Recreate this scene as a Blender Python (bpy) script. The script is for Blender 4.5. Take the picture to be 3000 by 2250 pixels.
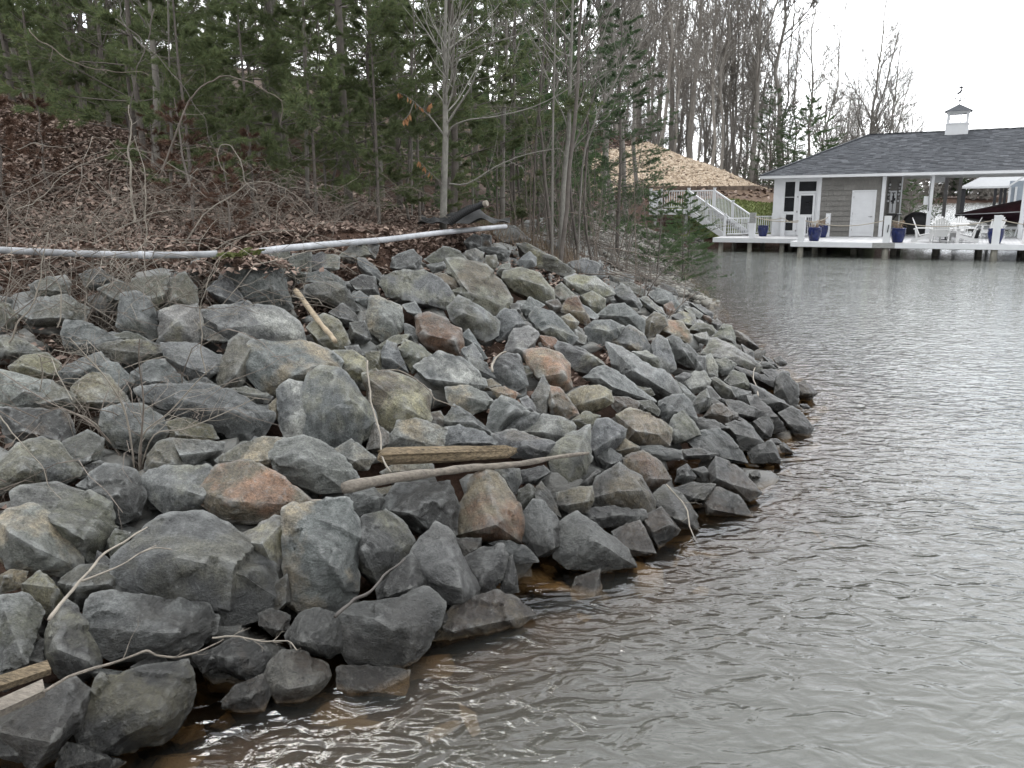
import bpy, bmesh, math, random
import numpy as np
from mathutils import Vector, Matrix, noise, Euler

SC = bpy.context.scene
COL = SC.collection
for _o in list(bpy.data.objects):
    bpy.data.objects.remove(_o)

# ------------------------------------------------------------------ camera
CAM_H = 2.5
PITCH = math.radians(12.9)
ROLL = 0.012
FPX = 803.0                                   # focal length in pixels of a 1024 wide frame
_F = np.array([0, math.cos(PITCH), -math.sin(PITCH)])
_R0 = np.array([1.0, 0, 0]); _U0 = np.cross(_R0, _F)
_R = _R0 * math.cos(ROLL) - _U0 * math.sin(ROLL)
_U = _U0 * math.cos(ROLL) + _R0 * math.sin(ROLL)
CPOS = np.array([0, 0, CAM_H])
cam = bpy.data.cameras.new('camera')
cam.sensor_width = 36.0
cam.lens = 36.0 * FPX / 1024.0
cam.clip_start = 0.05
cam.clip_end = 3000
camo = bpy.data.objects.new('camera', cam)
camo.matrix_world = Matrix(((_R[0], _U[0], -_F[0], 0), (_R[1], _U[1], -_F[1], 0), (_R[2], _U[2], -_F[2], CAM_H), (0, 0, 0, 1)))
COL.objects.link(camo)
SC.camera = camo
SC.view_settings.view_transform = 'Standard'
SC.view_settings.look = 'None'
SC.view_settings.gamma = 1.0
SC.view_settings.exposure = -0.12
SC.view_settings.use_curve_mapping = False

# ------------------------------------------------------------------ sky and sun (bright overcast, sun veiled behind the wood)
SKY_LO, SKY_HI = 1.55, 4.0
SUN_EL, SUN_AZ = math.radians(43), math.radians(-14)     # azimuth from +Y, negative = left
w = bpy.data.worlds.new('World'); SC.world = w; w.use_nodes = True
nt = w.node_tree; nt.nodes.clear()
out = nt.nodes.new('ShaderNodeOutputWorld'); bg = nt.nodes.new('ShaderNodeBackground')
sky = nt.nodes.new('ShaderNodeTexSky'); sky.sky_type = 'NISHITA'; sky.sun_disc = False
sky.sun_elevation = SUN_EL; sky.sun_rotation = SUN_AZ
sky.air_density = 1.0; sky.dust_density = 2.0; sky.ozone_density = 1.0
tc = nt.nodes.new('ShaderNodeTexCoord'); mp = nt.nodes.new('ShaderNodeMapping')
mp.inputs['Scale'].default_value = (1.6, 1.6, 4.0)
ns = nt.nodes.new('ShaderNodeTexNoise'); ns.inputs['Scale'].default_value = 1.7; ns.inputs['Detail'].default_value = 7; ns.inputs['Roughness'].default_value = 0.55
cr = nt.nodes.new('ShaderNodeValToRGB')
cr.color_ramp.elements[0].position = 0.30; cr.color_ramp.elements[0].color = (0.45, 0.45, 0.45, 1)
cr.color_ramp.elements[1].position = 0.46; cr.color_ramp.elements[1].color = (1, 1, 1, 1)
ns2 = nt.nodes.new('ShaderNodeTexNoise'); ns2.inputs['Scale'].default_value = 2.3; ns2.inputs['Detail'].default_value = 5
cr2 = nt.nodes.new('ShaderNodeValToRGB')
cr2.color_ramp.elements[0].position = 0.32; cr2.color_ramp.elements[0].color = (7.6, 7.9, 8.3, 1)
cr2.color_ramp.elements[1].position = 0.62; cr2.color_ramp.elements[1].color = (11.2, 11.3, 11.4, 1)
mx = nt.nodes.new('ShaderNodeMixRGB')
bg.inputs['Strength'].default_value = 0.1
L = nt.links.new
L(tc.outputs['Generated'], mp.inputs['Vector']); L(mp.outputs['Vector'], ns.inputs['Vector']); L(mp.outputs['Vector'], ns2.inputs['Vector'])
L(ns.outputs['Fac'], cr.inputs['Fac']); L(ns2.outputs['Fac'], cr2.inputs['Fac'])
L(cr.outputs['Color'], mx.inputs['Fac']); L(sky.outputs['Color'], mx.inputs['Color1']); L(cr2.outputs['Color'], mx.inputs['Color2'])
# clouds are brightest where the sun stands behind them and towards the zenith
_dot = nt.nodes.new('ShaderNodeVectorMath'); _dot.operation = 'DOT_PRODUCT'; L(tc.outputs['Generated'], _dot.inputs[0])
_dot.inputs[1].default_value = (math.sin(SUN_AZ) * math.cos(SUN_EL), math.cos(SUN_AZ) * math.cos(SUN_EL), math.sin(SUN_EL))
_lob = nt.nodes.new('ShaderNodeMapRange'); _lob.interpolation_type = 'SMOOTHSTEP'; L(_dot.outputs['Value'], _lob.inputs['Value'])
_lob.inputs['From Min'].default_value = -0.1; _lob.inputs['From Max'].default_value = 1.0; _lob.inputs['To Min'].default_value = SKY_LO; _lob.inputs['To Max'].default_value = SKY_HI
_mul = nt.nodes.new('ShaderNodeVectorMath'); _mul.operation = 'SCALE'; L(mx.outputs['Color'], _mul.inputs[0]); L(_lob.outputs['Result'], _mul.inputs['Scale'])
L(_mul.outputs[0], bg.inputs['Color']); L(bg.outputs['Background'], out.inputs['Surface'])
sl = bpy.data.lights.new('sun', 'SUN'); sl.energy = 1.3; sl.angle = math.radians(15); sl.color = (1.0, 0.965, 0.92)
so = bpy.data.objects.new('sun', sl); COL.objects.link(so)
_sd = Vector((math.sin(SUN_AZ) * math.cos(SUN_EL), math.cos(SUN_AZ) * math.cos(SUN_EL), math.sin(SUN_EL)))
so.rotation_euler = _sd.to_track_quat('Z', 'Y').to_euler(); so.location = (0, 0, 60)
SC.cycles.max_bounces = 6; SC.cycles.transparent_max_bounces = 16; SC.cycles.diffuse_bounces = 2
SC.cycles.use_adaptive_sampling = True; SC.cycles.adaptive_threshold = 0.03; SC.cycles.transmission_bounces = 2; SC.cycles.glossy_bounces = 4
SC.cycles.use_denoising = True

# ------------------------------------------------------------------ helpers
rnd = random.Random(7)
def ray(u, v):
    return _F + _R * (u - 512) / FPX - _U * (v - 384) / FPX
def at_z(u, v, z):
    d = ray(u, v); return CPOS + d * ((z - CAM_H) / d[2])
def at_y(u, v, y):
    d = ray(u, v); return CPOS + d * (y / d[1])
def project(p):
    q = np.asarray(p, float) - CPOS; z = q @ _F
    return 512 + FPX * (q @ _R) / z, 384 - FPX * (q @ _U) / z

def setp(o, label=None, cat=None, group=None, kind=None):
    if label: o['label'] = label
    if cat: o['category'] = cat
    if group: o['group'] = group
    if kind: o['kind'] = kind
    return o
def empty(name, loc=(0, 0, 0), label=None, cat=None, group=None, rz=0.0):
    o = bpy.data.objects.new(name, None); o.empty_display_size = 0.2
    o.location = loc; o.rotation_euler = (0, 0, rz); COL.objects.link(o)
    return setp(o, label, cat, group)
def link_mesh(name, me, mat=None, parent=None, loc=(0, 0, 0)):
    o = bpy.data.objects.new(name, me)
    if mat is not None and not me.materials: me.materials.append(mat)
    COL.objects.link(o); o.location = loc
    if parent is not None: o.parent = parent
    return o
def mesh_np(name, verts, faces, smooth=False):
    """verts (n,3), faces (m,k) arrays with a constant k"""
    me = bpy.data.meshes.new(name)
    verts = np.asarray(verts, np.float32); faces = np.asarray(faces, np.int32)
    m, k = faces.shape
    me.vertices.add(len(verts)); me.vertices.foreach_set('co', verts.ravel())
    me.loops.add(m * k); me.loops.foreach_set('vertex_index', faces.ravel())
    me.polygons.add(m); me.polygons.foreach_set('loop_start', np.arange(0, m * k, k, dtype=np.int32))
    me.polygons.foreach_set('loop_total', np.full(m, k, np.int32))
    if smooth: me.polygons.foreach_set('use_smooth', np.ones(m, bool))
    me.update(calc_edges=True)
    return me
def copy_tree(o, parent=None):
    c = o.copy(); COL.objects.link(c); c.parent = parent
    for ch in o.children: copy_tree(ch, c)
    return c

class MB:
    """collects simple solids, links them as one mesh"""
    def __init__(s): s.v = []; s.f = []; s.smooth = False
    def add(s, vs, fs):
        n = len(s.v); s.v.extend([tuple(x) for x in vs]); s.f.extend([tuple(i + n for i in f) for f in fs]); return s
    def box(s, x0, x1, y0, y1, z0, z1):
        return s.add([(x0, y0, z0), (x1, y0, z0), (x1, y1, z0), (x0, y1, z0), (x0, y0, z1), (x1, y0, z1), (x1, y1, z1), (x0, y1, z1)],
                     [(0, 3, 2, 1), (4, 5, 6, 7), (0, 1, 5, 4), (1, 2, 6, 5), (2, 3, 7, 6), (3, 0, 4, 7)])
    def obox(s, c, half, mat3):
        """oriented box, mat3 columns are its axes"""
        c = Vector(c); vs = []
        for sx, sy, sz in ((-1, -1, -1), (1, -1, -1), (1, 1, -1), (-1, 1, -1), (-1, -1, 1), (1, -1, 1), (1, 1, 1), (-1, 1, 1)):
            vs.append(c + mat3 @ Vector((sx * half[0], sy * half[1], sz * half[2])))
        return s.add(vs, [(0, 3, 2, 1), (4, 5, 6, 7), (0, 1, 5, 4), (1, 2, 6, 5), (2, 3, 7, 6), (3, 0, 4, 7)])
    def beam(s, p0, p1, w, h, up=(0, 0, 1)):
        p0 = Vector(p0); p1 = Vector(p1); d = (p1 - p0); l = d.length; d.normalize()
        u = Vector(up); x = d.cross(u)
        if x.length < 1e-4: x = d.cross(Vector((1, 0, 0)))
        x.normalize(); u = x.cross(d)
        m = Matrix((d, x, u)).transposed()
        return s.obox((p0 + p1) / 2, (l / 2, w / 2, h / 2), m)
    def prism(s, poly, z0, z1):
        n = len(poly)
        vs = [(p[0], p[1], z0) for p in poly] + [(p[0], p[1], z1) for p in poly]
        fs = [tuple(range(n - 1, -1, -1)), tuple(range(n, 2 * n))] + [(i, (i + 1) % n, n + (i + 1) % n, n + i) for i in range(n)]
        return s.add(vs, fs)
    def tube(s, pts, rad, k=6, cap=True):
        pts = [Vector(p) for p in pts]; n = len(pts)
        if not hasattr(rad, '__len__'): rad = [rad] * n
        prev = None; vs = []
        for i, p in enumerate(pts):
            t = (pts[min(i + 1, n - 1)] - pts[max(i - 1, 0)])
            if t.length < 1e-9: t = Vector((0, 0, 1))
            t.normalize()
            if prev is None:
                x = t.cross(Vector((0.31, 0.17, 0.93)))
                if x.length < 1e-3: x = t.cross(Vector((1, 0, 0)))
            else:
                x = prev - t * prev.dot(t)
                if x.length < 1e-5: x = t.cross(Vector((0.3, 0.9, 0.2)))
            x.normalize(); prev = x; y = t.cross(x)
            for j in range(k):
                a = 2 * math.pi * j / k
                vs.append(p + (x * math.cos(a) + y * math.sin(a)) * rad[i])
        fs = [(i * k + j, i * k + (j + 1) % k, (i + 1) * k + (j + 1) % k, (i + 1) * k + j) for i in range(n - 1) for j in range(k)]
        if cap and k > 2: fs += [tuple(range(k - 1, -1, -1)), tuple(range((n - 1) * k, n * k))]
        return s.add(vs, fs)
    def lathe(s, prof, k=20, c=(0, 0, 0)):
        n = len(prof); vs = []
        for r, z in prof:
            for j in range(k):
                a = 2 * math.pi * j / k
                vs.append((c[0] + r * math.cos(a), c[1] + r * math.sin(a), c[2] + z))
        fs = [(i * k + j, i * k + (j + 1) % k, (i + 1) * k + (j + 1) % k, (i + 1) * k + j) for i in range(n - 1) for j in range(k)]
        fs += [tuple(range(k - 1, -1, -1)), tuple(range((n - 1) * k, n * k))]
        return s.add(vs, fs)
    def mesh(s, name):
        me = bpy.data.meshes.new(name); me.from_pydata(s.v, [], s.f)
        if s.smooth: me.polygons.foreach_set('use_smooth', np.ones(len(me.polygons), bool))
        me.update(); return me
    def build(s, name, mat, parent=None, loc=(0, 0, 0)):
        return link_mesh(name, s.mesh(name), mat, parent, loc)

# ------------------------------------------------------------------ materials
def new_mat(name):
    m = bpy.data.materials.new(name); m.use_nodes = True
    t = m.node_tree; b = t.nodes['Principled BSDF']
    return m, t, b
def nd(t, typ, **kw):
    n = t.nodes.new(typ)
    for k, v in kw.items():
        if k in n.inputs: n.inputs[k].default_value = v
        else: setattr(n, k, v)
    return n
def ramp(t, p0, c0, p1, c1):
    r = t.nodes.new('ShaderNodeValToRGB'); e = r.color_ramp.elements
    e[0].position = p0; e[0].color = (*c0, 1) if len(c0) == 3 else c0
    e[1].position = p1; e[1].color = (*c1, 1) if len(c1) == 3 else c1
    return r
def simple_mat(name, col, rough=0.6, var=0.25, scale=8.0, bump=0.0, bscale=40.0, metal=0.0, stretch=(1, 1, 1), spec=0.5, coord='Object', objvar=0.0):
    """colour with noise wear and a fine bump"""
    m, t, b = new_mat(name)
    tc = nd(t, 'ShaderNodeTexCoord'); mpn = nd(t, 'ShaderNodeMapping'); mpn.inputs['Scale'].default_value = stretch
    t.links.new(tc.outputs[coord], mpn.inputs['Vector'])
    n = nd(t, 'ShaderNodeTexNoise', Scale=scale, Detail=6.0, Roughness=0.62)
    t.links.new(mpn.outputs['Vector'], n.inputs['Vector'])
    r = ramp(t, 0.3, tuple(c * (1 - var) for c in col), 0.7, tuple(min(1, c * (1 + var)) for c in col))
    t.links.new(n.outputs['Fac'], r.inputs['Fac'])
    src = r.outputs['Color']
    if objvar:
        oi = nd(t, 'ShaderNodeObjectInfo'); hs = nd(t, 'ShaderNodeHueSaturation')
        mr = nd(t, 'ShaderNodeMapRange'); mr.inputs['To Min'].default_value = 1 - objvar; mr.inputs['To Max'].default_value = 1 + objvar
        t.links.new(oi.outputs['Random'], mr.inputs['Value']); t.links.new(mr.outputs['Result'], hs.inputs['Value'])
        t.links.new(src, hs.inputs['Color']); src = hs.outputs['Color']
    t.links.new(src, b.inputs['Base Color'])
    b.inputs['Roughness'].default_value = rough; b.inputs['Metallic'].default_value = metal
    b.inputs['Specular IOR Level'].default_value = spec
    if bump:
        n2 = nd(t, 'ShaderNodeTexNoise', Scale=bscale, Detail=5.0, Roughness=0.65)
        t.links.new(mpn.outputs['Vector'], n2.inputs['Vector'])
        bm_ = nd(t, 'ShaderNodeBump', Strength=bump, Distance=0.02)
        t.links.new(n2.outputs['Fac'], bm_.inputs['Height']); t.links.new(bm_.outputs['Normal'], b.inputs['Normal'])
    return m

def rock_material():
    m, t, b = new_mat('riprap_rock'); lk = t.links.new
    tc = nd(t, 'ShaderNodeTexCoord'); oi = nd(t, 'ShaderNodeObjectInfo'); geo = nd(t, 'ShaderNodeNewGeometry')
    st = nd(t, 'ShaderNodeAttribute', attribute_type='OBJECT', attribute_name='stain')
    off = nd(t, 'ShaderNodeVectorMath', operation='SCALE'); lk(oi.outputs['Location'], off.inputs[0]); off.inputs['Scale'].default_value = 3.7
    co = nd(t, 'ShaderNodeVectorMath', operation='ADD'); lk(tc.outputs['Object'], co.inputs[0]); lk(off.outputs[0], co.inputs[1])
    mpn = nd(t, 'ShaderNodeMapping'); mpn.inputs['Scale'].default_value = (1.0, 1.0, 2.4); lk(co.outputs[0], mpn.inputs['Vector'])
    big = nd(t, 'ShaderNodeTexNoise', Scale=2.6, Detail=5.0, Roughness=0.6); lk(co.outputs[0], big.inputs['Vector'])
    strat = nd(t, 'ShaderNodeTexNoise', Scale=5.5, Detail=8.0, Roughness=0.7); lk(mpn.outputs['Vector'], strat.inputs['Vector'])
    fine = nd(t, 'ShaderNodeTexNoise', Scale=70.0, Detail=4.0, Roughness=0.75); lk(co.outputs[0], fine.inputs['Vector'])
    # tone: base x (strata variation) x (grain)
    r1 = ramp(t, 0.30, (0.62, 0.62, 0.62), 0.70, (1.42, 1.42, 1.38)); lk(strat.outputs['Fac'], r1.inputs['Fac'])
    r2 = ramp(t, 0.34, (0.50, 0.50, 0.50), 0.66, (1.5, 1.5, 1.5)); lk(fine.outputs['Fac'], r2.inputs['Fac'])
    smask = ramp(t, 0.47, (0, 0, 0), 0.60, (1, 1, 1)); lk(big.outputs['Fac'], smask.inputs['Fac'])
    sm2 = nd(t, 'ShaderNodeMath', operation='MULTIPLY'); lk(smask.outputs['Color'], sm2.inputs[0]); lk(st.outputs['Alpha'], sm2.inputs[1])
    mixs = nd(t, 'ShaderNodeMixRGB'); lk(sm2.outputs[0], mixs.inputs['Fac']); lk(oi.outputs['Color'], mixs.inputs['Color1']); lk(st.outputs['Color'], mixs.inputs['Color2'])
    m1 = nd(t, 'ShaderNodeMixRGB', blend_type='MULTIPLY'); m1.inputs['Fac'].default_value = 1; lk(mixs.outputs[0], m1.inputs['Color1']); lk(r1.outputs[0], m1.inputs['Color2'])
    m2 = nd(t, 'ShaderNodeMixRGB', blend_type='MULTIPLY'); m2.inputs['Fac'].default_value = 1; lk(m1.outputs[0], m2.inputs['Color1']); lk(r2.outputs[0], m2.inputs['Color2'])
    blot = nd(t, 'ShaderNodeTexNoise', Scale=8.0, Detail=7.0, Roughness=0.72, Distortion=0.6); lk(co.outputs[0], blot.inputs['Vector'])
    rb = ramp(t, 0.36, (0.52, 0.52, 0.51), 0.62, (1.35, 1.34, 1.30)); lk(blot.outputs['Fac'], rb.inputs['Fac'])
    m2b = nd(t, 'ShaderNodeMixRGB', blend_type='MULTIPLY'); m2b.inputs['Fac'].default_value = 0.8; lk(m2.outputs[0], m2b.inputs['Color1']); lk(rb.outputs[0], m2b.inputs['Color2']); m2 = m2b
    # pale lichen and worn mineral flecks
    lic = nd(t, 'ShaderNodeTexNoise', Scale=17.0, Detail=6.0, Roughness=0.8); lk(co.outputs[0], lic.inputs['Vector'])
    lr = ramp(t, 0.56, (0, 0, 0), 0.70, (0.6, 0.6, 0.6)); lk(lic.outputs['Fac'], lr.inputs['Fac'])
    m3 = nd(t, 'ShaderNodeMixRGB'); lk(lr.outputs[0], m3.inputs['Fac']); lk(m2.outputs[0], m3.inputs['Color1']); m3.inputs['Color2'].default_value = (0.26, 0.27, 0.26, 1)
    # edge highlights painted into the colour: convex edges a little paler
    pr = ramp(t, 0.51, (0, 0, 0), 0.58, (0.6, 0.6, 0.6)); lk(geo.outputs['Pointiness'], pr.inputs['Fac'])
    m4 = nd(t, 'ShaderNodeMixRGB'); lk(pr.outputs[0], m4.inputs['Fac']); lk(m3.outputs[0], m4.inputs['Color1']); m4.inputs['Color2'].default_value = (0.33, 0.34, 0.33, 1)
    # splash zone: damp dark film above the waterline, brown silt below it
    sep = nd(t, 'ShaderNodeSeparateXYZ'); lk(geo.outputs['Position'], sep.inputs[0])
    wn = nd(t, 'ShaderNodeMath', operation='MULTIPLY_ADD'); lk(big.outputs['Fac'], wn.inputs[0]); wn.inputs[1].default_value = -0.5; lk(sep.outputs['Z'], wn.inputs[2])
    wet = nd(t, 'ShaderNodeMapRange'); lk(wn.outputs[0], wet.inputs['Value'])
    wet.inputs['From Min'].default_value = -0.16; wet.inputs['From Max'].default_value = 0.42; wet.inputs['To Min'].default_value = 1; wet.inputs['To Max'].default_value = 0
    damp = nd(t, 'ShaderNodeMixRGB', blend_type='MULTIPLY'); lk(wet.outputs[0], damp.inputs['Fac']); lk(m4.outputs[0], damp.inputs['Color1']); damp.inputs['Color2'].default_value = (0.30, 0.285, 0.265, 1)
    sub = nd(t, 'ShaderNodeMapRange'); lk(sep.outputs['Z'], sub.inputs['Value'])
    sub.inputs['From Min'].default_value = -0.03; sub.inputs['From Max'].default_value = 0.03; sub.inputs['To Min'].default_value = 0.85; sub.inputs['To Max'].default_value = 0
    silt = nd(t, 'ShaderNodeMixRGB'); lk(sub.outputs[0], silt.inputs['Fac']); lk(damp.outputs[0], silt.inputs['Color1']); silt.inputs['Color2'].default_value = (0.185, 0.13, 0.075, 1)
    lk(silt.outputs[0], b.inputs['Base Color'])
    rr = nd(t, 'ShaderNodeMapRange'); lk(wet.outputs[0], rr.inputs['Value']); rr.inputs['To Min'].default_value = 0.54; rr.inputs['To Max'].default_value = 0.26
    lk(rr.outputs[0], b.inputs['Roughness']); b.inputs['Specular IOR Level'].default_value = 0.55
    rid = nd(t, 'ShaderNodeTexNoise', Scale=3.2, Detail=6.0, Roughness=0.55, noise_type='RIDGED_MULTIFRACTAL'); lk(mpn.outputs['Vector'], rid.inputs['Vector'])
    b0 = nd(t, 'ShaderNodeMath', operation='MULTIPLY_ADD'); lk(rid.outputs['Fac'], b0.inputs[0]); b0.inputs[1].default_value = 0.30; lk(strat.outputs['Fac'], b0.inputs[2])
    bb = nd(t, 'ShaderNodeMath', operation='MULTIPLY_ADD'); lk(fine.outputs['Fac'], bb.inputs[0]); bb.inputs[1].default_value = 0.32; lk(b0.outputs[0], bb.inputs[2])
    bu = nd(t, 'ShaderNodeBump', Strength=1.0, Distance=0.045); lk(bb.outputs[0], bu.inputs['Height']); lk(bu.outputs['Normal'], b.inputs['Normal'])
    return m
M = {}
M['rock'] = rock_material()
# ------------------------------------------------------------------ the lie of the land
SHORE = np.array([(-30, -24), (-12, -9.0), (-4.6, 0.2), (-2.6, 2.5), (-1.83, 3.18), (-1.33, 3.69), (-0.97, 3.8), (-0.44, 4.25), (0.4, 5.0), (0.84, 5.2),
                  (1.43, 5.92), (1.94, 6.2), (2.6, 7.37), (3.33, 8.64), (4.0, 10.2), (4.25, 11.9), (4.37, 13.95), (4.5, 16.8), (4.8, 20.9), (5.4, 26),
                  (6.0, 31.6), (6.6, 36), (7.2, 39.5), (9.0, 41.8), (11, 41.6), (14, 41.6), (18, 43), (22, 46), (25, 52), (28, 68), (32, 110), (38, 170), (48, 235), (70, 300), (200, 420)], float)
LANDPOLY = np.vstack([SHORE, [(200, 900), (-900, 900), (-900, -24)]])
def signed_dist(x, y):
    """distance from the waterline, positive inland (arrays)"""
    x = np.asarray(x, float); y = np.asarray(y, float)
    best = np.full(x.shape, 1e9)
    for a, b in zip(SHORE[:-1], SHORE[1:]):
        e = b - a; l2 = e @ e
        t = np.clip(((x - a[0]) * e[0] + (y - a[1]) * e[1]) / l2, 0, 1)
        best = np.minimum(best, np.hypot(x - a[0] - t * e[0], y - a[1] - t * e[1]))
    ins = np.zeros(x.shape, bool)
    q = LANDPOLY; n = len(q)
    for i in range(n):
        x1, y1 = q[i]; x2, y2 = q[(i + 1) % n]
        if y1 == y2: continue
        c = ((y1 > y) != (y2 > y)) & (x < (x2 - x1) * (y - y1) / (y2 - y1) + x1)
        ins ^= c
    return np.where(ins, best, -best)
def sstep(a, b, x):
    t = np.clip((x - a) / (b - a), 0, 1); return t * t * (3 - 2 * t)
def bank_z(x, y):
    """surface of the stone layer / forest floor / lake bed"""
    x = np.asarray(x, float); y = np.asarray(y, float)
    d = signed_dist(x, y)
    z = np.where(d < 0, np.maximum(d * 0.42, -2.2), np.minimum(d, 4.75) * 0.43)
    far = sstep(33, 40, y)
    near_h = 0.05 * np.clip(d - 4.75, 0, 1.6) + 0.31 * np.clip(d - 6.35, 0, 30) + 0.04 * np.clip(d - 36.35, 0, 400)
    g = 1 - 0.60 * sstep(19, 40, x)
    far_h = (0.27 * np.clip(d - 4.75, 0, 3.4) + 0.40 * np.clip(d - 8.15, 0, 16) + 0.20 * np.clip(d - 24.15, 0, 60)) * g
    damp_ = 1 - 0.9 * sstep(16, 30, y) * (1 - far)       # the near hill dips behind the point
    z = z + np.where(d > 0, near_h * damp_ * (1 - far) + far_h * far, 0)
    z = z + np.where(d > 5, 0.10 * np.sin(x * 0.9 + 0.4 * y) * np.sin(0.7 * y - 0.3 * x), 0)
    # opposite shore
    s = y - 268 + 0.05 * x
    z = np.where((d < 0) & (s > -6), np.minimum(np.minimum(s * 0.25, 1.2 + s * 0.02), 3), z)
    return z
def ground_z(x, y):
    x = np.asarray(x, float); y = np.asarray(y, float)
    d = signed_dist(x, y)
    return bank_z(x, y) - 0.40 * sstep(-0.3, 0.4, d) * (1 - sstep(4.4, 5.0, d)) * (1 - sstep(30, 34, y))
def gz(x, y): return float(ground_z(np.array([x]), np.array([y]))[0])
def on_bank(u, v, pull=0.0, lift=0.0):
    """where the sight line through a frame point meets the bank"""
    d = ray(u, v); ts = np.concatenate([np.arange(2.0, 14, 0.04), np.arange(14, 95, 0.2)])
    p = CPOS[None] + d[None] * ts[:, None]
    h = p[:, 2] - bank_z(p[:, 0], p[:, 1]) - lift
    i = np.argmax(h < 0)
    if not (h < 0).any(): return CPOS + d * (999.0 / d[1])
    if i > 0:
        k = h[i - 1] / (h[i - 1] - h[i] + 1e-9); t = ts[i - 1] + k * (ts[i] - ts[i - 1])
    else: t = ts[0]
    return CPOS + d * (t - pull)

def graded(parts):
    return np.unique(np.concatenate([np.arange(a, b, s) for a, b, s in parts]).round(4))
gx = graded([(-700, -60, 40), (-60, -24, 3), (-24, -9, 0.6), (-9, 8, 0.22), (8, 28, 0.6), (28, 60, 3), (60, 720, 40)])
gy = graded([(-40, 0, 4), (0, 18, 0.22), (18, 60, 0.6), (60, 100, 3), (100, 240, 14), (240, 330, 6), (330, 900, 50)])
GX, GY = np.meshgrid(gx, gy)
GZ = ground_z(GX, GY)
_nz = np.array([noise.noise(Vector((a * 1.3, b * 1.3, 0))) for a, b in zip(GX.ravel(), GY.ravel())]).reshape(GX.shape)
GZ = GZ + 0.06 * _nz
def grid_mesh(name, X, Y, Z, smooth=True):
    ny, nx = X.shape
    v = np.stack([X.ravel(), Y.ravel(), Z.ravel()], 1)
    i = np.arange((ny - 1) * (nx - 1)); r = i // (nx - 1); c = i % (nx - 1); a = r * nx + c
    return mesh_np(name, v, np.stack([a, a + 1, a + nx + 1, a + nx], 1), smooth)
def ground_material():
    m, t, b = new_mat('forest_floor'); lk = t.links.new
    geo = nd(t, 'ShaderNodeNewGeometry'); sep = nd(t, 'ShaderNodeSeparateXYZ'); lk(geo.outputs['Position'], sep.inputs[0])
    n1 = nd(t, 'ShaderNodeTexNoise', Scale=1.1, Detail=8.0, Roughness=0.7); n2 = nd(t, 'ShaderNodeTexNoise', Scale=14.0, Detail=7.0, Roughness=0.75)
    lk(geo.outputs['Position'], n1.inputs['Vector']); lk(geo.outputs['Position'], n2.inputs['Vector'])
    r1 = ramp(t, 0.3, (0.032, 0.022, 0.018), 0.7, (0.10, 0.066, 0.05)); lk(n2.outputs['Fac'], r1.inputs['Fac'])
    r2 = ramp(t, 0.35, (0.75, 0.75, 0.75), 0.7, (1.35, 1.2, 1.1)); lk(n1.outputs['Fac'], r2.inputs['Fac'])
    mm = nd(t, 'ShaderNodeMixRGB', blend_type='MULTIPLY'); mm.inputs['Fac'].default_value = 1; lk(r1.outputs[0], mm.inputs['Color1']); lk(r2.outputs[0], mm.inputs['Color2'])
    mr = nd(t, 'ShaderNodeMapRange'); lk(sep.outputs['Z'], mr.inputs['Value']); mr.inputs['From Min'].default_value = -0.25; mr.inputs['From Max'].default_value = 0.0
    mr.inputs['To Min'].default_value = 1; mr.inputs['To Max'].default_value = 0
    mud = nd(t, 'ShaderNodeMixRGB'); lk(mr.outputs[0], mud.inputs['Fac']); lk(mm.outputs[0], mud.inputs['Color1']); mud.inputs['Color2'].default_value = (0.045, 0.032, 0.018, 1)
    lk(mud.outputs[0], b.inputs['Base Color']); b.inputs['Roughness'].default_value = 0.95; b.inputs['Specular IOR Level'].default_value = 0.15
    bu = nd(t, 'ShaderNodeBump', Strength=0.8, Distance=0.05); lk(n2.outputs['Fac'], bu.inputs['Height']); lk(bu.outputs['Normal'], b.inputs['Normal'])
    return m
M['ground'] = ground_material()
setp(link_mesh('ground', grid_mesh('ground', GX, GY, GZ), M['ground']), 'leaf-strewn forest floor and lake bed', kind='structure')

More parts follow.
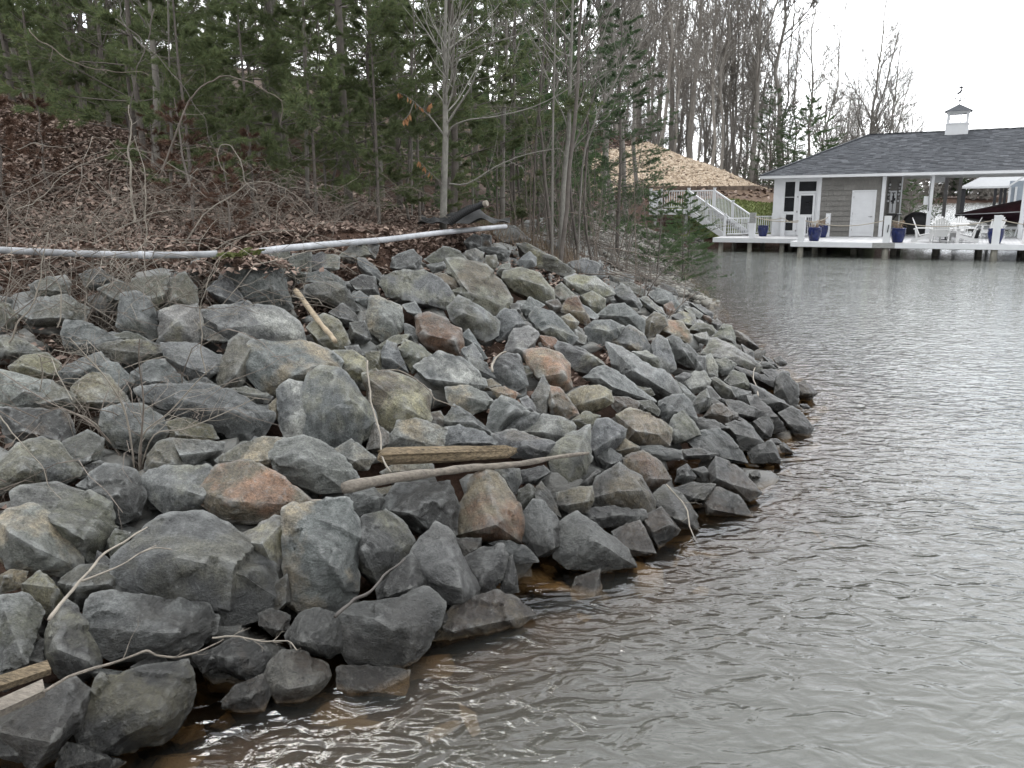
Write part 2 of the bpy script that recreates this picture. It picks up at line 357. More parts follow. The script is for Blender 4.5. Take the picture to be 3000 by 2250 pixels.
# ------------------------------------------------------------------ water
def water_material():
    m, t, b = new_mat('lake_water'); lk = t.links.new; t.nodes.remove(b)
    o = t.nodes['Material Output']
    geo = nd(t, 'ShaderNodeNewGeometry')
    mpn = nd(t, 'ShaderNodeMapping'); mpn.inputs['Scale'].default_value = (1.0, 1.75, 1); mpn.inputs['Rotation'].default_value = (0, 0, math.radians(14)); lk(geo.outputs['Position'], mpn.inputs['Vector'])
    n1 = nd(t, 'ShaderNodeTexNoise', Scale=4.0, Detail=1.6, Roughness=0.45, Distortion=1.1); lk(mpn.outputs[0], n1.inputs['Vector'])
    n2 = nd(t, 'ShaderNodeTexNoise', Scale=8.5, Detail=2.0, Roughness=0.5, Distortion=0.5); lk(mpn.outputs[0], n2.inputs['Vector'])
    n3 = nd(t, 'ShaderNodeTexNoise', Scale=0.5, Detail=2.0); lk(geo.outputs['Position'], n3.inputs['Vector'])
    a = nd(t, 'ShaderNodeMath', operation='MULTIPLY_ADD'); lk(n2.outputs['Fac'], a.inputs[0]); a.inputs[1].default_value = 0.24; lk(n1.outputs['Fac'], a.inputs[2])
    ms = nd(t, 'ShaderNodeMapRange'); lk(n3.outputs['Fac'], ms.inputs['Value']); ms.inputs['From Min'].default_value = 0.35; ms.inputs['From Max'].default_value = 0.65
    ms.inputs['To Min'].default_value = 0.75; ms.inputs['To Max'].default_value = 1.15
    h = nd(t, 'ShaderNodeMath', operation='MULTIPLY'); lk(a.outputs[0], h.inputs[0]); lk(ms.outputs[0], h.inputs[1])
    bu = nd(t, 'ShaderNodeBump', Strength=1.0, Distance=0.030); lk(h.outputs[0], bu.inputs['Height'])
    gl = nd(t, 'ShaderNodeBsdfGlossy'); gl.inputs['Roughness'].default_value = 0.02; gl.inputs['Color'].default_value = (0.97, 0.98, 1, 1); lk(bu.outputs[0], gl.inputs['Normal'])
    tr = nd(t, 'ShaderNodeBsdfTransparent'); tr.inputs['Color'].default_value = (0.90, 0.78, 0.58, 1)
    df = nd(t, 'ShaderNodeBsdfDiffuse'); df.inputs['Color'].default_value = (0.185, 0.195, 0.178, 1)
    at = nd(t, 'ShaderNodeAttribute', attribute_name='turbidity')
    body = nd(t, 'ShaderNodeMixShader'); lk(at.outputs['Fac'], body.inputs[0]); lk(tr.outputs[0], body.inputs[1]); lk(df.outputs[0], body.inputs[2])
    fr = nd(t, 'ShaderNodeFresnel'); fr.inputs['IOR'].default_value = 1.333; lk(bu.outputs[0], fr.inputs['Normal'])
    mix = nd(t, 'ShaderNodeMixShader'); lk(fr.outputs[0], mix.inputs[0]); lk(body.outputs[0], mix.inputs[1]); lk(gl.outputs[0], mix.inputs[2])
    lk(mix.outputs[0], o.inputs['Surface'])
    return m
M['water'] = water_material()
_wx = graded([(-60, -8, 6), (-8, 10, 0.3), (10, 40, 3), (40, 721, 85)]); _wy = graded([(-40, 0, 5), (0, 14, 0.3), (14, 60, 2), (60, 290, 23)])
WX, WY = np.meshgrid(_wx, _wy)
wm = grid_mesh('lake_water', WX, WY, WX * 0)
_dep = np.clip(-bank_z(WX, WY), 0, 3).ravel()                 # silt hangs in the water: the deeper, the less of the bed is seen
wa = wm.attributes.new('turbidity', 'FLOAT', 'POINT'); wa.data.foreach_set('value', (1 - np.exp(-0.68 * _dep)).astype(np.float32))
setp(link_mesh('lake_water', wm, M['water']), 'rippled grey lake water', kind='structure')
# ------------------------------------------------------------------ riprap boulders, surveyed one by one
CROPS = {'A': (0, 700, 2.212), 'B': (900, 650, 2.212), 'C': (0, 1400, 1.9518), 'D': (1000, 1250, 1.58), 'E': (1700, 750, 2.765), 'F': (0, 0, 0.73733), 'G': (0, 0, 2.212), 'H': (1000, 0, 2.212), 'S': (1500, 550, 3.16)}
def fr(crop, x, y):
    ox, oy, s = CROPS[crop]; return (ox + x / s) / 2.9297, (oy + y / s) / 2.9297
def frl(crop, txt):
    return [fr(crop, *map(float, p.split(','))) for p in txt.split()]
PAL = {'g': (.156, .166, .170), 'l': (.275, .28, .268), 'd': (.072, .073, .072), 'o': (.15, .15, .118), 't': (.235, .20, .143), 'r': (.215, .125, .08), 'y': (.235, .222, .145), 'b': (.105, .082, .064)}
CNAME = {'g': 'blue-grey', 'l': 'pale grey', 'd': 'dark grey', 'o': 'olive-grey', 't': 'tan', 'r': 'rust-brown', 'y': 'yellowish', 'b': 'brown'}
ROCKS = '''
A;1480,160 1600,140 1750,130 1810,190 1820,290 1875,430 1800,450 1650,420 1570,380 1500,250;g;tilted blue-grey slab below the pipe;tall tilted blue-grey slab just below the left end of the pale pipe
A;1350,330 1450,240 1500,280 1560,370 1580,430 1480,430 1400,370;g
A;1400,440 1590,405 1640,440 1500,470 1320,480;g
A;1320,490 1430,440 1640,440 1800,460 1900,540 1940,650 1800,670 1620,670 1480,660 1420,590;gl;long domed grey boulder;long domed grey boulder left of the peeled stick
A;1040,470 1150,440 1270,430 1300,520 1290,640 1260,670 1120,660 1040,640 1060,550;ly;square pale block;square pale grey block with a yellow edge behind the thin cane
A;800,370 880,355 960,390 1000,500 1020,600 960,660 860,600 770,560 780,450;g;upright rounded grey stone;upright round-topped grey stone left of the square pale block
A;1110,260 1200,225 1270,330 1270,430 1160,445 1080,440;o
A;870,260 1090,235 1100,300 1060,380 1010,465 900,400 830,330;oy
A;650,330 760,270 870,310 830,370 780,430 700,400;o
A;410,610 440,540 520,535 640,580 740,640 730,700 640,740 520,740 430,680;g;grey boulder among the canes;broad blue-grey boulder half hidden by canes near the left edge
A;640,690 760,670 830,660 960,670 1060,730 1000,780 880,800 760,790 690,750;oy;lens-shaped yellowish rock;lens-shaped yellow-green rock left of centre under the square pale block
A;1060,680 1200,675 1330,710 1430,770 1410,840 1330,900 1230,900 1140,820 1080,760;g;notched blue-grey rock;notched blue-grey rock right of the lens-shaped yellowish rock
A;1440,780 1480,690 1550,625 1640,670 1600,740 1590,860 1570,940 1430,950 1420,900;o;upright olive stone;upright olive-grey stone leaning on the ochre-stained boulder
A;1600,690 1750,665 1930,665 2060,720 2180,800 2160,880 2000,880 1900,950 1800,1000 1700,970 1640,890 1590,800;gt;ochre-stained boulder;big grey boulder with an ochre stain across its face
A;80,830 160,760 300,750 380,810 390,880 300,900 100,890;y;yellow lichen-coated stone;yellowish lichen-coated stone at the left edge beside leaves
A;0,860 150,900 330,930 410,1000 450,1090 300,1130 100,1090 0,1100;lo
A;390,860 520,780 640,745 700,800 640,900 520,960 430,920;g
A;480,960 600,870 700,890 780,1000 820,1050 700,1080 560,1080 480,1050;yl
A;620,850 700,800 760,810 870,920 800,1000 720,950;g
A;870,870 960,800 1060,790 1090,860 1190,920 1200,950 1000,960 900,940;g
A;930,990 1100,960 1300,950 1480,990 1600,1060 1730,1120 1720,1180 1610,1310 1500,1280 1330,1200 1180,1130 1000,1060;g;long slate slab;long flat slate-coloured slab lying at a slant left of centre
A;680,1120 800,1080 920,1085 1040,1160 1070,1250 1000,1330 880,1360 760,1350 680,1260;g;rounded boulder behind the shrub;rounded grey boulder directly behind the leafless rock shrub
A;1090,1190 1200,1160 1360,1210 1400,1290 1280,1310 1120,1300;y
A;1120,1300 1270,1310 1440,1320 1430,1370 1300,1430 1220,1475 1170,1420;l
A;960,1400 1030,1320 1110,1300 1170,1400 1180,1460 1050,1490 950,1490;o
A;0,1110 200,1120 420,1120 460,1260 430,1320 330,1330 160,1310 60,1270;db
A;20,1450 130,1340 260,1300 370,1330 400,1420 500,1490 480,1530 380,1590 200,1600 60,1610 0,1600 0,1500;g;wide boulder at the left edge;wide blue-grey boulder touching the left edge at mid height
A;1800,990 1870,930 1960,950 2010,1060 2010,1180 1960,1300 1860,1300 1820,1200;gl;leaning leaf-shaped stone;leaf-shaped grey stone leaning on the biggest mid-slope boulder
F;645,870 670,815 700,800 735,805 770,850 800,890 805,925 770,950 715,965 680,960 655,930;go;mid-slope giant;largest steep-faced boulder at mid slope with a green-stained foot
F;590,990 610,960 660,945 700,960 745,1000 765,1030 740,1055 690,1060 640,1040 605,1020;l;white-topped boulder;whitish flat-topped boulder left of the weathered logs
A;1420,1430 1560,1340 1700,1295 1820,1300 1760,1400 1720,1480 1600,1480 1480,1460;ot
F;430,1060 480,1010 540,1000 600,1030 660,1080 665,1090 620,1110 560,1125 500,1120 450,1090;tr;orange-stained boulder;brown boulder stained orange at its right tip
F;305,1040 340,1015 440,1010 470,1030 430,1055 440,1090 400,1105 360,1105 330,1080;go
F;170,1050 230,1010 290,1020 310,1070 300,1110 260,1125 210,1100;d
A;120,470 250,390 420,370 560,450 520,520 400,540 200,540;og
A;0,410 60,430 110,500 80,570 0,580;o
A;0,640 120,640 220,700 270,740 150,760 0,770;g
A;200,300 300,250 420,270 440,350 330,390 230,380;od
A;520,230 640,190 740,260 650,320 560,300;do
A;1240,150 1290,130 1310,200 1270,240 1230,200;d
A;1700,110 1780,50 1860,70 1880,120 1830,210 1760,130 1690,130;o;olive stone against the pipe;olive-grey stone with its top against the pale pipe
A;1900,110 2010,95 2010,250 1930,280 1850,200;o
A;1480,980 1600,960 1760,1020 1720,1060 1600,1040;do
A;1740,1080 1800,1030 1810,1160 1750,1170;t
A;910,1040 1060,1070 1180,1140 1100,1180 930,1110;d
A;990,480 1040,470 1050,560 1010,540;d
A;1310,560 1420,620 1480,660 1380,670 1310,640;d
A;730,630 820,600 900,620 960,660 800,670;o
A;160,1000 330,930 480,1020 460,1110 330,1130;o
A;400,1330 560,1250 660,1300 640,1420 480,1500 400,1440;d
A;1190,930 1330,900 1420,960 1300,960;d
A;480,1500 640,1440 700,1490 600,1540 520,1550;do
B;510,350 620,325 750,325 850,370 920,450 940,510 880,550 760,530 640,520 540,480 500,410;go;smooth oval slab;smooth oval grey-green slab upper middle of the bank
B;920,255 1000,245 1150,290 1240,370 1310,480 1300,560 1200,590 1110,560 1060,480 980,400 940,330;to;ridged tan boulder;large ridged tan boulder in the upper middle of the bank
B;1290,330 1400,305 1500,340 1580,430 1585,490 1540,525 1430,470 1330,430 1280,370;yo;yellow-olive slab;smooth yellow-olive slab right of the ridged tan boulder
B;930,560 990,490 1100,540 1230,640 1220,720 1140,760 1040,700 950,640;og
B;720,620 800,600 860,650 990,690 1000,800 990,885 880,840 780,800 720,730;rb;brown saddle-shaped boulder;brown saddle-shaped boulder in the middle of the bank
B;390,600 420,500 470,490 600,560 615,690 560,750 480,760 410,700;lt;half-rusty pale block;pale block with a rust-tan right half right of the peeled stick
B;280,660 370,650 410,760 350,800 280,770;d
B;560,230 680,185 730,230 720,330 600,320 550,290;dg
B;770,240 880,165 980,190 1020,245 900,250 830,280;od
B;1030,190 1090,175 1140,200 1130,260 1060,270 1020,240;g
B;1160,220 1220,220 1240,270 1200,320 1150,290;o
B;1020,130 1080,80 1130,100 1130,160 1060,175;d
B;1130,80 1190,90 1195,160 1140,160;db
B;1220,70 1300,20 1360,40 1440,110 1400,140 1300,110;dg;dark stone at the pipe's end;dark grey stone just past the right end of the white pipe
B;1370,150 1420,145 1560,210 1720,310 1650,340 1500,290 1440,230;oy;long olive wedge;long slanting olive wedge with a yellow ridge near the brush
B;1360,260 1440,195 1480,230 1480,280 1400,300;g
B;1700,270 1800,240 1890,280 1860,350 1730,350 1690,310;g
B;1680,370 1760,350 1860,360 1980,460 1900,480 1780,460 1700,420;yl;flat yellow-grey rock;flat yellowish grey rock below the brush pile
B;1210,720 1230,620 1280,565 1350,580 1400,660 1350,690 1310,750 1240,765;g
B;1290,830 1340,700 1430,680 1500,740 1440,830 1390,910 1300,870;l;pale hourglass stone;pale upright stone with a narrow waist in the middle of the bank
B;1450,620 1490,560 1590,590 1740,740 1700,785 1600,770 1500,700;go
B;1690,500 1750,490 1830,640 1800,665 1720,620 1650,570;r;narrow red-brown stone;narrow red-brown stone slanting downhill in the right half of the bank
B;1810,690 1860,645 1960,640 2040,680 2000,740 1900,800 1830,770;g;bowl-shaped boulder;grey bowl-shaped boulder with a flat pale top at right
B;1420,850 1520,820 1640,860 1690,920 1700,1060 1640,1085 1540,1020 1450,940;tr;rust-cornered boulder;blocky tan boulder with a rusty lower corner right of the pale hourglass stone
B;1640,780 1780,830 1870,880 1940,945 1830,975 1740,950 1680,890 1620,820;g;blue wedge slab;blue-grey wedge slab sloping right beside the rust-cornered boulder
B;1510,740 1600,750 1640,800 1600,850 1530,790;r
B;1220,890 1300,860 1370,880 1380,960 1420,1050 1360,1080 1260,1050 1200,970;dg
B;1010,840 1080,800 1130,870 1210,1000 1150,1000 1070,950;g
B;1000,740 1050,700 1100,780 1160,870 1130,880 1040,810;g
B;710,940 860,850 990,890 1090,960 1130,1050 1060,1085 900,1085 850,1060 820,1000 740,980;gl;broad faceted grey boulder;broad faceted grey boulder in the exact middle of the bank
B;910,1080 1040,1065 1140,1110 1190,1160 1170,1200 1060,1240 960,1200 920,1150;lt
B;380,1000 460,975 580,990 700,1060 780,1100 775,1280 680,1290 540,1370 470,1290 420,1180;ty;tan kite-shaped boulder;big tan kite-shaped boulder above the left end of the split log
B;470,870 520,780 570,800 650,970 560,960 490,930;g
B;600,830 640,775 740,810 800,860 760,920 680,970 640,900;oy
B;170,850 290,840 370,890 390,1000 300,1060 200,1040 180,930;oy
B;380,850 470,840 480,960 400,970;yo
B;1690,1130 1790,1070 1880,1065 1960,1100 1970,1170 1900,1200 1810,1230 1720,1200;ty;rounded ochre boulder;rounded ochre-tan boulder right of the standing grey blade
B;1560,1160 1580,1070 1640,1080 1690,1150 1750,1240 1680,1270 1580,1240;tr
B;1460,1130 1530,1005 1570,1070 1570,1160 1540,1250 1490,1240;g;standing grey blade;thin grey blade of rock standing on end
B;1190,1080 1280,1070 1360,1110 1340,1150 1250,1150;tr
B;1170,1310 1200,1200 1260,1130 1340,1160 1430,1235 1330,1240 1290,1280 1220,1365;gl
B;1300,1290 1350,1235 1500,1245 1470,1310 1390,1360 1290,1350;g
B;1400,1360 1540,1255 1640,1270 1730,1320 1720,1390 1610,1435 1500,1410;lo
B;1210,1380 1330,1355 1450,1410 1590,1430 1580,1490 1450,1530 1330,1520 1250,1450;g
B;890,1290 960,1190 1050,1240 1130,1310 1190,1370 1060,1330 930,1330;g
B;880,1450 900,1340 1000,1325 1130,1360 1260,1430 1260,1450 1050,1455;g;grey slab above the split log;smooth grey slab resting just above the split log
B;520,1450 600,1300 700,1280 880,1340 870,1450 640,1450;lt;pale boulder behind the log;pale tan-topped boulder behind the left half of the split log
B;160,1490 290,1415 430,1530 380,1600 250,1600;g
B;390,1470 440,1310 520,1370 530,1430 470,1480;b
D;960,110 1060,40 1140,10 1150,130 1130,210 1040,290 980,210;lo;pale stone under the stick tip;tall pale olive stone under the thin right tip of the long stick
B;1820,1440 1880,1290 1950,1290 2060,1350 2050,1400 1960,1480 1900,1580 1850,1500;g
B;1720,1290 1800,1230 1890,1260 1840,1330 1760,1330;yo
B;790,1300 800,1240 860,1230 900,1290 860,1330;b
B;1110,1040 1190,1020 1250,1060 1200,1090 1140,1080;t
B;1380,1150 1430,1130 1480,1200 1480,1240 1410,1210;g
B;1370,930 1430,940 1480,970 1420,1010 1380,990;o
B;290,470 340,450 410,500 350,530 290,510;g
B;280,390 350,350 430,360 460,470 390,470 310,430;d
B;330,240 380,240 470,330 470,380 400,350 340,290;g
B;150,590 230,535 310,600 330,650 220,660;d
B;250,810 330,800 360,860 330,890 270,850;d
B;460,800 560,740 650,730 640,770 540,800 480,830;o
B;630,660 690,680 720,730 700,780 640,740;g
B;780,370 870,330 960,380 970,430 900,460 800,400;tb
B;940,450 1010,420 1080,470 1060,520 970,490;o
B;0,220 100,205 200,230 190,300 60,330 0,310;go
B;0,340 110,310 230,380 240,420 120,390 0,390;g
B;0,420 60,395 180,400 240,440 320,560 280,570 180,520 60,490 0,470;od
B;10,690 110,610 200,640 265,780 230,820 150,840 100,810 50,740;yo;yellow-green stone under the stick;yellow-green stone under the lower end of the peeled stick
B;220,220 290,150 370,140 400,210 330,230 280,260;od
B;1230,330 1260,280 1310,270 1320,310 1280,360;o
B;1590,450 1650,400 1740,480 1750,510 1690,490 1640,530;ob
B;1780,480 1850,455 1930,500 1920,560 1860,600 1810,540;yo
B;1770,530 1830,560 1890,610 1870,640 1800,590;g
B;1310,530 1380,530 1380,580 1320,600;d
B;1390,560 1440,490 1530,540 1480,590 1420,600;go
B;1650,620 1700,600 1760,650 1740,690 1680,680;tl
B;1740,700 1810,740 1800,790 1740,790;o
B;1550,520 1620,500 1660,560 1600,590;b
B;1120,170 1230,165 1310,190 1290,250 1220,230;d
B;780,280 880,260 900,300 820,330;g
B;620,540 700,520 740,590 700,610;g
B;1540,120 1650,130 1670,230 1600,230;g
B;1840,330 1900,250 1930,350 1880,370;d
B;400,130 470,150 440,230 380,210;db
B;730,800 800,860 790,930 720,960;d
E;250,730 330,750 470,830 560,900 700,960 790,1080 770,1130 680,1110 560,1080 400,1000 290,880;lg;long pale slanting slab;long pale grey slab slanting down to the right near the point
E;50,990 130,930 230,905 320,950 400,1040 500,1090 580,1165 480,1160 380,1130 270,1110 180,1060;g;second slanting slab;slanting grey slab directly below the long pale one
E;150,480 260,410 360,390 430,470 510,530 500,620 420,580 340,560 230,520;g;lilac-grey boulder;broad lilac-grey boulder behind the dark bare stems
E;250,690 330,610 400,570 500,640 580,760 540,790 440,760 330,740;gt
E;430,780 540,770 600,830 660,930 560,890 470,820;ol
E;590,720 630,650 700,690 750,810 770,900 690,950 640,880 600,790;g
E;710,680 760,655 860,720 955,800 930,900 860,890 780,840 730,760;d;smooth dark triangular slab;smooth dark triangular slab in the rocks near the point
E;650,600 720,520 830,540 880,620 900,670 870,700 760,650;tr;tan-brown boulder near the point;rounded tan-brown boulder above the dark triangular slab
E;540,520 600,460 680,490 700,560 640,610 560,660 520,600;t
E;750,490 830,450 920,480 950,570 870,580 800,530;ly
E;880,600 960,540 1060,560 1090,620 1040,640 940,610;o
E;920,640 1020,620 1045,680 1030,720 960,690;l
E;1090,640 1160,560 1220,570 1250,650 1250,720 1160,680 1080,690;og
E;1010,790 1080,680 1120,680 1260,740 1360,810 1450,900 1400,920 1250,870 1120,830;lo;layered pale ridge rock;long pale ridge rock with layered grain near the point
E;1100,840 1180,830 1260,880 1210,950 1150,960 1110,900;g
E;1010,820 1060,800 1110,890 1110,970 1060,990 1020,950;l
E;920,810 1010,820 1020,950 940,930;d
E;240,150 310,120 410,160 420,210 340,230 260,230;g
E;330,220 420,220 520,270 530,330 460,320 400,280;od
E;270,290 340,240 400,260 490,390 470,420 400,400 330,360;g
E;490,350 540,330 640,410 690,480 620,480 540,410;g
E;570,320 640,260 730,300 800,400 770,440 680,410 620,360;g;blue-grey boulder past the bare stems;angular blue-grey boulder right of the dark bare stems
E;640,250 680,215 780,290 790,320 720,290;d
E;850,430 920,420 990,470 960,500 880,470;lo
E;900,380 990,410 1070,460 1070,500 1000,470;dg
E;980,470 1040,490 1075,540 1030,530;r
E;1070,540 1110,510 1170,570 1110,600;db
E;1250,600 1330,640 1440,740 1370,740 1300,700 1250,650;db
E;850,1000 930,940 1000,940 1050,1010 1030,1070 920,1110 860,1060;lo;pale rounded stone;pale rounded stone to the right of the long pale slanting slab
E;770,980 840,945 920,960 860,1000 830,1040;d
E;760,1000 830,1040 940,1140 900,1190 830,1110;og
E;900,1210 960,1120 1020,1080 1060,1160 1040,1240 960,1265;go
E;1060,1000 1110,990 1210,1060 1250,1140 1180,1160 1110,1090;og
E;1180,1010 1240,930 1330,960 1390,1080 1320,1060 1230,1040;od
E;1030,1060 1060,1060 1170,1180 1160,1200 1080,1160;d
E;1210,1060 1380,1100 1370,1180 1310,1190 1240,1120;gd
E;1170,1160 1310,1190 1460,1270 1560,1340 1450,1340 1300,1290 1220,1220;d
E;1370,1150 1440,1140 1520,1230 1660,1400 1560,1420 1540,1350 1460,1260;d
E;1390,1040 1500,1090 1620,1160 1730,1230 1640,1260 1500,1180 1400,1080;gd;flat shelf rock at the water;flat grey shelf rock sloping into the water at the point
E;1240,890 1360,930 1500,960 1600,1030 1570,1060 1420,1000;d
E;1470,930 1560,920 1630,980 1590,1030 1500,980;dg
E;1600,1000 1650,950 1760,1050 1760,1180 1720,1230 1580,1110;d;black wedge at the point;blackish upright wedge at the tip of the point
E;1730,1060 1820,1010 1910,1110 1850,1160 1760,1130;b;outermost brown stone;brown triangular stone standing farthest out in the water
E;1620,1280 1720,1230 1800,1290 1880,1390 1830,1460 1740,1440 1680,1380;d;rough dark waterside rock;rough dark rock at the waterline below the tip of the point
E;1570,830 1620,815 1675,870 1620,890;db
E;650,1180 740,1140 830,1130 890,1190 930,1310 870,1310 760,1350 680,1330 650,1260;gd
E;720,1380 760,1300 850,1270 920,1360 960,1440 880,1480 770,1520 720,1450;og
E;310,1290 420,1245 560,1290 660,1340 730,1390 700,1520 560,1530 400,1480 360,1390;ty;layered tan boulder;blocky tan boulder with strongly layered grain right of centre
E;920,1340 980,1315 1100,1340 1190,1390 1100,1410 970,1440;d
E;1010,1300 1080,1210 1150,1200 1230,1280 1190,1360 1100,1330;b
E;1190,1370 1260,1340 1370,1370 1470,1500 1400,1570 1300,1560 1240,1450;gd
E;890,1500 1000,1430 1130,1405 1200,1460 1290,1570 1330,1659 1200,1640 1090,1590 960,1560;gd;broad grey triangle near the water;broad grey triangular boulder one row above the waterline at right
E;1370,1590 1450,1530 1540,1500 1580,1570 1615,1665 1400,1665;dg;square stone in the shallows;squarish brown-grey stone standing in the shallows at right
E;1410,1340 1520,1290 1560,1380 1540,1460 1470,1470;d
E;1540,1480 1600,1480 1640,1520 1570,1530;d
E;1620,1530 1650,1510 1725,1590 1640,1590;db
E;250,1140 380,1150 470,1190 440,1250 310,1260 270,1220;b
E;480,1180 580,1170 640,1250 630,1290 500,1270;o
E;460,1540 640,1540 800,1580 820,1640 700,1650 560,1620;dg
E;830,1570 960,1560 1090,1600 1050,1640 850,1640;d
E;250,1560 350,1480 470,1550 430,1610 310,1610;ot
E;190,1580 230,1555 330,1630 300,1659 190,1650;g
E;440,1050 540,1070 600,1120 550,1140 480,1110;o
E;1310,720 1400,770 1410,830 1340,790;db
E;1480,810 1550,840 1600,900 1540,890;d
E;1420,850 1530,860 1580,910 1470,910;d
E;680,400 740,370 770,450 700,480;r
E;1060,1180 1110,1170 1190,1220 1240,1290 1340,1340 1250,1330 1190,1280;bd
E;1160,690 1250,720 1330,790 1270,760;o
E;1630,940 1680,930 1700,965 1660,970;d
E;1780,1200 1830,1200 1870,1230 1810,1240;d
E;0,170 100,165 250,260 260,310 130,290 0,250;lo
D;540,490 560,360 610,260 665,205 720,240 800,340 820,420 820,520 700,515 600,510;tr;rust-faced pyramid boulder;tall pyramid boulder with a rusty tan face below the long stick
D;190,380 270,275 490,265 500,330 530,370 520,490 440,500 330,450 250,420;dg;dark block under the stick;broad dark grey block just under the middle of the long stick
D;60,500 110,420 200,400 290,470 320,540 260,640 180,720 100,660 60,590;do;rounded dark boulder;rounded dark boulder right of the tall block with tan patches
D;340,600 380,530 440,465 500,500 540,590 620,730 610,800 550,860 460,790 390,720 370,660;gd;angular shard by the shallows;tall angular grey shard leaning just above the brown shallows
D;570,620 660,560 740,555 760,600 745,700 680,760 620,790 600,700;dg
D;690,540 780,530 860,560 905,620 800,630 760,570;gl
D;835,420 890,350 940,360 1000,440 1020,530 960,580 900,590 850,520;dg;egg-shaped dark stone;egg-shaped dark stone right of the rust-faced pyramid boulder
D;1010,520 1040,440 1100,410 1200,480 1290,550 1345,640 1200,660 1060,650 1000,600;gd;cracked waterline boulder;big cracked grey boulder whose foot stands in the water right of centre
D;1150,380 1260,370 1390,390 1400,420 1330,450 1200,460 1130,430;dg;flat dark cushion stone;flat dark cushion-shaped stone above the cracked waterline boulder
D;1140,340 1200,240 1290,180 1380,240 1440,340 1430,400 1340,370 1200,360;td;tan-peaked boulder;large tan-peaked boulder right of the tip of the long stick
D;1310,150 1400,118 1480,170 1520,240 1450,280 1400,300 1330,220;r;red-brown dome;red-brown domed boulder behind the tan-peaked boulder
D;1010,310 1090,285 1155,280 1160,340 1140,390 1060,400 1010,360;td
D;820,300 870,270 900,300 890,350 840,390 820,370;o
D;890,300 930,260 970,310 970,360 1010,410 950,370;d
D;1450,330 1500,280 1570,310 1640,410 1640,470 1560,460 1480,400;od;speckled waterside rock;speckled olive rock at the waterline behind the drooping twig
D;1260,490 1380,440 1450,580 1340,590 1300,540;db
D;1400,420 1480,380 1560,480 1470,560 1430,500;db
D;1680,340 1740,285 1830,320 1895,410 1700,405;db;dark arrow-shaped stone;dark arrow-shaped stone reaching out into the water at right
D;1540,290 1620,260 1720,270 1690,340 1590,350;d
D;1710,210 1740,145 1830,190 1890,250 1935,300 1880,335 1790,310 1720,270;db;brown wedge at the waterline;dark red-brown wedge at the waterline behind the arrow-shaped stone
D;1560,200 1600,175 1640,230 1600,265 1550,250;d
D;1630,200 1680,185 1710,220 1680,250;d
D;1070,770 1090,700 1190,670 1200,780 1150,810 1080,800;bd;lone stone in the water;lone dark brown stone standing clear in the water at bottom centre
D;390,1000 450,900 560,820 700,770 800,800 870,850 890,870 820,910 690,950 560,980;bt;half-sunk brown slab;flat brown slab half sunk in the shallows at bottom centre
D;10,870 60,840 380,770 450,830 440,910 380,1010 310,1090 200,1110 70,1110 20,1000;gd;tilted slab above the wet stone;big tilted grey slab facing the viewer at the bottom waterline
D;0,1120 100,1110 300,1130 290,1200 280,1240 60,1240 0,1210;bd;wet brown foot stone;wet brown stone at the water under the big tilted slab
D;420,930 470,860 540,890 540,910 450,950;bd
D;170,750 320,595 380,700 380,770 250,800 180,790;d
D;740,650 790,600 820,760 740,770;d
D;20,300 130,280 200,340 170,420 70,430 30,380;g
D;150,290 240,275 240,310 200,340;t
D;690,230 740,190 820,200 830,250 800,310 740,260;go
D;820,210 930,180 960,210 890,260 840,260;d
D;1090,280 1180,200 1200,210 1150,280;d
D;190,210 250,170 400,170 420,215 220,230;to
D;1190,140 1230,95 1290,130 1300,170 1220,195;g
D;520,520 640,520 640,600 560,620;d
D;1890,215 1930,200 1940,235 1900,240;d
C;100,100 170,50 330,45 480,100 610,140 640,270 560,400 480,470 400,330 300,210 110,180;od;big olive-black boulder;big smooth olive-black boulder near the lower left edge
C;0,240 70,200 190,165 290,220 370,330 420,390 450,510 330,530 150,515 60,500 0,420;lt;ochre-cornered boulder;large light grey boulder with an ochre corner at the left edge
C;680,560 700,460 880,350 890,280 1000,240 1160,225 1240,270 1300,340 1400,400 1530,490 1550,600 1570,690 1480,760 1300,840 1200,800 1150,740 950,700 750,670;g;giant lower boulder;biggest grey boulder of all at the lower left
C;495,850 560,690 660,665 850,690 1150,730 1200,800 1190,880 1080,980 1000,1030 850,1020 660,1030 560,940;dg;dark oblong block;dark oblong block lying in front of the giant lower boulder
C;260,940 290,830 370,710 440,760 490,860 560,1010 540,1090 430,1130 330,1080 270,1010;do;dark pyramid stone;dark pyramid-shaped stone at the lower end of the forked branch
C;1645,500 1650,210 1700,180 1900,150 1990,170 2010,250 2035,300 2030,470 2030,620 1960,720 1850,770 1750,770 1670,680;gt;tall block with tan patches;tall upright grey block with tan patches at bottom centre left
C;1320,365 1430,330 1560,235 1640,240 1640,500 1600,580 1540,480 1400,400;ly
C;1650,900 1720,790 1800,760 1950,800 1970,960 1880,1010 1760,1000 1670,960;d;wet black cobble;wet black lump of rock under the tall block with tan patches
C;1520,1130 1570,1040 1620,1000 1720,1000 1860,1070 1870,1130 1800,1220 1720,1280 1600,1270 1540,1190;bl;shiny flat-topped wet stone;shiny wet stone with a flat brown top at the bottom waterline
C;490,1420 540,1240 600,1150 720,1130 900,1140 1040,1070 1070,1180 1070,1300 1000,1420 900,1500 700,1530 560,1560 500,1500;d;big black corner boulder;big blackish boulder standing in the water at the bottom left
C;0,1440 150,1330 300,1210 400,1160 500,1220 490,1320 420,1450 330,1550 200,1640 100,1500;d;slanting dark corner slab;slanting dark slab in the bottom left corner beside the board
C;330,1665 350,1580 400,1520 500,1560 590,1600 700,1620 640,1665;gl
C;0,1480 60,1480 150,1560 190,1600 100,1615 0,1590;dl
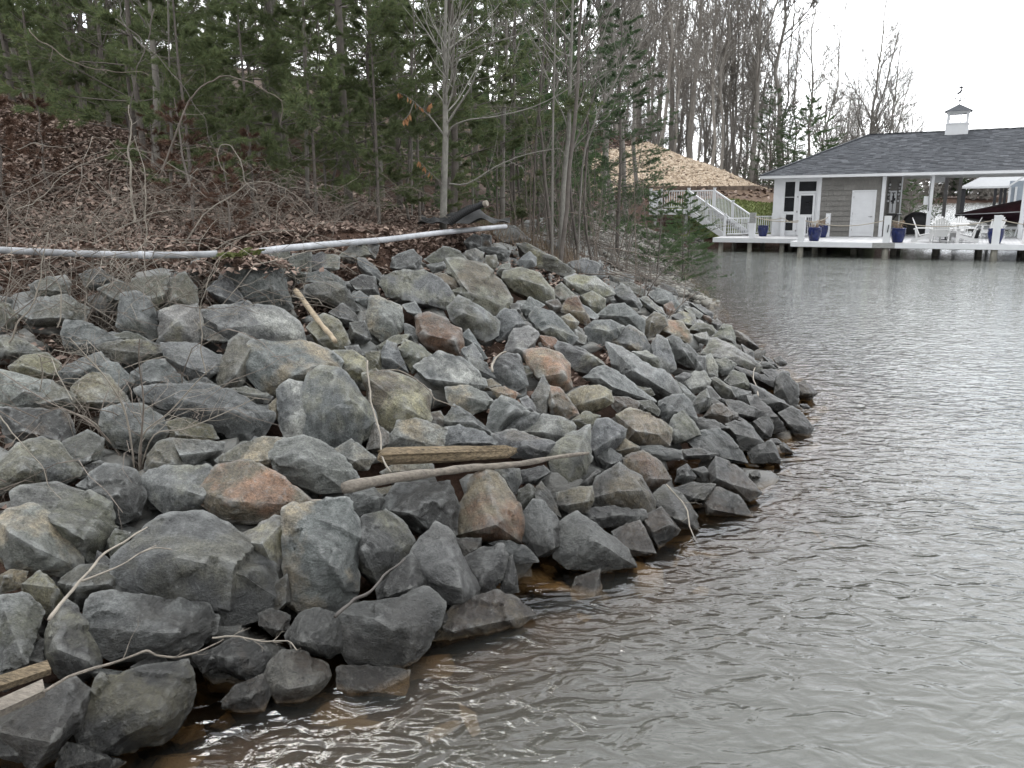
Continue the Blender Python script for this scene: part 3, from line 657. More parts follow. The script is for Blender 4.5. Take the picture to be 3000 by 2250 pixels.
C;130,610 230,540 300,600 365,690 290,790 200,700;yo;yellowish stone under the forked branch;small yellowish stone just left of the forked branch
C;0,560 70,530 150,540 130,620 0,655;yt
C;350,600 440,520 560,500 670,540 670,660 540,700 440,750 390,680;od
C;0,700 160,680 240,770 180,860 100,980 20,1080 0,1090;og;olive slab at the lower left edge;olive-grey slab cut by the lower left edge of the picture
C;1210,1010 1340,930 1470,940 1540,1000 1520,1120 1430,1160 1330,1110 1260,1080;db
C;1280,1270 1360,1190 1500,1130 1540,1200 1500,1330 1380,1330 1290,1300;db
C;510,1110 560,1090 700,1110 720,1140 600,1170;g
C;760,1080 850,1030 940,1030 960,1090 800,1130;d
C;1480,780 1560,750 1650,790 1640,860 1560,890 1490,840;bd
C;620,360 660,300 740,320 700,450 640,480;o
C;740,330 860,280 890,300 880,350 780,400;o
C;100,1000 240,930 280,1040 140,1060;d
C;1560,620 1640,560 1660,700 1580,760;d
C;560,420 640,480 600,540 540,500;d
C;60,880 180,860 240,930 120,1020;d
C;1100,1020 1220,980 1260,1060 1160,1110;d
U;C;970,1500 1050,1430 1150,1410 1170,1480 1080,1560 1000,1570;t;tan stone under water;tan stone lying just under the water at the bottom left
U;C;1210,1420 1300,1340 1340,1400 1260,1450;t
U;C;640,1600 720,1570 810,1610 800,1650 700,1659;t
U;C;790,1650 900,1590 1100,1570 1180,1659 900,1700;b
U;C;1080,1180 1250,1180 1260,1280 1130,1330 1080,1260;b
U;C;1700,1290 1850,1240 2000,1260 1980,1370 1750,1350;b
U;D;830,760 930,740 980,790 950,830 860,810;b
U;D;860,680 940,640 1050,680 1060,740 960,720;b
U;D;480,1060 580,1060 580,1160 480,1150;b
U;D;690,960 850,960 860,1020 730,1020;b
U;D;1100,870 1240,900 1210,990 1090,970;b
U;D;300,1120 350,1040 350,1180 300,1230;b
U;D;520,1180 620,1190 640,1240 520,1240;b
U;D;1010,960 1090,1000 1060,1060 980,1040;b
U;E;1700,1510 1740,1500 1790,1540 1730,1545;b
'''
def hull_rock(rng, ctr, outline, front, back, detail, rough):
    """outline / front / back: world points; returns a mesh centred on ctr, turned at random so that its grain runs its own way"""
    bm = bmesh.new()
    for p in list(outline) + list(front) + list(back): bm.verts.new(Vector(p) - Vector(ctr))
    r = bmesh.ops.convex_hull(bm, input=bm.verts)
    bmesh.ops.delete(bm, geom=[v for v in bm.verts if not v.link_faces], context='VERTS')
    bmesh.ops.triangulate(bm, faces=bm.faces[:])
    size = max((v.co.length for v in bm.verts), default=0.1)
    for it in range(detail):
        lim = size * (0.55, 0.30, 0.17, 0.10, 0.072, 0.055)[it]
        es = [e for e in bm.edges if e.calc_length() > lim]
        if es:
            bmesh.ops.subdivide_edges(bm, edges=es, cuts=1, use_grid_fill=True)
            bmesh.ops.triangulate(bm, faces=[f for f in bm.faces if len(f.verts) > 3])
        if it == 2: bmesh.ops.smooth_vert(bm, verts=bm.verts, factor=0.10, use_axis_x=True, use_axis_y=True, use_axis_z=True)
    bm.normal_update()
    off = Vector((rng.uniform(-50, 50), rng.uniform(-50, 50), rng.uniform(-50, 50)))
    rot = Euler((rng.uniform(0, 6.28), rng.uniform(0, 6.28), rng.uniform(0, 6.28))).to_matrix()
    sc = 1.0 / size; mv = []
    for v in bm.verts:
        q = rot @ v.co * sc
        n1 = noise.noise(q * 1.7 + off)
        st = noise.noise(Vector((q.x * 1.2, q.y * 1.2, q.z * 7.0)) + off)       # bedding steps
        n3 = noise.noise(q * 9.0 + off)
        n3 += 1.6 * (0.35 - abs(noise.noise(q * 3.6 + off))) + 0.8 * (0.3 - abs(noise.noise(q * 7.5 + off)))        # chipped hollows
        vd, vp = noise.voronoi(q * 1.9 + off); cv = noise.cell_vector(vp[0] * 7.3)        # broken facets
        n1 = .5 * n1 + 2.1 * (cv - Vector((.5, .5, .5))).dot(q * 1.9 + off - vp[0])
        mv.append(v.normal * (size * rough * (0.55 * n1 + 0.5 * (abs(st) ** 0.7 - 0.4) + 0.22 * n3)))
    for v, d in zip(bm.verts, mv): v.co += d
    if detail > 2: bmesh.ops.smooth_vert(bm, verts=bm.verts, factor=0.18, use_axis_x=True, use_axis_y=True, use_axis_z=True)
    bmesh.ops.recalc_face_normals(bm, faces=bm.faces[:])
    for e in bm.edges:
        if len(e.link_faces) == 2 and e.calc_face_angle(0) > 0.5: e.smooth = False
    bm.transform(rot.to_4x4())
    me = bpy.data.meshes.new('boulder'); bm.to_mesh(me); bm.free()
    me.polygons.foreach_set('use_smooth', np.ones(len(me.polygons), bool))
    return me, rot.inverted()
def add_rock(rng, name, ctr, outline, front, back, detail, col, stain, rough=0.078):
    me, inv = hull_rock(rng, ctr, outline, front, back, detail, rough)
    o = link_mesh(name, me, M['rock'], None, Vector(ctr)); o.rotation_euler = inv.to_euler()
    o.color = (*col, 1); o['stain'] = [*stain]
    return o
def rock_at(rng, poly, colour, under=False):
    P = np.array(poly); c = P.mean(0); P = c + (P - c) * 1.16
    w_, h_ = np.ptp(P[:, 0]), np.ptp(P[:, 1])
    if under: ctr = at_z(c[0], c[1], -0.20)
    else: ctr = on_bank(c[0], c[1] + 0.12 * h_, 0.0, 0.02)
    if not under:
        d0 = ray(c[0], c[1]); ctr = CPOS + d0 * (((ctr - CPOS) @ _F))
    dep = (ctr - CPOS) @ _F
    mpp = dep / FPX; size = min(w_, h_) * mpp; big = max(w_, h_) * mpp
    view = (ctr - CPOS); view = view / np.linalg.norm(view)
    e = 0.15
    gx_ = float(bank_z([ctr[0] + e], [ctr[1]])[0] - bank_z([ctr[0] - e], [ctr[1]])[0]) / (2 * e)
    gy_ = float(bank_z([ctr[0]], [ctr[1] + e])[0] - bank_z([ctr[0]], [ctr[1] - e])[0]) / (2 * e)
    sn = np.array([-gx_, -gy_, 1.0]); sn /= np.linalg.norm(sn)
    n = sn * (1.0 if under else 0.55) - view * 0.75; n /= np.linalg.norm(n)
    ctr = ctr - view * 0.10 * size
    out_ = []
    for u, v in P:
        d = ray(u, v); t = ((ctr - CPOS) @ n) / (d @ n); out_.append(CPOS + d * t)
    out_ = np.array(out_)
    # ridge in front: lies on the same sight lines, nearer to the viewer
    front = []
    a = rng.uniform(-0.5, 0.5); ry = rng.uniform(-0.12, 0.30)
    for k in range(rng.choice((2, 2, 3))):
        s = rng.uniform(-0.75, 0.75)
        u = c[0] + s * 0.42 * w_ ; v = c[1] + (ry + a * s * 0.5 + rng.uniform(-0.12, 0.12)) * h_ * 0.8
        d = ray(u, v); t = ((ctr - CPOS) @ n) / (d @ n)
        front.append(CPOS + d * (t - size * rng.uniform(0.22, 0.52)))
    back = []
    for q in out_[::2]:
        m = ctr + (q - ctr) * rng.uniform(0.55, 0.85)
        back.append(m - n * size * rng.uniform(0.35, 0.7) + view * size * 0.15)
    px = max(w_, h_)
    detail = 6 if px > 115 else 5 if px > 60 else 4 if px > 22 else (3 if px > 11 else 2)
    k = colour[0]; col = np.array(PAL[k]); j = rng.uniform(0.36, 0.74); col = col * j
    col = np.clip(col * np.array([rng.uniform(.97, 1.03) for _ in range(3)]), 0, 1)
    stain = (*PAL[colour[1]], 0.9) if len(colour) > 1 else (*PAL[rng.choice('toyg')], rng.uniform(0.0, 0.45))
    o = add_rock(rng, 'boulder', ctr, out_, front, back, detail, col, stain)
    return o, c, w_, h_
RK = []
rr_ = random.Random(11)
for line in ROCKS.strip().split('\n'):
    f = line.split(';'); under = f[0] == 'U'
    if under: f = f[1:]
    poly = frl(f[0], f[1])
    o, c, w_, h_ = rock_at(rr_, poly, f[2], under)
    RK.append(dict(o=o, c=c, w=w_, h=h_, col=f[2], short=f[3] if len(f) > 3 else None, label=f[4] if len(f) > 4 else None, under=under))
majors = [r for r in RK if r['short']]
used = set()
for r in RK:
    o = r['o']; setp(o, cat='boulder', group='boulders of the riprap bank')
    if r['label']:
        o['label'] = r['label']; used.add(r['label']); continue
    sz = math.sqrt(r['w'] * r['h']); asp = r['w'] / max(r['h'], 1)
    size = 'small' if sz < 22 else ('medium' if sz < 40 else 'large')
    shape = 'flat' if asp > 2.1 else ('oblong' if asp > 1.45 else ('upright' if asp < 0.72 else 'angular'))
    near = sorted(majors, key=lambda q: (q['c'][0] - r['c'][0]) ** 2 + (q['c'][1] - r['c'][1]) ** 2)[:5]
    def rel(q):
        dx, dy = r['c'][0] - q['c'][0], r['c'][1] - q['c'][1]
        if abs(dx) > 1.8 * abs(dy): return 'right of' if dx > 0 else 'left of'
        if abs(dy) > 1.8 * abs(dx): return 'below' if dy > 0 else 'above'
        return ('below and ' if dy > 0 else 'above and ') + ('right of' if dx > 0 else 'left of')
    noun = 'submerged stone' if r['under'] else ('stone' if size == 'small' else 'rock')
    cands = [f"{size} {CNAME[r['col'][0]]} {shape} {noun} {rel(q)} the {q['short']}" for q in near]
    cands += [f"{size} {CNAME[r['col'][0]]} {noun} {rel(near[0])} the {near[0]['short']}, nearer the {q['short']}" for q in near[1:]]
    lab = next((x for x in cands if x not in used and len(x.split()) <= 16), cands[0])
    used.add(lab); o['label'] = lab

# rubble chinking between the boulders: too small and dark to single out
def random_rock(rng, name, ctr, r, col, flat=0.7, detail=2, stain=None):
    pts = []
    for k in range(11):
        d = Vector((rng.gauss(0, 1), rng.gauss(0, 1), rng.gauss(0, 1))); d.normalize()
        d *= r * rng.uniform(0.8, 1.15); d.z *= flat; d.x *= rng.uniform(0.8, 1.25)
        pts.append(Vector(ctr) + d)
    return add_rock(rng, name, ctr, pts, [], [], detail, col, stain or (*PAL[rng.choice('toyg')], rng.uniform(0, 0.6)))
_fill = []
rf = random.Random(5)
for k in range(3600):
    y = rf.uniform(2.6, 30) ; x = rf.uniform(-7, 6)
    d = float(signed_dist([x], [y])[0])
    if not -0.5 < d < 4.6: continue
    u, v = project((x, y, 1.0))
    if not -60 < u < 1080 : continue
    dd = 0.16 + 0.02 * rf.random()
    _fill.append((x, y, d))
cols = [PAL[c] for c in 'ddgoobdg']
base_fill = []
for k in range(8):
    me, inv = hull_rock(rf, (0, 0, 0), [Vector((rf.gauss(0, 1), rf.gauss(0, 1), rf.gauss(0, .7))).normalized() * rf.uniform(.8, 1.2) for _ in range(12)], [], [], 1, 0.08)
    base_fill.append(me); me.materials.append(M['rock'])
_zf = bank_z([q[0] for q in _fill], [q[1] for q in _fill])
_cache = {}
for me in base_fill:
    co = np.empty(len(me.vertices) * 3, np.float32); me.vertices.foreach_get('co', co); fi = np.empty(len(me.polygons) * 3, np.int32); me.polygons.foreach_get('vertices', fi); _cache[me.name] = (co.reshape(-1, 3), fi.reshape(-1, 3))
for tone, (colr, lab) in enumerate((((.07, .07, .064), 'small dark broken stone filling the gaps between the boulders'), ((.11, .112, .108), 'small grey broken stone filling the gaps between the boulders'), ((.10, .085, .066), 'small brownish broken stone filling the gaps between the boulders'))):
    _fv, _ff, _n = [], [], 0
    for k, (x, y, d) in enumerate(_fill):
        if k % 3 != tone: continue
        co, fi = _cache[rf.choice(base_fill).name]; r = rf.uniform(0.07, 0.21) * (1.15 if y < 8 else 1.0)
        R3 = np.array(Euler((rf.uniform(0, 6), rf.uniform(0, 6), rf.uniform(0, 6))).to_matrix())
        co = (co @ R3.T) * np.array([r * rf.uniform(.9, 1.4), r * rf.uniform(.8, 1.2), r * rf.uniform(.6, .9)]) + np.array([x, y, _zf[k] - 0.10 - 0.35 * r])
        _fv.append(co); _ff.append(fi + _n); _n += len(co)
    o = link_mesh('stone_chinking', mesh_np('stone_chinking', np.concatenate(_fv), np.concatenate(_ff), False), M['rock'])
    o.color = (*colr, 1); o['stain'] = [.17, .13, .085, .8]
    setp(o, lab, 'rubble', kind='stuff')
# ------------------------------------------------------------------ boathouse, decks and everything on them (local frame: a along the front, b back from the deck edge)
BT = math.radians(29); BO = np.array([11.9, 34.5, 0.0])
BA = np.array([math.cos(BT), -math.sin(BT), 0]); BB = np.array([math.sin(BT), math.cos(BT), 0])
def W(a, b, z): return tuple(BO + BA * a + BB * b + np.array([0, 0, z]))
class LB(MB):
    """MB in the boathouse frame; part() links it under an Empty that stands at (a,b,z)"""
    def part(s, name, mat, parent):
        o0 = parent['_o'] if '_o' in parent.keys() else (0, 0, 0)
        me = bpy.data.meshes.new(name); me.from_pydata([(x - o0[0], y - o0[1], z - o0[2]) for x, y, z in s.v], [], s.f)
        if s.smooth: me.polygons.foreach_set('use_smooth', np.ones(len(me.polygons), bool))
        me.update(); o = link_mesh(name, me, mat, parent); o['_o'] = list(o0); return o
def bthing(name, a, b, z, label, cat, group=None):
    o = empty(name, W(a, b, z), label, cat, group, -BT); o['_o'] = [a, b, z]; return o
def fin():
    for o in bpy.data.objects:
        if '_o' in o.keys(): del o['_o']
M['white'] = simple_mat('white_trim', (0.66, 0.67, 0.685), 0.45, 0.05, 3.0, 0.05, 60)
M['deck'] = simple_mat('painted_deck', (0.49, 0.49, 0.495), 0.7, 0.14, 2.2, 0.2, 30, objvar=0.08)
M['greywood'] = simple_mat('bare_weathered_wood', (0.30, 0.30, 0.29), 0.85, 0.25, 6, 0.4, 30, stretch=(1, 1, 6))
M['pile'] = simple_mat('treated_pile', (0.20, 0.19, 0.16), 0.85, 0.35, 5, 0.5, 30, stretch=(3, 3, 0.6))
M['shingle'] = simple_mat('grey_wall_shingle', (0.19, 0.183, 0.17), 0.8, 0.14, 6, 0.35, 25, stretch=(5, 5, 1), objvar=0.10)
M['glass'] = simple_mat('dark_screen', (0.016, 0.017, 0.02), 0.18, 0.3, 3)
M['metal'] = simple_mat('dull_metal', (0.35, 0.35, 0.36), 0.4, 0.1, 8, metal=0.8)
M['black'] = simple_mat('black_iron', (0.02, 0.02, 0.024), 0.5, 0.2, 8)
M['ceil'] = simple_mat('soffit_paint', (0.62, 0.63, 0.64), 0.6, 0.05, 3)
M['shadegrey'] = simple_mat('shaded_post', (0.36, 0.35, 0.35), 0.7, 0.12, 4)  # this grey carries the shade on the rear posts; some floats share it
M['rope'] = simple_mat('hemp_rope', (0.36, 0.32, 0.26), 0.9, 0.2, 60, 0.5, 120)
M['blue'] = simple_mat('cobalt_glaze', (0.009, 0.016, 0.080), 0.15, 0.5, 4)
M['soil'] = simple_mat('pot_soil', (0.05, 0.038, 0.028), 0.95, 0.3, 30, 0.5)
M['deadplant'] = simple_mat('dead_stems', (0.27, 0.20, 0.14), 0.9, 0.3, 20)
M['chair'] = simple_mat('white_poly_lumber', (0.68, 0.68, 0.675), 0.5, 0.04, 5)
M['maroon'] = simple_mat('maroon_canvas', (0.052, 0.014, 0.02), 0.75, 0.25, 3, 0.2, 30)
M['hull'] = simple_mat('dark_hull', (0.028, 0.012, 0.018), 0.3, 0.15, 3)
M['cover'] = simple_mat('black_grill_cover', (0.035, 0.035, 0.037), 0.6, 0.3, 5, 0.4, 12)
M['slate'] = simple_mat('far_roof', (0.36, 0.37, 0.38), 0.8, 0.08, 8)
M['bluewall'] = simple_mat('blue_grey_siding', (0.30, 0.34, 0.39), 0.7, 0.08, 5)
def island_mat(name, cols, rough=0.9, noise_scale=20.0, nvar=0.2, spec=0.2, translucent=0.0):
    m, t, b = new_mat(name); geo = nd(t, 'ShaderNodeNewGeometry')
    r = t.nodes.new('ShaderNodeValToRGB'); r.color_ramp.interpolation = 'LINEAR'
    e = r.color_ramp.elements
    while len(e) < len(cols): e.new(0.5)
    for i, c in enumerate(cols): e[i].position = i / max(1, len(cols) - 1); e[i].color = (*c, 1)
    t.links.new(geo.outputs['Random Per Island'], r.inputs['Fac'])
    n = nd(t, 'ShaderNodeTexNoise', Scale=noise_scale, Detail=5.0); t.links.new(geo.outputs['Position'], n.inputs['Vector'])
    r2 = ramp(t, 0.3, (1 - nvar,) * 3, 0.7, (1 + nvar,) * 3); t.links.new(n.outputs['Fac'], r2.inputs['Fac'])
    mm = nd(t, 'ShaderNodeMixRGB', blend_type='MULTIPLY'); mm.inputs['Fac'].default_value = 1
    t.links.new(r.outputs[0], mm.inputs['Color1']); t.links.new(r2.outputs[0], mm.inputs['Color2']); t.links.new(mm.outputs[0], b.inputs['Base Color'])
    b.inputs['Roughness'].default_value = rough; b.inputs['Specular IOR Level'].default_value = spec
    if translucent:
        tl = nd(t, 'ShaderNodeBsdfTranslucent'); t.links.new(mm.outputs[0], tl.inputs['Color'])
        ms = nd(t, 'ShaderNodeMixShader'); ms.inputs[0].default_value = translucent
        t.links.new(b.outputs[0], ms.inputs[1]); t.links.new(tl.outputs[0], ms.inputs[2]); t.links.new(ms.outputs[0], t.nodes['Material Output'].inputs['Surface'])
    return m
M['roof'] = island_mat('asphalt_shingles', [(.055, .058, .065), (.09, .095, .105), (.07, .075, .083), (.12, .126, .138)], 0.95, 30, 0.25)
DZ = 0.64                                                # deck level
# --- main deck
D = bthing('main_deck', 4, 0, 0, 'broad white-painted deck with its white edge board in front of the boathouse', 'deck')
k = 0
for i in range(int(17 / 0.147)):
    a0 = 0.02 + i * 0.147
    if a0 > 16.6: break
    LB().box(a0, a0 + 0.139, 0.04, 6.75, DZ - 0.035, DZ + rnd.uniform(-0.002, 0.002)).part('plank', M['deck'], D)
for (x0, x1, mt) in ((-0.01, 3.17, 'white'), (3.175, 4.0, 'greywood'), (4.005, 9.2, 'white'), (9.205, 16.6, 'white')):
    LB().box(x0, x1, 0.0, 0.036, 0.44, DZ + 0.004).part('edge_board', M[mt], D)
LB().box(-0.03, 0.006, 0.04, 2.6, 0.44, DZ + 0.003).part('edge_board', M['white'], D)
LB().box(0.0, 16.6, 6.76, 6.8, 0.4, DZ + 0.003).part('edge_board', M['greywood'], D)
for a_, b_ in [(0.37, 0.16), (3.66, 0.16), (7.46, 0.16), (11.3, 0.16)] + [(x, y) for x in (0.6, 2.2, 3.8, 5.4, 7, 8.6, 10.2) for y in (2.6, 5.4)]:
    m = LB(); m.smooth = True
    m.lathe([(0.13, -2.3), (0.125, 0.0), (0.12, DZ - 0.05)], 12, (a_, b_, 0)).part('pile', M['pile'], D)
for y in (0.45, 2.4, 4.6, 6.4):
    LB().box(0.05, 16.5, y, y + 0.09, 0.40, DZ - 0.036).part('joist_beam', M['greywood'], D)
# --- lower side dock
D2 = bthing('side_dock', -2.2, 2.6, 0, 'narrow white side dock between the stairs and the main deck', 'deck')
for i in range(27):
    a0 = -4.0 + i * 0.147
    LB().box(a0, a0 + 0.139, 2.64, 5.38 if a0 > -1.95 else 7.3, DZ - 0.037, DZ - 0.002).part('plank', M['deck'], D2)
LB().box(-4.0, -0.04, 2.6, 2.638, 0.44, DZ + 0.002).part('edge_board', M['white'], D2)
LB().box(-4.04, -4.002, 2.6, 7.3, 0.44, DZ + 0.002).part('edge_board', M['white'], D2)
for a_, b_ in ((-3.7, 2.85), (-2.34, 2.8), (-0.9, 2.9), (-3.6, 5), (-2.2, 5), (-0.9, 5)):
    m = LB(); m.smooth = True; m.lathe([(0.115, -2.0), (0.11, DZ - 0.05)], 12, (a_, b_, 0)).part('pile', M['pile'], D2)
# --- stairs with white railings
S = bthing('railed_stairs', -5, 6, 0, 'white railed stairs and landing climbing left from the dock to the lawn', 'stairs')
Q1 = Vector((-3.96, 4.43, DZ)); WV = Vector((1.13, 0.82, 0)); UP = Vector((-2.42, 1.82, 1.28)); LZ = 1.92
Q2 = Q1 + WV; P1 = Q1 + UP; P2 = Q2 + UP
def railing(parent, p0, p1, h=0.95, posts=(True, True), low=0.12, n=None):
    p0 = Vector(p0); p1 = Vector(p1); L_ = (p1 - p0).length
    for q, on in ((p0, posts[0]), (p1, posts[1])):
        if on:
            LB().box(q.x - .055, q.x + .055, q.y - .055, q.y + .055, q.z - 0.02, q.z + h + 0.10).part('newel_post', M['white'], parent)
            LB().box(q.x - .07, q.x + .07, q.y - .07, q.y + .07, q.z + h + 0.102, q.z + h + 0.14).part('post_cap', M['white'], parent)
    z = Vector((0, 0, 1)); e = (p1 - p0).normalized() * 0.056
    LB().beam(p0 + z * h + e, p1 + z * h - e, 0.07, 0.06).part('top_rail', M['white'], parent)
    LB().beam(p0 + z * low + e, p1 + z * low - e, 0.05, 0.05).part('bottom_rail', M['white'], parent)
    n = n or max(3, int(L_ / 0.125))
    for i in range(1, n):
        q = p0.lerp(p1, i / n)
        LB().box(q.x - .016, q.x + .016, q.y - .016, q.y + .016, q.z + low + 0.026, q.z + h - 0.031).part('baluster', M['white'], parent)
LL = Vector((-8.45, 6.25, LZ))
mid1 = Q1.lerp(P1, 0.5); mid2 = Q2.lerp(P2, 0.5)
railing(S, Q1, mid1); railing(S, mid1, P1, posts=(False, True))
railing(S, Q2, mid2); railing(S, mid2, P2, posts=(False, True))
railing(S, LL, P1, posts=(True, False)); railing(S, (-6.9, 8.0, LZ), P2, posts=(True, False))
railing(S, LL, (-8.45, 8.0, LZ), posts=(False, True))
for i in range(8):
    f_ = (i + 0.6) / 8
    c = Q1.lerp(P1, f_); LB().obox((c + WV * 0.5) + Vector((0, 0, -0.05)), (0.70, 0.15, 0.02), Matrix((WV.normalized(), Vector((-.8, .6, 0)), Vector((0, 0, 1)))).transposed()).part('tread', M['greywood'], S)
for c in (Q1, Q2):
    e = c + UP; LB().beam(c + Vector((0, 0, -0.02)), e + Vector((0, 0, -0.14)), 0.045, 0.26).part('stringer', M['white'], S)
for i in range(12):
    y = 6.26 + i * 0.147; LB().box(-8.5, -5.35, y, y + 0.139, LZ - 0.035, LZ).part('plank', M['deck'], S)
LB().box(-8.5, -6.3, 6.2, 6.24, LZ - 0.27, LZ + 0.003).part('edge_board', M['white'], S)
for a_, b_ in ((-6.5, 6.35), (-8.2, 6.4), (-5.5, 7.3)):
    m = LB(); m.smooth = True; m.lathe([(0.09, -1.0), (0.09, LZ - 0.04)], 12, (a_, b_, 0)).part('pile', M['greywood'], S)
G = bthing('stair_gate', -3.4, 4.8, DZ, 'low white gate closing the foot of the railed stairs', 'gate')
railing(G, Q1 + Vector((0.08, -0.05, 0)), Q2 + Vector((-0.05, -0.14, 0)), h=0.86, n=11, posts=(False, True))
R2 = bthing('dock_railing', -2.6, 7, DZ, 'short white railing behind the blue pot, left of the screened corner', 'railing')
railing(R2, (-3.05, 6.2, DZ), (-2.2, 7.1, DZ), h=0.9, n=10)
# --- mooring posts and ropes
posts = [(-1.33, 5.15, 'white', 1.0, 'slim white rope post right against the screened corner'), (0.84, 4.22, 'white', 1.06, 'white rope post standing behind the pair of blue pots'),
         (-2.34, 3.17, 'white', 1.12, 'white rope post with a bare grey wooden top on the side dock'), (0.37, 0.16, 'white', 1.02, 'white rope post at the front left corner of the main deck'),
         (3.66, 0.16, 'white', 1.03, 'white rope post with a black cleat at the middle of the deck edge'), (7.46, 0.16, 'white', 1.05, 'white rope post in front of the blue pot near the right edge')]
tops = {}
for i, (a_, b_, mt, h, lab) in enumerate(posts):
    p = bthing('rope_post', a_, b_, DZ, lab, 'post', 'rope posts along the deck'); r = 0.095 if i < 2 else 0.125
    LB().box(a_ - r, a_ + r, b_ - r, b_ + r, DZ + 0.003, DZ + (h * 0.6 if i == 2 else h)).part('shaft', M['white'], p)
    if i == 2: LB().box(a_ - r, a_ + r, b_ - r, b_ + r, DZ + h * 0.6 + 0.001, DZ + h).part('bare_top', M['greywood'], p)
    LB().box(a_ - r - .006, a_ + r + .006, b_ - r - .006, b_ + r + .006, DZ + h + 0.001, DZ + h + 0.03).part('cap', M['white'] if i != 2 else M['greywood'], p)
    if i == 4: LB().beam((a_ + 0.03, b_ - r - 0.02, DZ + 0.42), (a_ + 0.06, b_ - r - 0.02, DZ + 0.72), 0.03, 0.04, (0, 1, 0)).part('cleat', M['black'], p)
    tops[i] = (a_, b_, DZ + h * 0.86, r)
def rope(i, j, sag, lab):
    (a0, b0, z0, r0), (a1, b1, z1, r1) = tops[i], tops[j]
    p0 = Vector((a0, b0, z0)); p1 = Vector((a1, b1, z1)); d = (p1 - p0).normalized(); p0 += d * r0; p1 -= d * r1
    pts = [p0.lerp(p1, k / 16) - Vector((0, 0, sag * 4 * (k / 16) * (1 - k / 16))) for k in range(17)]
    t_ = bthing('rope', p0.x, p0.y, p0.z, lab, 'rope', 'ropes between the deck posts'); m = LB(); m.smooth = True
    m.tube(pts, 0.018, 6).part('strand', M['rope'], t_)
rope(3, 4, 0.22, 'sagging rope in front of the grey wall and white door'); rope(4, 5, 0.24, 'sagging rope in front of the white table and chairs')
rope(2, 3, 0.12, 'short rope from the side dock post to the deck corner post'); rope(0, 3, 0.14, 'thin rope from the slim corner post to the front corner post')
rope(1, 3, 0.12, 'short rope above the pair of blue pots'); rope(0, 2, 0.1, 'thin rope along the side dock to the grey topped post')
tops[9] = (11.3, 0.16, DZ + .9, 0.12); rope(5, 9, 0.24, 'sagging rope leaving the picture at the right edge')
# --- boathouse
H = bthing('boathouse', 3, 8, 0, 'grey shingled boathouse with dark hipped roof and white cupola', 'boathouse')
WB = 5.4; SZ = 3.36
wall = LB().box(0.28, 1.655, WB + 0.03, WB + 0.10, DZ + 0.003, SZ); wall.box(2.70, 2.90, WB + 0.03, WB + 0.10, DZ + 0.003, SZ); wall.box(1.655, 2.70, WB + 0.03, WB + 0.10, 2.76, SZ)
FW = wall.part('front_wall', M['shingle'], H)
shm = {}
def shingle_obj(w_, h_):
    key = (round(w_, 2), round(h_, 2))
    if key not in shm:
        m = MB(); w2, h2 = key; m.add([(0, 0.034, 0), (w2, 0.034, 0), (w2, 0.0, h2), (0, 0.0, h2), (0, -0.004, 0), (w2, -0.004, 0), (w2, -0.004, h2), (0, -0.004, h2)],
                                      [(4, 5, 1, 0), (0, 1, 2, 3), (1, 5, 6, 2), (0, 3, 7, 4), (3, 2, 6, 7)]); me = m.mesh('wall_shingle')
        # thicker at its lower edge, facing the front (-y)
        for v in me.vertices: v.co.y = -v.co.y
        me.flip_normals(); me.materials.append(M['shingle']); shm[key] = me
    return shm[key]
def shingle_rows(x0, x1, yb, zmax, holes, parent, z0=DZ + 0.01):
    z = z0; ex = 0.235
    while z < zmax - 0.02:
        h_ = min(ex, zmax - z); x = x0
        while x < x1 - 0.02:
            w_ = min(rnd.choice((0.22, 0.28, 0.34, 0.42, 0.50)), x1 - x); segs = [(x, x + w_)]
            for (ha, hb, hz) in holes:
                if z < hz:
                    segs = [s_ for a_, b_ in segs for s_ in ((a_, min(b_, ha)), (max(a_, hb), b_)) if s_[1] - s_[0] > 0.03]
            for a_, b_ in segs:
                o = link_mesh('wall_shingle', shingle_obj(b_ - a_ - 0.006, h_ - 0.003), None, parent)
                o0 = parent['_o']; o.location = (a_ - o0[0], yb - o0[1], z - o0[2])
            x += w_
        z += ex
shingle_rows(0.28, 2.90, WB + 0.028, SZ, [(1.655, 2.70, 2.76)], FW)
# door
LB().box(1.655, 1.73, WB - 0.03, WB + 0.06, DZ + .003, 2.76).part('door_trim', M['white'], H); LB().box(2.625, 2.70, WB - 0.03, WB + 0.06, DZ + .003, 2.76).part('door_trim', M['white'], H); LB().box(1.73, 2.625, WB - 0.03, WB + 0.06, 2.69, 2.76).part('door_trim', M['white'], H)
DR = LB().box(1.735, 2.62, WB, WB + 0.045, DZ + 0.02, 2.685).part('door', M['white'], H)
for x0 in (1.84, 2.23):
    for z0, z1 in ((0.80, 1.22), (1.34, 2.02), (2.14, 2.52)):
        m = LB(); m.box(x0, x0 + 0.285, WB - 0.008, WB - 0.0005, z0, z1)
        m.box(x0 + .05, x0 + 0.235, WB - 0.02, WB - 0.0085, z0 + .05, z1 - .05); m.part('door_panel', M['white'], DR)
m = LB(); m.beam((2.55, WB - 0.05, 1.56), (2.43, WB - 0.05, 1.56), 0.02, 0.025); m.box(2.53, 2.58, WB - 0.05, WB - 0.001, 1.53, 1.59); m.part('handle', M['metal'], DR)
for z in (0.9, 1.65, 2.4): LB().box(1.72, 1.75, WB - 0.012, WB - 0.001, z, z + 0.1).part('hinge', M['metal'], DR)
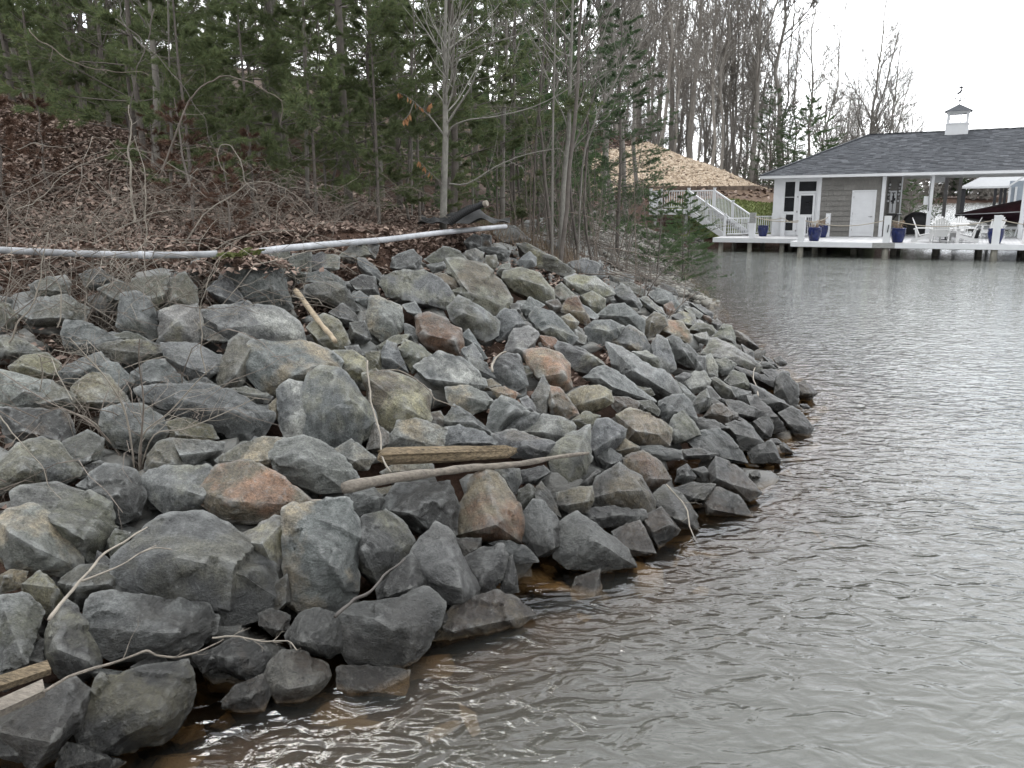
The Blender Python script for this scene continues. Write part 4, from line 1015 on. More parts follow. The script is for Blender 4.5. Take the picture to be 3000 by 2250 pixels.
# screened corner
LB().box(-1.90, -1.45, WB - 0.02, WB + 0.13, DZ + .003, SZ).part('corner_board', M['white'], H)
LB().box(0.13, 0.28, WB - 0.05, WB + 0.10, DZ + .003, SZ).part('trim_post', M['white'], H)
LB().box(2.905, 3.06, WB - 0.06, WB + 0.12, DZ + .003, SZ).part('trim_post', M['white'], H)
m = LB()
for (x0, x1, z0, z1) in ((-1.45, -1.38, DZ + .003, SZ), (-0.92, -0.74, DZ + .003, SZ), (0.05, 0.13, DZ + .003, SZ), (-1.38, -0.92, DZ + .003, 0.90), (-1.38, -0.92, 1.66, 1.80), (-1.38, -0.92, 3.20, SZ), (-0.74, 0.05, 2.66, 2.75), (-0.74, 0.05, 3.2, SZ), (-1.38, -0.92, 2.47, 2.49), (-1.38, -0.92, 1.27, 1.29)):
    m.box(x0, x1, WB, WB + 0.07, z0, z1)
m.part('screen_frame', M['white'], H)
for (x0, x1, z0, z1) in ((-1.38, -0.92, 0.90, 1.66), (-1.38, -0.92, 1.80, 3.2), (-0.74, 0.05, 2.75, 3.2)):
    LB().box(x0, x1, WB + 0.03, WB + 0.036, z0, z1).part('screen_pane', M['glass'], H)
m = LB()
for (x0, x1, z0, z1) in ((-0.73, -0.62, DZ + 0.02, 2.65), (-0.06, 0.04, DZ + 0.02, 2.65), (-0.62, -0.06, DZ + 0.02, 0.76), (-0.62, -0.06, 1.52, 1.66), (-0.62, -0.06, 2.55, 2.65)): m.box(x0, x1, WB - 0.025, WB + 0.02, z0, z1)
SD = m.part('screen_door', M['white'], H)
LB().box(-0.62, -0.06, WB + 0.005, WB + 0.01, 1.66, 2.55).part('screen_pane', M['glass'], SD); LB().box(-0.62, -0.06, WB + 0.012, WB + 0.016, 0.76, 1.52).part('screen_pane', M['glass'], SD)
for i in range(6): x = -0.56 + i * 0.085; LB().box(x - .014, x + .014, WB - 0.02, WB + 0.004, 0.76, 1.52).part('slat', M['white'], SD)
LB().box(-0.09, -0.05, WB - 0.05, WB - 0.026, 1.55, 1.61).part('handle', M['metal'], SD)
for z in (0.85, 1.75, 2.45): LB().box(-0.80, -0.735, WB - 0.012, WB - 0.001, z, z + 0.08).part('hinge', M['metal'], SD)
# side and rear walls of the room
LB().box(-1.90, -1.80, WB + 0.131, 12.9, DZ - .3, SZ).part('side_wall', M['white'], H); LB().box(-1.799, 3.0, 12.8, 12.9, DZ - .3, SZ).part('rear_wall', M['shingle'], H)
LB().box(2.96, 3.04, WB + 0.121, 12.799, DZ - .05, SZ).part('inner_wall', M['shingle'], H)
IW = LB().box(3.041, 3.62, 7.03, 7.12, DZ + .003, SZ).part('bay_wall', M['shingle'], H); shingle_rows(3.045, 3.60, 7.028, SZ, [], IW); LB().box(3.6, 3.65, 7.0, 7.13, DZ + .003, SZ).part('bay_trim', M['white'], IW)
LB().box(-1.79, 2.955, WB + 0.2, 12.79, DZ - 0.2, DZ - 0.03).part('room_floor', M['deck'], H)
for a_ in (4.93, 8.50, 12.0, 16.0):
    LB().box(a_ - .085, a_ + .085, WB - 0.05, WB + 0.12, DZ + .003, SZ).part('porch_post', M['white'], H)
for a_ in (5.36, 6.0, 9.8, 12.6, 16):
    LB().box(a_ - .085, a_ + .085, 12.75, 12.92, -2, SZ).part('rear_post', M['shadegrey'], H)
# eaves
E0, E1, EB0, EB1 = -2.4, 17.0, 4.95, 13.35; RZ = 5.46; RR = 4.2
LB().box(E0, E1, EB0, EB1, SZ + 0.001, SZ + 0.03).part('soffit', M['ceil'], H)
for q in ((E0, E1, EB0 - .09, EB0), (E0, E1, EB1, EB1 + .09)): LB().box(q[0], q[1], q[2], q[3], SZ + 0.005, SZ + 0.15).part('gutter', M['white'], H)
LB().box(E0 - .09, E0 - 0.001, EB0 - .09, EB1 + .09, SZ + 0.005, SZ + 0.15).part('gutter', M['white'], H)
rz0 = SZ + 0.13
apexL = (E0 + RR, EB0 + RR, RZ); apexR = (E1 - RR, EB0 + RR, RZ)
c0, c1, c2, c3 = (E0 - .1, EB0 - .1, rz0), (E1 + .1, EB0 - .1, rz0), (E1 + .1, EB1 + .1, rz0), (E0 - .1, EB1 + .1, rz0)
m = LB(); m.add([c0, c1, c2, c3, apexL, apexR], [(0, 1, 5, 4), (1, 2, 5), (2, 3, 4, 5), (3, 0, 4), (3, 2, 1, 0)]); RF = m.part('roof', M['roof'], H)
def tabs(p0, p1, top, run_dir, rows):
    """courses of shingle tabs on the slope between eave p0-p1 and the ridge"""
    m = LB(); p0 = Vector(p0); p1 = Vector(p1); t0, t1 = Vector(top[0]), Vector(top[1]); L0 = (p1 - p0).normalized()
    up = (t0 - p0); up = up - L0 * up.dot(L0); SL = up.length; up.normalize(); nrm = L0.cross(up).normalized()
    if nrm.z < 0: nrm = -nrm
    for r in range(rows):
        f0, f1 = r / rows, (r + 1.12) / rows
        s_ = SL * f0; e_ = min(SL, SL * f1)
        a0 = p0.lerp(t0, f0); a1 = p1.lerp(t1, f0); Ln = (a1 - a0).length; x = -rnd.uniform(0, 0.3)
        while x < Ln:
            w_ = rnd.choice((0.18, 0.26, 0.32)); xa, xb = max(0, x), min(Ln, x + w_ - 0.006)
            if xb - xa > 0.04:
                th = rnd.choice((0.012, 0.018, 0.024))
                b0 = a0 + L0 * xa; b1 = a0 + L0 * xb
                vs = [b0 + nrm * 0.002, b1 + nrm * 0.002, b1 + nrm * (0.004 + th), b0 + nrm * (0.004 + th), b1 + up * (e_ - s_) + nrm * 0.004, b0 + up * (e_ - s_) + nrm * 0.004]
                m.add(vs, [(0, 1, 2, 3), (3, 2, 4, 5), (1, 4, 2), (0, 3, 5)])
            x += w_
    return m
o = tabs(c0, c1, (apexL, apexR), None, 32).part('roof_shingle_field', M['roof'], RF); o['kind'] = 'stuff'
o = tabs(c3, c0, (apexL, apexL), None, 32).part('roof_shingle_field', M['roof'], RF); o['kind'] = 'stuff'
for p, q in ((c0, apexL), (apexL, apexR), (c3, apexL)):
    p = Vector(p); q = Vector(q); n_ = int((q - p).length / 0.28)
    for i in range(n_):
        u0 = p.lerp(q, i / n_) + Vector((0, 0, 0.025)); u1 = p.lerp(q, (i + 1.05) / n_) + Vector((0, 0, 0.02)); LB().beam(u0, u1, 0.2, 0.022).part('ridge_cap', M['roof'], RF)
# cupola
ca, cb = 5.62, EB0 + RR
CU = LB().box(ca - .48, ca + .48, cb - .48, cb + .48, RZ - 0.30, RZ + 0.27).part('cupola', M['white'], H)
LB().box(ca - .50, ca + .50, cb - .50, cb + .50, RZ + 0.271, RZ + 0.30).part('cupola_sill', M['white'], CU)
for sx in (-1, 1):
    for sy in (-1, 1): LB().box(ca + sx * .40 - .055, ca + sx * .40 + .055, cb + sy * .40 - .055, cb + sy * .40 + .055, RZ + 0.301, RZ + 0.80).part('corner_post', M['white'], CU)
for sy in (-1, 1):
    y = cb + sy * .41
    for z0, z1 in ((0.301, 0.35), (0.75, 0.80)): LB().box(ca - .344, ca + .344, y - .02, y + .02, RZ + z0, RZ + z1).part('window_rail', M['white'], CU)
    for x in (-.115, .115): LB().box(ca + x - .011, ca + x + .011, y - .015, y + .015, RZ + 0.351, RZ + 0.749).part('muntin', M['white'], CU)
    LB().box(ca - .344, ca + .344, y - .012, y + .012, RZ + 0.545, RZ + 0.565).part('muntin', M['white'], CU)
    x_ = ca + sy * .41
    for z0, z1 in ((0.301, 0.35), (0.75, 0.80)): LB().box(x_ - .02, x_ + .02, cb - .344, cb + .344, RZ + z0, RZ + z1).part('window_rail', M['white'], CU)
    LB().box(x_ - .012, x_ + .012, cb - .344, cb + .344, RZ + 0.545, RZ + 0.565).part('muntin', M['white'], CU)
    LB().box(x_ - .015, x_ + .015, cb - .011, cb + .011, RZ + 0.351, RZ + 0.749).part('muntin', M['white'], CU)
LB().box(ca - .5, ca + .5, cb - .5, cb + .5, RZ + 0.801, RZ + 0.86).part('cupola_cornice', M['white'], CU)
m = LB(); m.add([(ca - .58, cb - .58, RZ + .861), (ca + .58, cb - .58, RZ + .861), (ca + .58, cb + .58, RZ + .861), (ca - .58, cb + .58, RZ + .861), (ca, cb, RZ + 1.21)], [(0, 1, 4), (1, 2, 4), (2, 3, 4), (3, 0, 4), (3, 2, 1, 0)]); m.part('cupola_roof', M['slate2'] if 'slate2' in M else M['roof'], CU)
m = LB(); m.smooth = True; m.lathe([(0.012, RZ + 1.17), (0.012, RZ + 1.30), (0.05, RZ + 1.34), (0.035, RZ + 1.40), (0.012, RZ + 1.43), (0.03, RZ + 1.46), (0.012, RZ + 1.49), (0.012, RZ + 2.02)], 10, (ca, cb, 0))
m.tube([(ca - .2, cb, RZ + 1.45), (ca + .2, cb, RZ + 1.45)], 0.008, 5); m.tube([(ca, cb - .2, RZ + 1.45), (ca, cb + .2, RZ + 1.45)], 0.008, 5)
for x in (-.2, .2): m.box(ca + x - .025, ca + x + .025, cb - .006, cb + .006, RZ + 1.41, RZ + 1.49)
VA = m.part('weathervane', M['black'], CU)
bird = [(-.17, 1.66), (-.10, 1.66), (-.02, 1.72), (.05, 1.80), (.06, 1.86), (.02, 1.90), (.07, 1.93), (.07, 2.0), (.0, 2.03), (-.08, 1.99), (-.14, 1.93), (-.05, 1.93), (0.01, 1.95), (-.01, 1.88), (-.06, 1.80), (-.14, 1.74)]
m = LB(); n_ = len(bird)
m.add([(ca + x, cb - .012, RZ + z - .03) for x, z in bird] + [(ca + x, cb + .012, RZ + z - .03) for x, z in bird], [tuple(range(n_)), tuple(range(2 * n_ - 1, n_ - 1, -1))] + [(i, n_ + i, n_ + (i + 1) % n_, (i + 1) % n_) for i in range(n_)])
m.part('vane_figure', M['black'], VA)
# --- things on the bay wall
PQ = bthing('wall_plaque', 3.3, 7, 1.7, 'tall white plaque with a dark lantern figure on the bay wall', 'sign')
LB().box(3.16, 3.44, 6.955, 6.985, 1.68, 2.72).part('board', M['white'], PQ)
m = LB(); m.box(3.285, 3.315, 6.94, 6.954, 1.72, 2.15); m.box(3.24, 3.36, 6.94, 6.954, 2.13, 2.17); m.box(3.255, 3.345, 6.938, 6.954, 2.171, 2.5); m.box(3.275, 3.325, 6.938, 6.954, 2.501, 2.6); m.box(3.22, 3.38, 6.938, 6.954, 2.601, 2.64); m.box(3.20, 3.26, 6.938, 6.954, 2.2, 2.28); m.box(3.345, 3.40, 6.938, 6.954, 2.26, 2.38); m.part('lantern_figure', M['black'], PQ)
for (x, lab) in ((3.10, 'string of pale floats hanging left of the white plaque'), (3.53, 'string of pale floats hanging right of the white plaque')):
    t_ = bthing('float_string', x, 7, 2.2, lab, 'float string'); m = LB(); m.tube([(x, 6.97, 2.1), (x + .01, 6.965, 3.15)], 0.012, 5); m.part('cord', M['black'], t_)
    for i in range(6): z = 2.25 + i * 0.15; m = LB(); m.smooth = True; m.lathe([(0.0, z - .055), (.045, z - .04), (.05, z + .03), (0.0, z + .055)], 8, (x + (i % 2) * .03 - .015, 6.93, 0)).part('float', M['shadegrey'] if i % 3 == 1 else M['ceil'], t_)
SH = bthing('wall_shelf', 3.4, 6.9, 1.6, 'small dark shelf with a slanted bracket under the plaque', 'shelf')
LB().box(3.1, 3.74, 6.72, 7.0, 1.60, 1.64).part('board', M['black'], SH); LB().beam((3.5, 6.76, 1.59), (3.3, 7.0, 1.25), 0.03, 0.03).part('bracket', M['black'], SH); LB().box(3.55, 3.74, 6.75, 6.95, 1.641, 1.67).part('tray', M['white'], SH)
MX = bthing('meter_box', 4.75, 5.3, 2.1, 'pale electrical box mounted left of the porch post', 'box'); LB().box(4.66, 4.84, 5.38, 5.5, 2.08, 2.45).part('case', M['ceil'], MX); LB().tube([(4.84, 5.42, 2.1), (4.90, 5.30, 1.8), (4.87, 5.30, 2.4), (4.88, 5.3, 3.3)], 0.012, 6).part('conduit', M['black'], MX)
LT = bthing('hanging_case', 5.15, 8.5, 3.1, 'pale rectangular case hanging under the boathouse ceiling', 'case'); LB().box(4.92, 5.36, 8.4, 8.7, 3.08, 3.355).part('body', M['ceil'], LT)
# --- flower pots
def pot(a_, b_, s, lab, plant=True):
    p = bthing('flower_pot', a_, b_, DZ, lab, 'flower pot', 'glazed blue pots on the deck'); m = LB(); m.smooth = True
    m.lathe([(0.17 * s, 0), (0.19 * s, .02 * s), (0.255 * s, .26 * s), (0.27 * s, .40 * s), (0.255 * s, .50 * s), (0.275 * s, .52 * s), (0.275 * s, .55 * s), (0.245 * s, .55 * s), (0.235 * s, .48 * s)], 24, (a_, b_, DZ + 0.003)).part('pot_body', M['blue'], p)
    LB().lathe([(0.23 * s, .46 * s), (0.20 * s, .485 * s)], 16, (a_, b_, DZ)).part('soil', M['soil'], p)
    if plant:
        m = LB()
        for i in range(34):
            an = rnd.uniform(0, 6.28); sp = rnd.uniform(.05, .32) * s; hh = rnd.uniform(.12, .36) * s; z0 = DZ + .48 * s; r0 = .08 * s
            q0 = Vector((a_ + r0 * math.cos(an), b_ + r0 * math.sin(an), z0)); q2 = Vector((a_ + sp * math.cos(an), b_ + sp * math.sin(an), z0 + hh)); q1 = (q0 + q2) / 2 + Vector((0, 0, .1 * s)); q3 = q2 + Vector((math.cos(an) * .08, math.sin(an) * .08, -.06)) * s
            m.tube([q0, q1, q2, q3], [.006, .005, .012, .002], 3)
        m.part('dead_stems', M['deadplant'], p)
pot(-2.17, 4.7, 0.95, 'plain cobalt blue pot on the side dock near the stair gate', False); pot(0.78, 0.92, 1.05, 'cobalt blue pot with dead stems at the deck corner')
pot(0.62, 4.16, 1.0, 'cobalt blue pot half hidden behind a white post by the wall'); pot(4.06, 0.42, 1.05, 'cobalt blue pot with dried stems right of the cleated post'); pot(7.46, 0.62, 1.05, 'cobalt blue pot straddling the rope post near the right edge', False)
pt = bthing('dark_planter', 6.84, 5.0, DZ, 'small dark tapered planter behind the white chairs', 'planter'); m = LB(); m.smooth = True; m.lathe([(.11, 0), (.17, .32), (.18, .34), (.15, .33)], 14, (6.84, 5.0, DZ + .003)).part('pot_body', M['cover'], pt)
# --- adirondack chairs and table
def chair(a_, b_, rz, lab):
    """front faces local -y before turning"""
    t_ = empty('adirondack_chair', W(a_, b_, DZ + .003), lab, 'chair', 'white adirondack chairs on the deck', -BT + rz)
    def pt_(m, n): return m.build(n, M['chair'], t_)
    for i in range(5):
        f_ = i / 4; y = -0.27 + f_ * 0.42; z = 0.37 - f_ * 0.10
        m = MB(); m.obox((0, y, z), (0.27, 0.048, 0.011), Euler((math.radians(-13), 0, 0)).to_matrix()); pt_(m, 'seat_slat')
    for i in range(7):
        x = (i - 3) * 0.083; top = 0.98 - 0.022 * (i - 3) ** 2 * 0.9; lean = math.radians(24)
        p0 = Vector((x * 0.82, 0.17, 0.24)); ln = (top - 0.24) / math.cos(lean); p1 = p0 + Vector((x * 0.28, math.sin(lean) * ln, math.cos(lean) * ln))
        m = MB(); m.beam(p0, p1, 0.074, 0.018, (0, -1, 0)); pt_(m, 'back_slat')
    for s in (-1, 1):
        m = MB(); m.add([(s * .36 - .07, -.36, .545), (s * .36 + .07, -.36, .545), (s * .36 + .045, .34, .545), (s * .36 - .045, .34, .545), (s * .36 - .07, -.36, .567), (s * .36 + .07, -.36, .567), (s * .36 + .045, .34, .567), (s * .36 - .045, .34, .567)], [(0, 3, 2, 1), (4, 5, 6, 7), (0, 1, 5, 4), (1, 2, 6, 5), (2, 3, 7, 6), (3, 0, 4, 7)]); pt_(m, 'armrest')
        m = MB(); m.box(s * .30 - .013, s * .30 + .013, -.33, -.20, 0.0, 0.543); pt_(m, 'front_leg')
        m = MB(); m.beam((s * .285, -.29, .30), (s * .285, .46, .03), 0.026, 0.12); pt_(m, 'rear_leg')
        m = MB(); m.beam((s * .30, .25, .12), (s * .31, .33, .545), 0.026, 0.07, (0, 1, 0)); pt_(m, 'arm_brace')
    m = MB(); m.box(-.285, .285, -.335, -.305, .24, .36); pt_(m, 'front_apron'); m = MB(); m.beam((-.33, .38, .52), (.33, .38, .52), 0.05, 0.03); pt_(m, 'back_rail')
    return t_
chair(4.98, 1.25, math.radians(90), 'white adirondack chair at the left of the table, seen side on'); chair(5.58, 0.80, math.radians(180), 'white adirondack chair turning its back to the water')
chair(6.45, 1.10, math.radians(-90), 'white adirondack chair at the right of the table, seen side on'); chair(6.15, 3.0, math.radians(-8), 'white adirondack chair behind the table below the bow')
chair(7.45, 4.6, math.radians(-30), 'white adirondack chair behind the right blue pot'); chair(8.75, 1.5, math.radians(-100), 'white adirondack chair cut by the right edge of the picture'); chair(5.55, 3.2, math.radians(15), 'white adirondack chair behind the left half of the table')
TB = bthing('patio_table', 5.85, 1.75, DZ, 'white slatted patio table between the adirondack chairs', 'table')
for i in range(9):
    x = -0.62 + i * 0.155; hw = math.sqrt(max(0.05, 0.72 ** 2 - x * x)); LB().box(5.85 + x - .072, 5.85 + x + .072, 1.75 - hw, 1.75 + hw, DZ + .70, DZ + .73).part('top_slat', M['chair'], TB)
for x in (-.3, .3): LB().box(5.85 + x - .03, 5.85 + x + .03, 1.45, 2.05, DZ + .003, DZ + .699).part('leg_panel', M['chair'], TB)
LB().box(5.575, 6.125, 1.72, 1.78, DZ + .2, DZ + .35).part('stretcher', M['chair'], TB); m = LB(); m.smooth = True; m.lathe([(.2, 0.003), (.2, .03), (.03, .05), (.03, .45)], 12, (5.72, 2.9, DZ)); m.part('umbrella_base', M['black'], TB)
# --- covered grill, boat on its lift
GR = bthing('covered_grill', 4.2, 9.5, DZ, 'bulky black covered grill in the shade left of the porch post', 'grill'); m = LB(); m.smooth = True
secs = [(0.0, .55, .30), (.25, .62, .36), (.6, .60, .36), (.85, .50, .34), (1.02, .30, .26), (1.06, .1, .1)]; vs = []
for z, hx, hy in secs:
    for j in range(16):
        an = j / 16 * 6.283; cx_, sy_ = math.cos(an), math.sin(an); e_ = 0.55; vs.append((4.2 + hx * math.copysign(abs(cx_) ** e_, cx_) + .03 * math.sin(5 * an + z * 9) + .12 * z, 8.9 + hy * math.copysign(abs(sy_) ** e_, sy_), DZ + z))
m.add(vs, [(i * 16 + j, i * 16 + (j + 1) % 16, (i + 1) * 16 + (j + 1) % 16, (i + 1) * 16 + j) for i in range(5) for j in range(16)] + [tuple(range(80, 96))]); m.part('cover', M['cover'], GR)
LB().box(3.5, 4.8, 8.5, 9.4, DZ - .06, DZ + .0).part('stand', M['greywood'], GR)
BTt = bthing('motor_boat', 9, 8.5, 1, 'dark motor boat under a maroon cover on a lift in the boathouse', 'boat')
def boat_mesh(z_top_fn, z_rub_fn, w_fn, keel_fn, top):
    m = LB(); m.smooth = True; n_ = 16; vs = []
    for i in range(n_ + 1):
        f_ = i / n_; a_ = 5.92 + f_ * 5.6; wd = w_fn(f_)
        zr = z_rub_fn(f_); zt = z_top_fn(f_); zk = keel_fn(f_)
        ring = [(wd, zr), (wd * .75, zr + (zt - zr) * .55), (0.0, zt), (-wd * .75, zr + (zt - zr) * .55), (-wd, zr)] if top else [(wd, zr), (wd * .88, (zr + zk) / 2), (0, zk), (-wd * .88, (zr + zk) / 2), (-wd, zr)]
        vs += [(a_, 8.5 + y, z) for y, z in ring]
    m.add(vs, [(i * 5 + j, i * 5 + j + 1, (i + 1) * 5 + j + 1, (i + 1) * 5 + j) for i in range(n_) for j in range(4)] + [tuple(n_ * 5 + j for j in range(5))]); return m
wf = lambda f: 1.05 * min(1, (f * 2.6 + .001) ** .6); zr = lambda f: 1.57 + .16 * min(1, f * 2); zt = lambda f: 1.58 + .80 * min(1, f * 1.7) ** .9 - .25 * max(0, f - .75); zk = lambda f: 1.52 - .55 * min(1, f * 2.2) ** .7
boat_mesh(zt, zr, wf, zk, True).part('cover', M['maroon'], BTt); boat_mesh(zt, zr, wf, zk, False).part('hull', M['hull'], BTt)
m = LB(); m.tube([(5.92 + f * 5.6, 8.5 - wf(f) - .01, zr(f)) for f in np.linspace(0.01, 1, 14)], 0.022, 6); m.part('rub_rail', M['white'], BTt)
LF = bthing('boat_lift', 9, 8.5, 0, 'pale lift beams carrying the motor boat', 'boat lift')
for y in (7.75, 9.25): LB().box(6.9, 11.6, y - .06, y + .06, 0.93, 1.05).part('bunk', M['ceil'], LF)
for x in (7.4, 10.8): LB().box(x - .06, x + .06, 7.2, 9.8, 0.80, .929).part('cross_beam', M['metal'], LF)
for x in (7.4, 10.8):
    for y in (7.2, 9.8): LB().tube([(x, y, -2), (x, y, 1.2)], .06, 8).part('guide_post', M['metal'], LF)
PO = bthing('white_pole', 8.36, 6.6, DZ, 'thin white pole leaning by the boat with a red tip', 'pole'); LB().tube([(8.36, 6.6, DZ + .01), (8.62, 6.62, 2.02)], .03, 8).part('shaft', M['white'], PO); LB().tube([(8.621, 6.62, 2.025), (8.63, 6.62, 2.12)], .045, 8).part('tip', simple_mat('faded_red', (.25, .08, .06), .7), PO)
# --- neighbouring boathouse across the cove
NB = bthing('neighbour_boathouse', 8, 32, 0, 'pale roofed neighbouring boathouse seen through the open bay', 'boathouse')
m = LB(); m.add([(5.9, 31.5, 3.05), (14, 31.5, 3.05), (14, 38, 3.05), (5.9, 38, 3.05), (8.0, 34.7, 4.25), (14, 34.7, 4.25)], [(0, 1, 5, 4), (2, 3, 4, 5), (3, 0, 4), (1, 2, 5), (3, 2, 1, 0)]); m.part('roof', M['slate'], NB)
LB().box(5.85, 8.85, 31.4, 31.5, 2.92, 3.06).part('fascia', M['white'], NB)
for a_ in (6.1, 8.1, 8.45, 8.7): LB().box(a_ - (.17 if a_ < 7 else .09), a_ + (.17 if a_ < 7 else .09), 31.6, 31.9, -1.5, 2.95).part('post', M['black'], NB)
LB().box(8.9, 14, 31.45, 31.6, 0.3, 3.4).part('wall', M['bluewall'], NB); LB().box(5.9, 14, 31.4, 38, 0.25, .4).part('dock', M['greywood'], NB)
for a_ in (8.95, 9.32): LB().box(a_ - .07, a_ + .07, 31.3, 31.44, 0.4, 3.0).part('trim', M['white'], NB)
LB().beam((8.75, 31.2, 2.96), (9.9, 31.2, 3.85), .1, .12).part('rake_board', M['white'], NB)
fin()
# ------------------------------------------------------------------ woods
M['bark'] = simple_mat('grey_bark', (0.235, 0.218, 0.195), 0.9, 0.35, 7, 0.6, 30, stretch=(3, 3, 0.5), objvar=0.22)
M['barkpale'] = simple_mat('pale_smooth_bark', (0.225, 0.215, 0.19), 0.85, 0.30, 9, 0.35, 40, stretch=(2, 2, 1.2), objvar=0.12)
M['barkdark'] = simple_mat('dark_stems', (0.135, 0.118, 0.104), 0.9, 0.3, 9, objvar=0.25)
M['cane'] = simple_mat('bramble_cane', (0.17, 0.142, 0.118), 0.85, 0.35, 12, objvar=0.25)
M['wetstick'] = simple_mat('dark_wet_stick', (0.05, 0.043, 0.037), 0.6, 0.3, 12)
M['canepale'] = simple_mat('pale_cane', (0.24, 0.214, 0.178), 0.85, 0.25, 12, objvar=0.12)
M['needle'] = island_mat('pine_needles', [(.10, .135, .062), (.145, .18, .082), (.12, .158, .08), (.21, .225, .095)], 0.7, 1.2, 0.35, 0.3, 0.42)
M['needledark'] = island_mat('hemlock_needles', [(.058, .095, .05), (.085, .13, .066), (.072, .115, .06), (.115, .155, .07)], 0.7, 1.2, 0.3, 0.3, 0.38)
M['needlemid'] = island_mat('bright_boughs', [(.07, .12, .055), (.10, .16, .07), (.085, .14, .065), (.15, .20, .08)], 0.7, 1.2, 0.3, 0.3, 0.4)
M['needledead'] = island_mat('dead_red_needles', [(.10, .062, .046), (.145, .088, .064), (.085, .055, .042)], 0.9, 2.0, 0.3, 0.1, 0.2)
M['leaf'] = island_mat('dry_leaves', [(.095, .066, .054), (.18, .128, .104), (.25, .188, .155), (.12, .082, .067), (.40, .315, .26), (.15, .10, .08), (.32, .245, .20), (.13, .09, .073)], 0.85, 6, 0.25, 0.25)
M['beech'] = island_mat('beech_leaves', [(.30, .15, .07), (.36, .21, .11), (.25, .12, .06)], 0.8, 6, 0.2, 0.2, 0.4)
M['fern'] = island_mat('yellow_green_fern', [(.08, .095, .03), (.11, .115, .035), (.06, .08, .025)], 0.8, 6, 0.2, 0.2, 0.3)
M['tan'] = island_mat('tan_stones', [(.50, .40, .30), (.40, .31, .225), (.60, .50, .39), (.46, .37, .28), (.33, .255, .185)], 0.9, 12, 0.2)
M['greystones'] = island_mat('grey_rubble', [(.15, .15, .14), (.25, .24, .215), (.19, .185, .165), (.30, .285, .25), (.11, .11, .105)], 0.9, 12, 0.25)
M['grass'] = island_mat('lawn_grass', [(.12, .17, .045), (.16, .19, .06), (.20, .19, .09), (.09, .14, .04)], 0.9, 3, 0.25)
M['block'] = simple_mat('retaining_block', (0.15, 0.115, 0.09), 0.95, 0.3, 5, 0.5, 20, objvar=0.2)
M['mulch'] = simple_mat('brown_slope', (0.13, 0.085, 0.055), 0.95, 0.35, 6, 0.5, 20)

def rdir(rng, d, ang):
    """d turned by ang in a random direction"""
    p = d.cross(Vector((rng.gauss(0, 1), rng.gauss(0, 1), rng.gauss(0, 1))))
    if p.length < 1e-4: p = Vector((1, 0, 0))
    p.normalize(); return (d * math.cos(ang) + p * math.sin(ang)).normalized()
def limb(mb, rng, p, d, L_, r, segs, k, up=0.0, wig=0.12, tip=0.25):
    pts = [p.copy()]; rad = [r]; q = p.copy(); d = d.copy()
    for i in range(segs):
        d = (d + Vector((rng.gauss(0, wig), rng.gauss(0, wig), rng.gauss(0, wig) + up))).normalized()
        q = q + d * (L_ / segs); pts.append(q.copy()); rad.append(r * (1 - (1 - tip) * (i + 1) / segs))
    mb.tube(pts, rad, k, False); return pts, rad
def along(pts, f):
    x = f * (len(pts) - 1); i = min(int(x), len(pts) - 2); t = x - i
    return pts[i].lerp(pts[i + 1], t), (pts[i + 1] - pts[i]).normalized()
def branches(mb, rng, pts, rad, L1, f0, n1, n2, n3, ang=(0.6, 1.1), up=0.10, bias=None, k1=4, tw=1.0):
    for i in range(n1):
        f = f0 + (1 - f0) * (i + rng.random()) / n1
        p, d = along(pts, f); r = rad[min(int(f * (len(rad) - 1)), len(rad) - 1)]
        e = rdir(rng, d, rng.uniform(*ang))
        if bias is not None: e = (e + bias * rng.uniform(0.3, 1)).normalized()
        l1 = L1 * (1.08 - 0.7 * (f - f0) / (1 - f0 + 1e-6)) * rng.uniform(0.6, 1.15)
        b1, r1 = limb(mb, rng, p, e, l1, min(r * 0.5, 0.012 + l1 * 0.013), 5, k1, up, 0.10)
        for j in range(n2):
            g = rng.uniform(0.2, 0.98); p2, d2 = along(b1, g); l2 = l1 * rng.uniform(0.28, 0.55) * (1.15 - 0.6 * g)
            b2, r2 = limb(mb, rng, p2, rdir(rng, d2, rng.uniform(0.45, 0.95)), l2, r1[0] * 0.42 * tw, 3, 3, up, 0.13)
            for m_ in range(n3):
                p3, d3 = along(b2, rng.uniform(0.15, 1)); limb(mb, rng, p3, rdir(rng, d3, rng.uniform(0.4, 0.9)), l2 * rng.uniform(0.3, 0.6), r2[0] * 0.5, 2, 3, up, 0.12, 0.5)
def bare_meshes(seed, H_, r0, f0, L1, n1, n2, n3, lean=0.0, fork=False, up=0.10, ang=(0.5, 1.0), tw=1.0):
    rng = random.Random(seed); tm, cm = MB(), MB(); tm.smooth = cm.smooth = True
    pts = []; rad = []; n = 12; x = y = 0.0
    for i in range(n + 1):
        f = i / n; x += rng.gauss(0, 0.020) * H_ * 0.4 + lean * H_ / n; y += rng.gauss(0, 0.018) * H_ * 0.4
        pts.append(Vector((x, y, f * H_ - 0.3 * (i == 0)))); rad.append(r0 * (1.25 if i == 0 else 1.0) * (1 - 0.86 * f) + 0.004)
    tm.tube(pts, rad, 8, False)
    if fork:
        p, d = along(pts, 0.42); f2, fr_ = limb(tm, rng, p, rdir(rng, d, 0.38), H_ * 0.5, r0 * 0.5, 7, 7, 0.12, 0.05, 0.1)
        branches(cm, rng, f2, fr_, L1 * 0.8, 0.25, max(4, n1 // 2), n2, n3, ang, up, tw=tw)
    branches(cm, rng, pts, rad, L1, f0, n1, n2, n3, ang, up, tw=tw)
    return tm.mesh('trunk'), cm.mesh('crown')
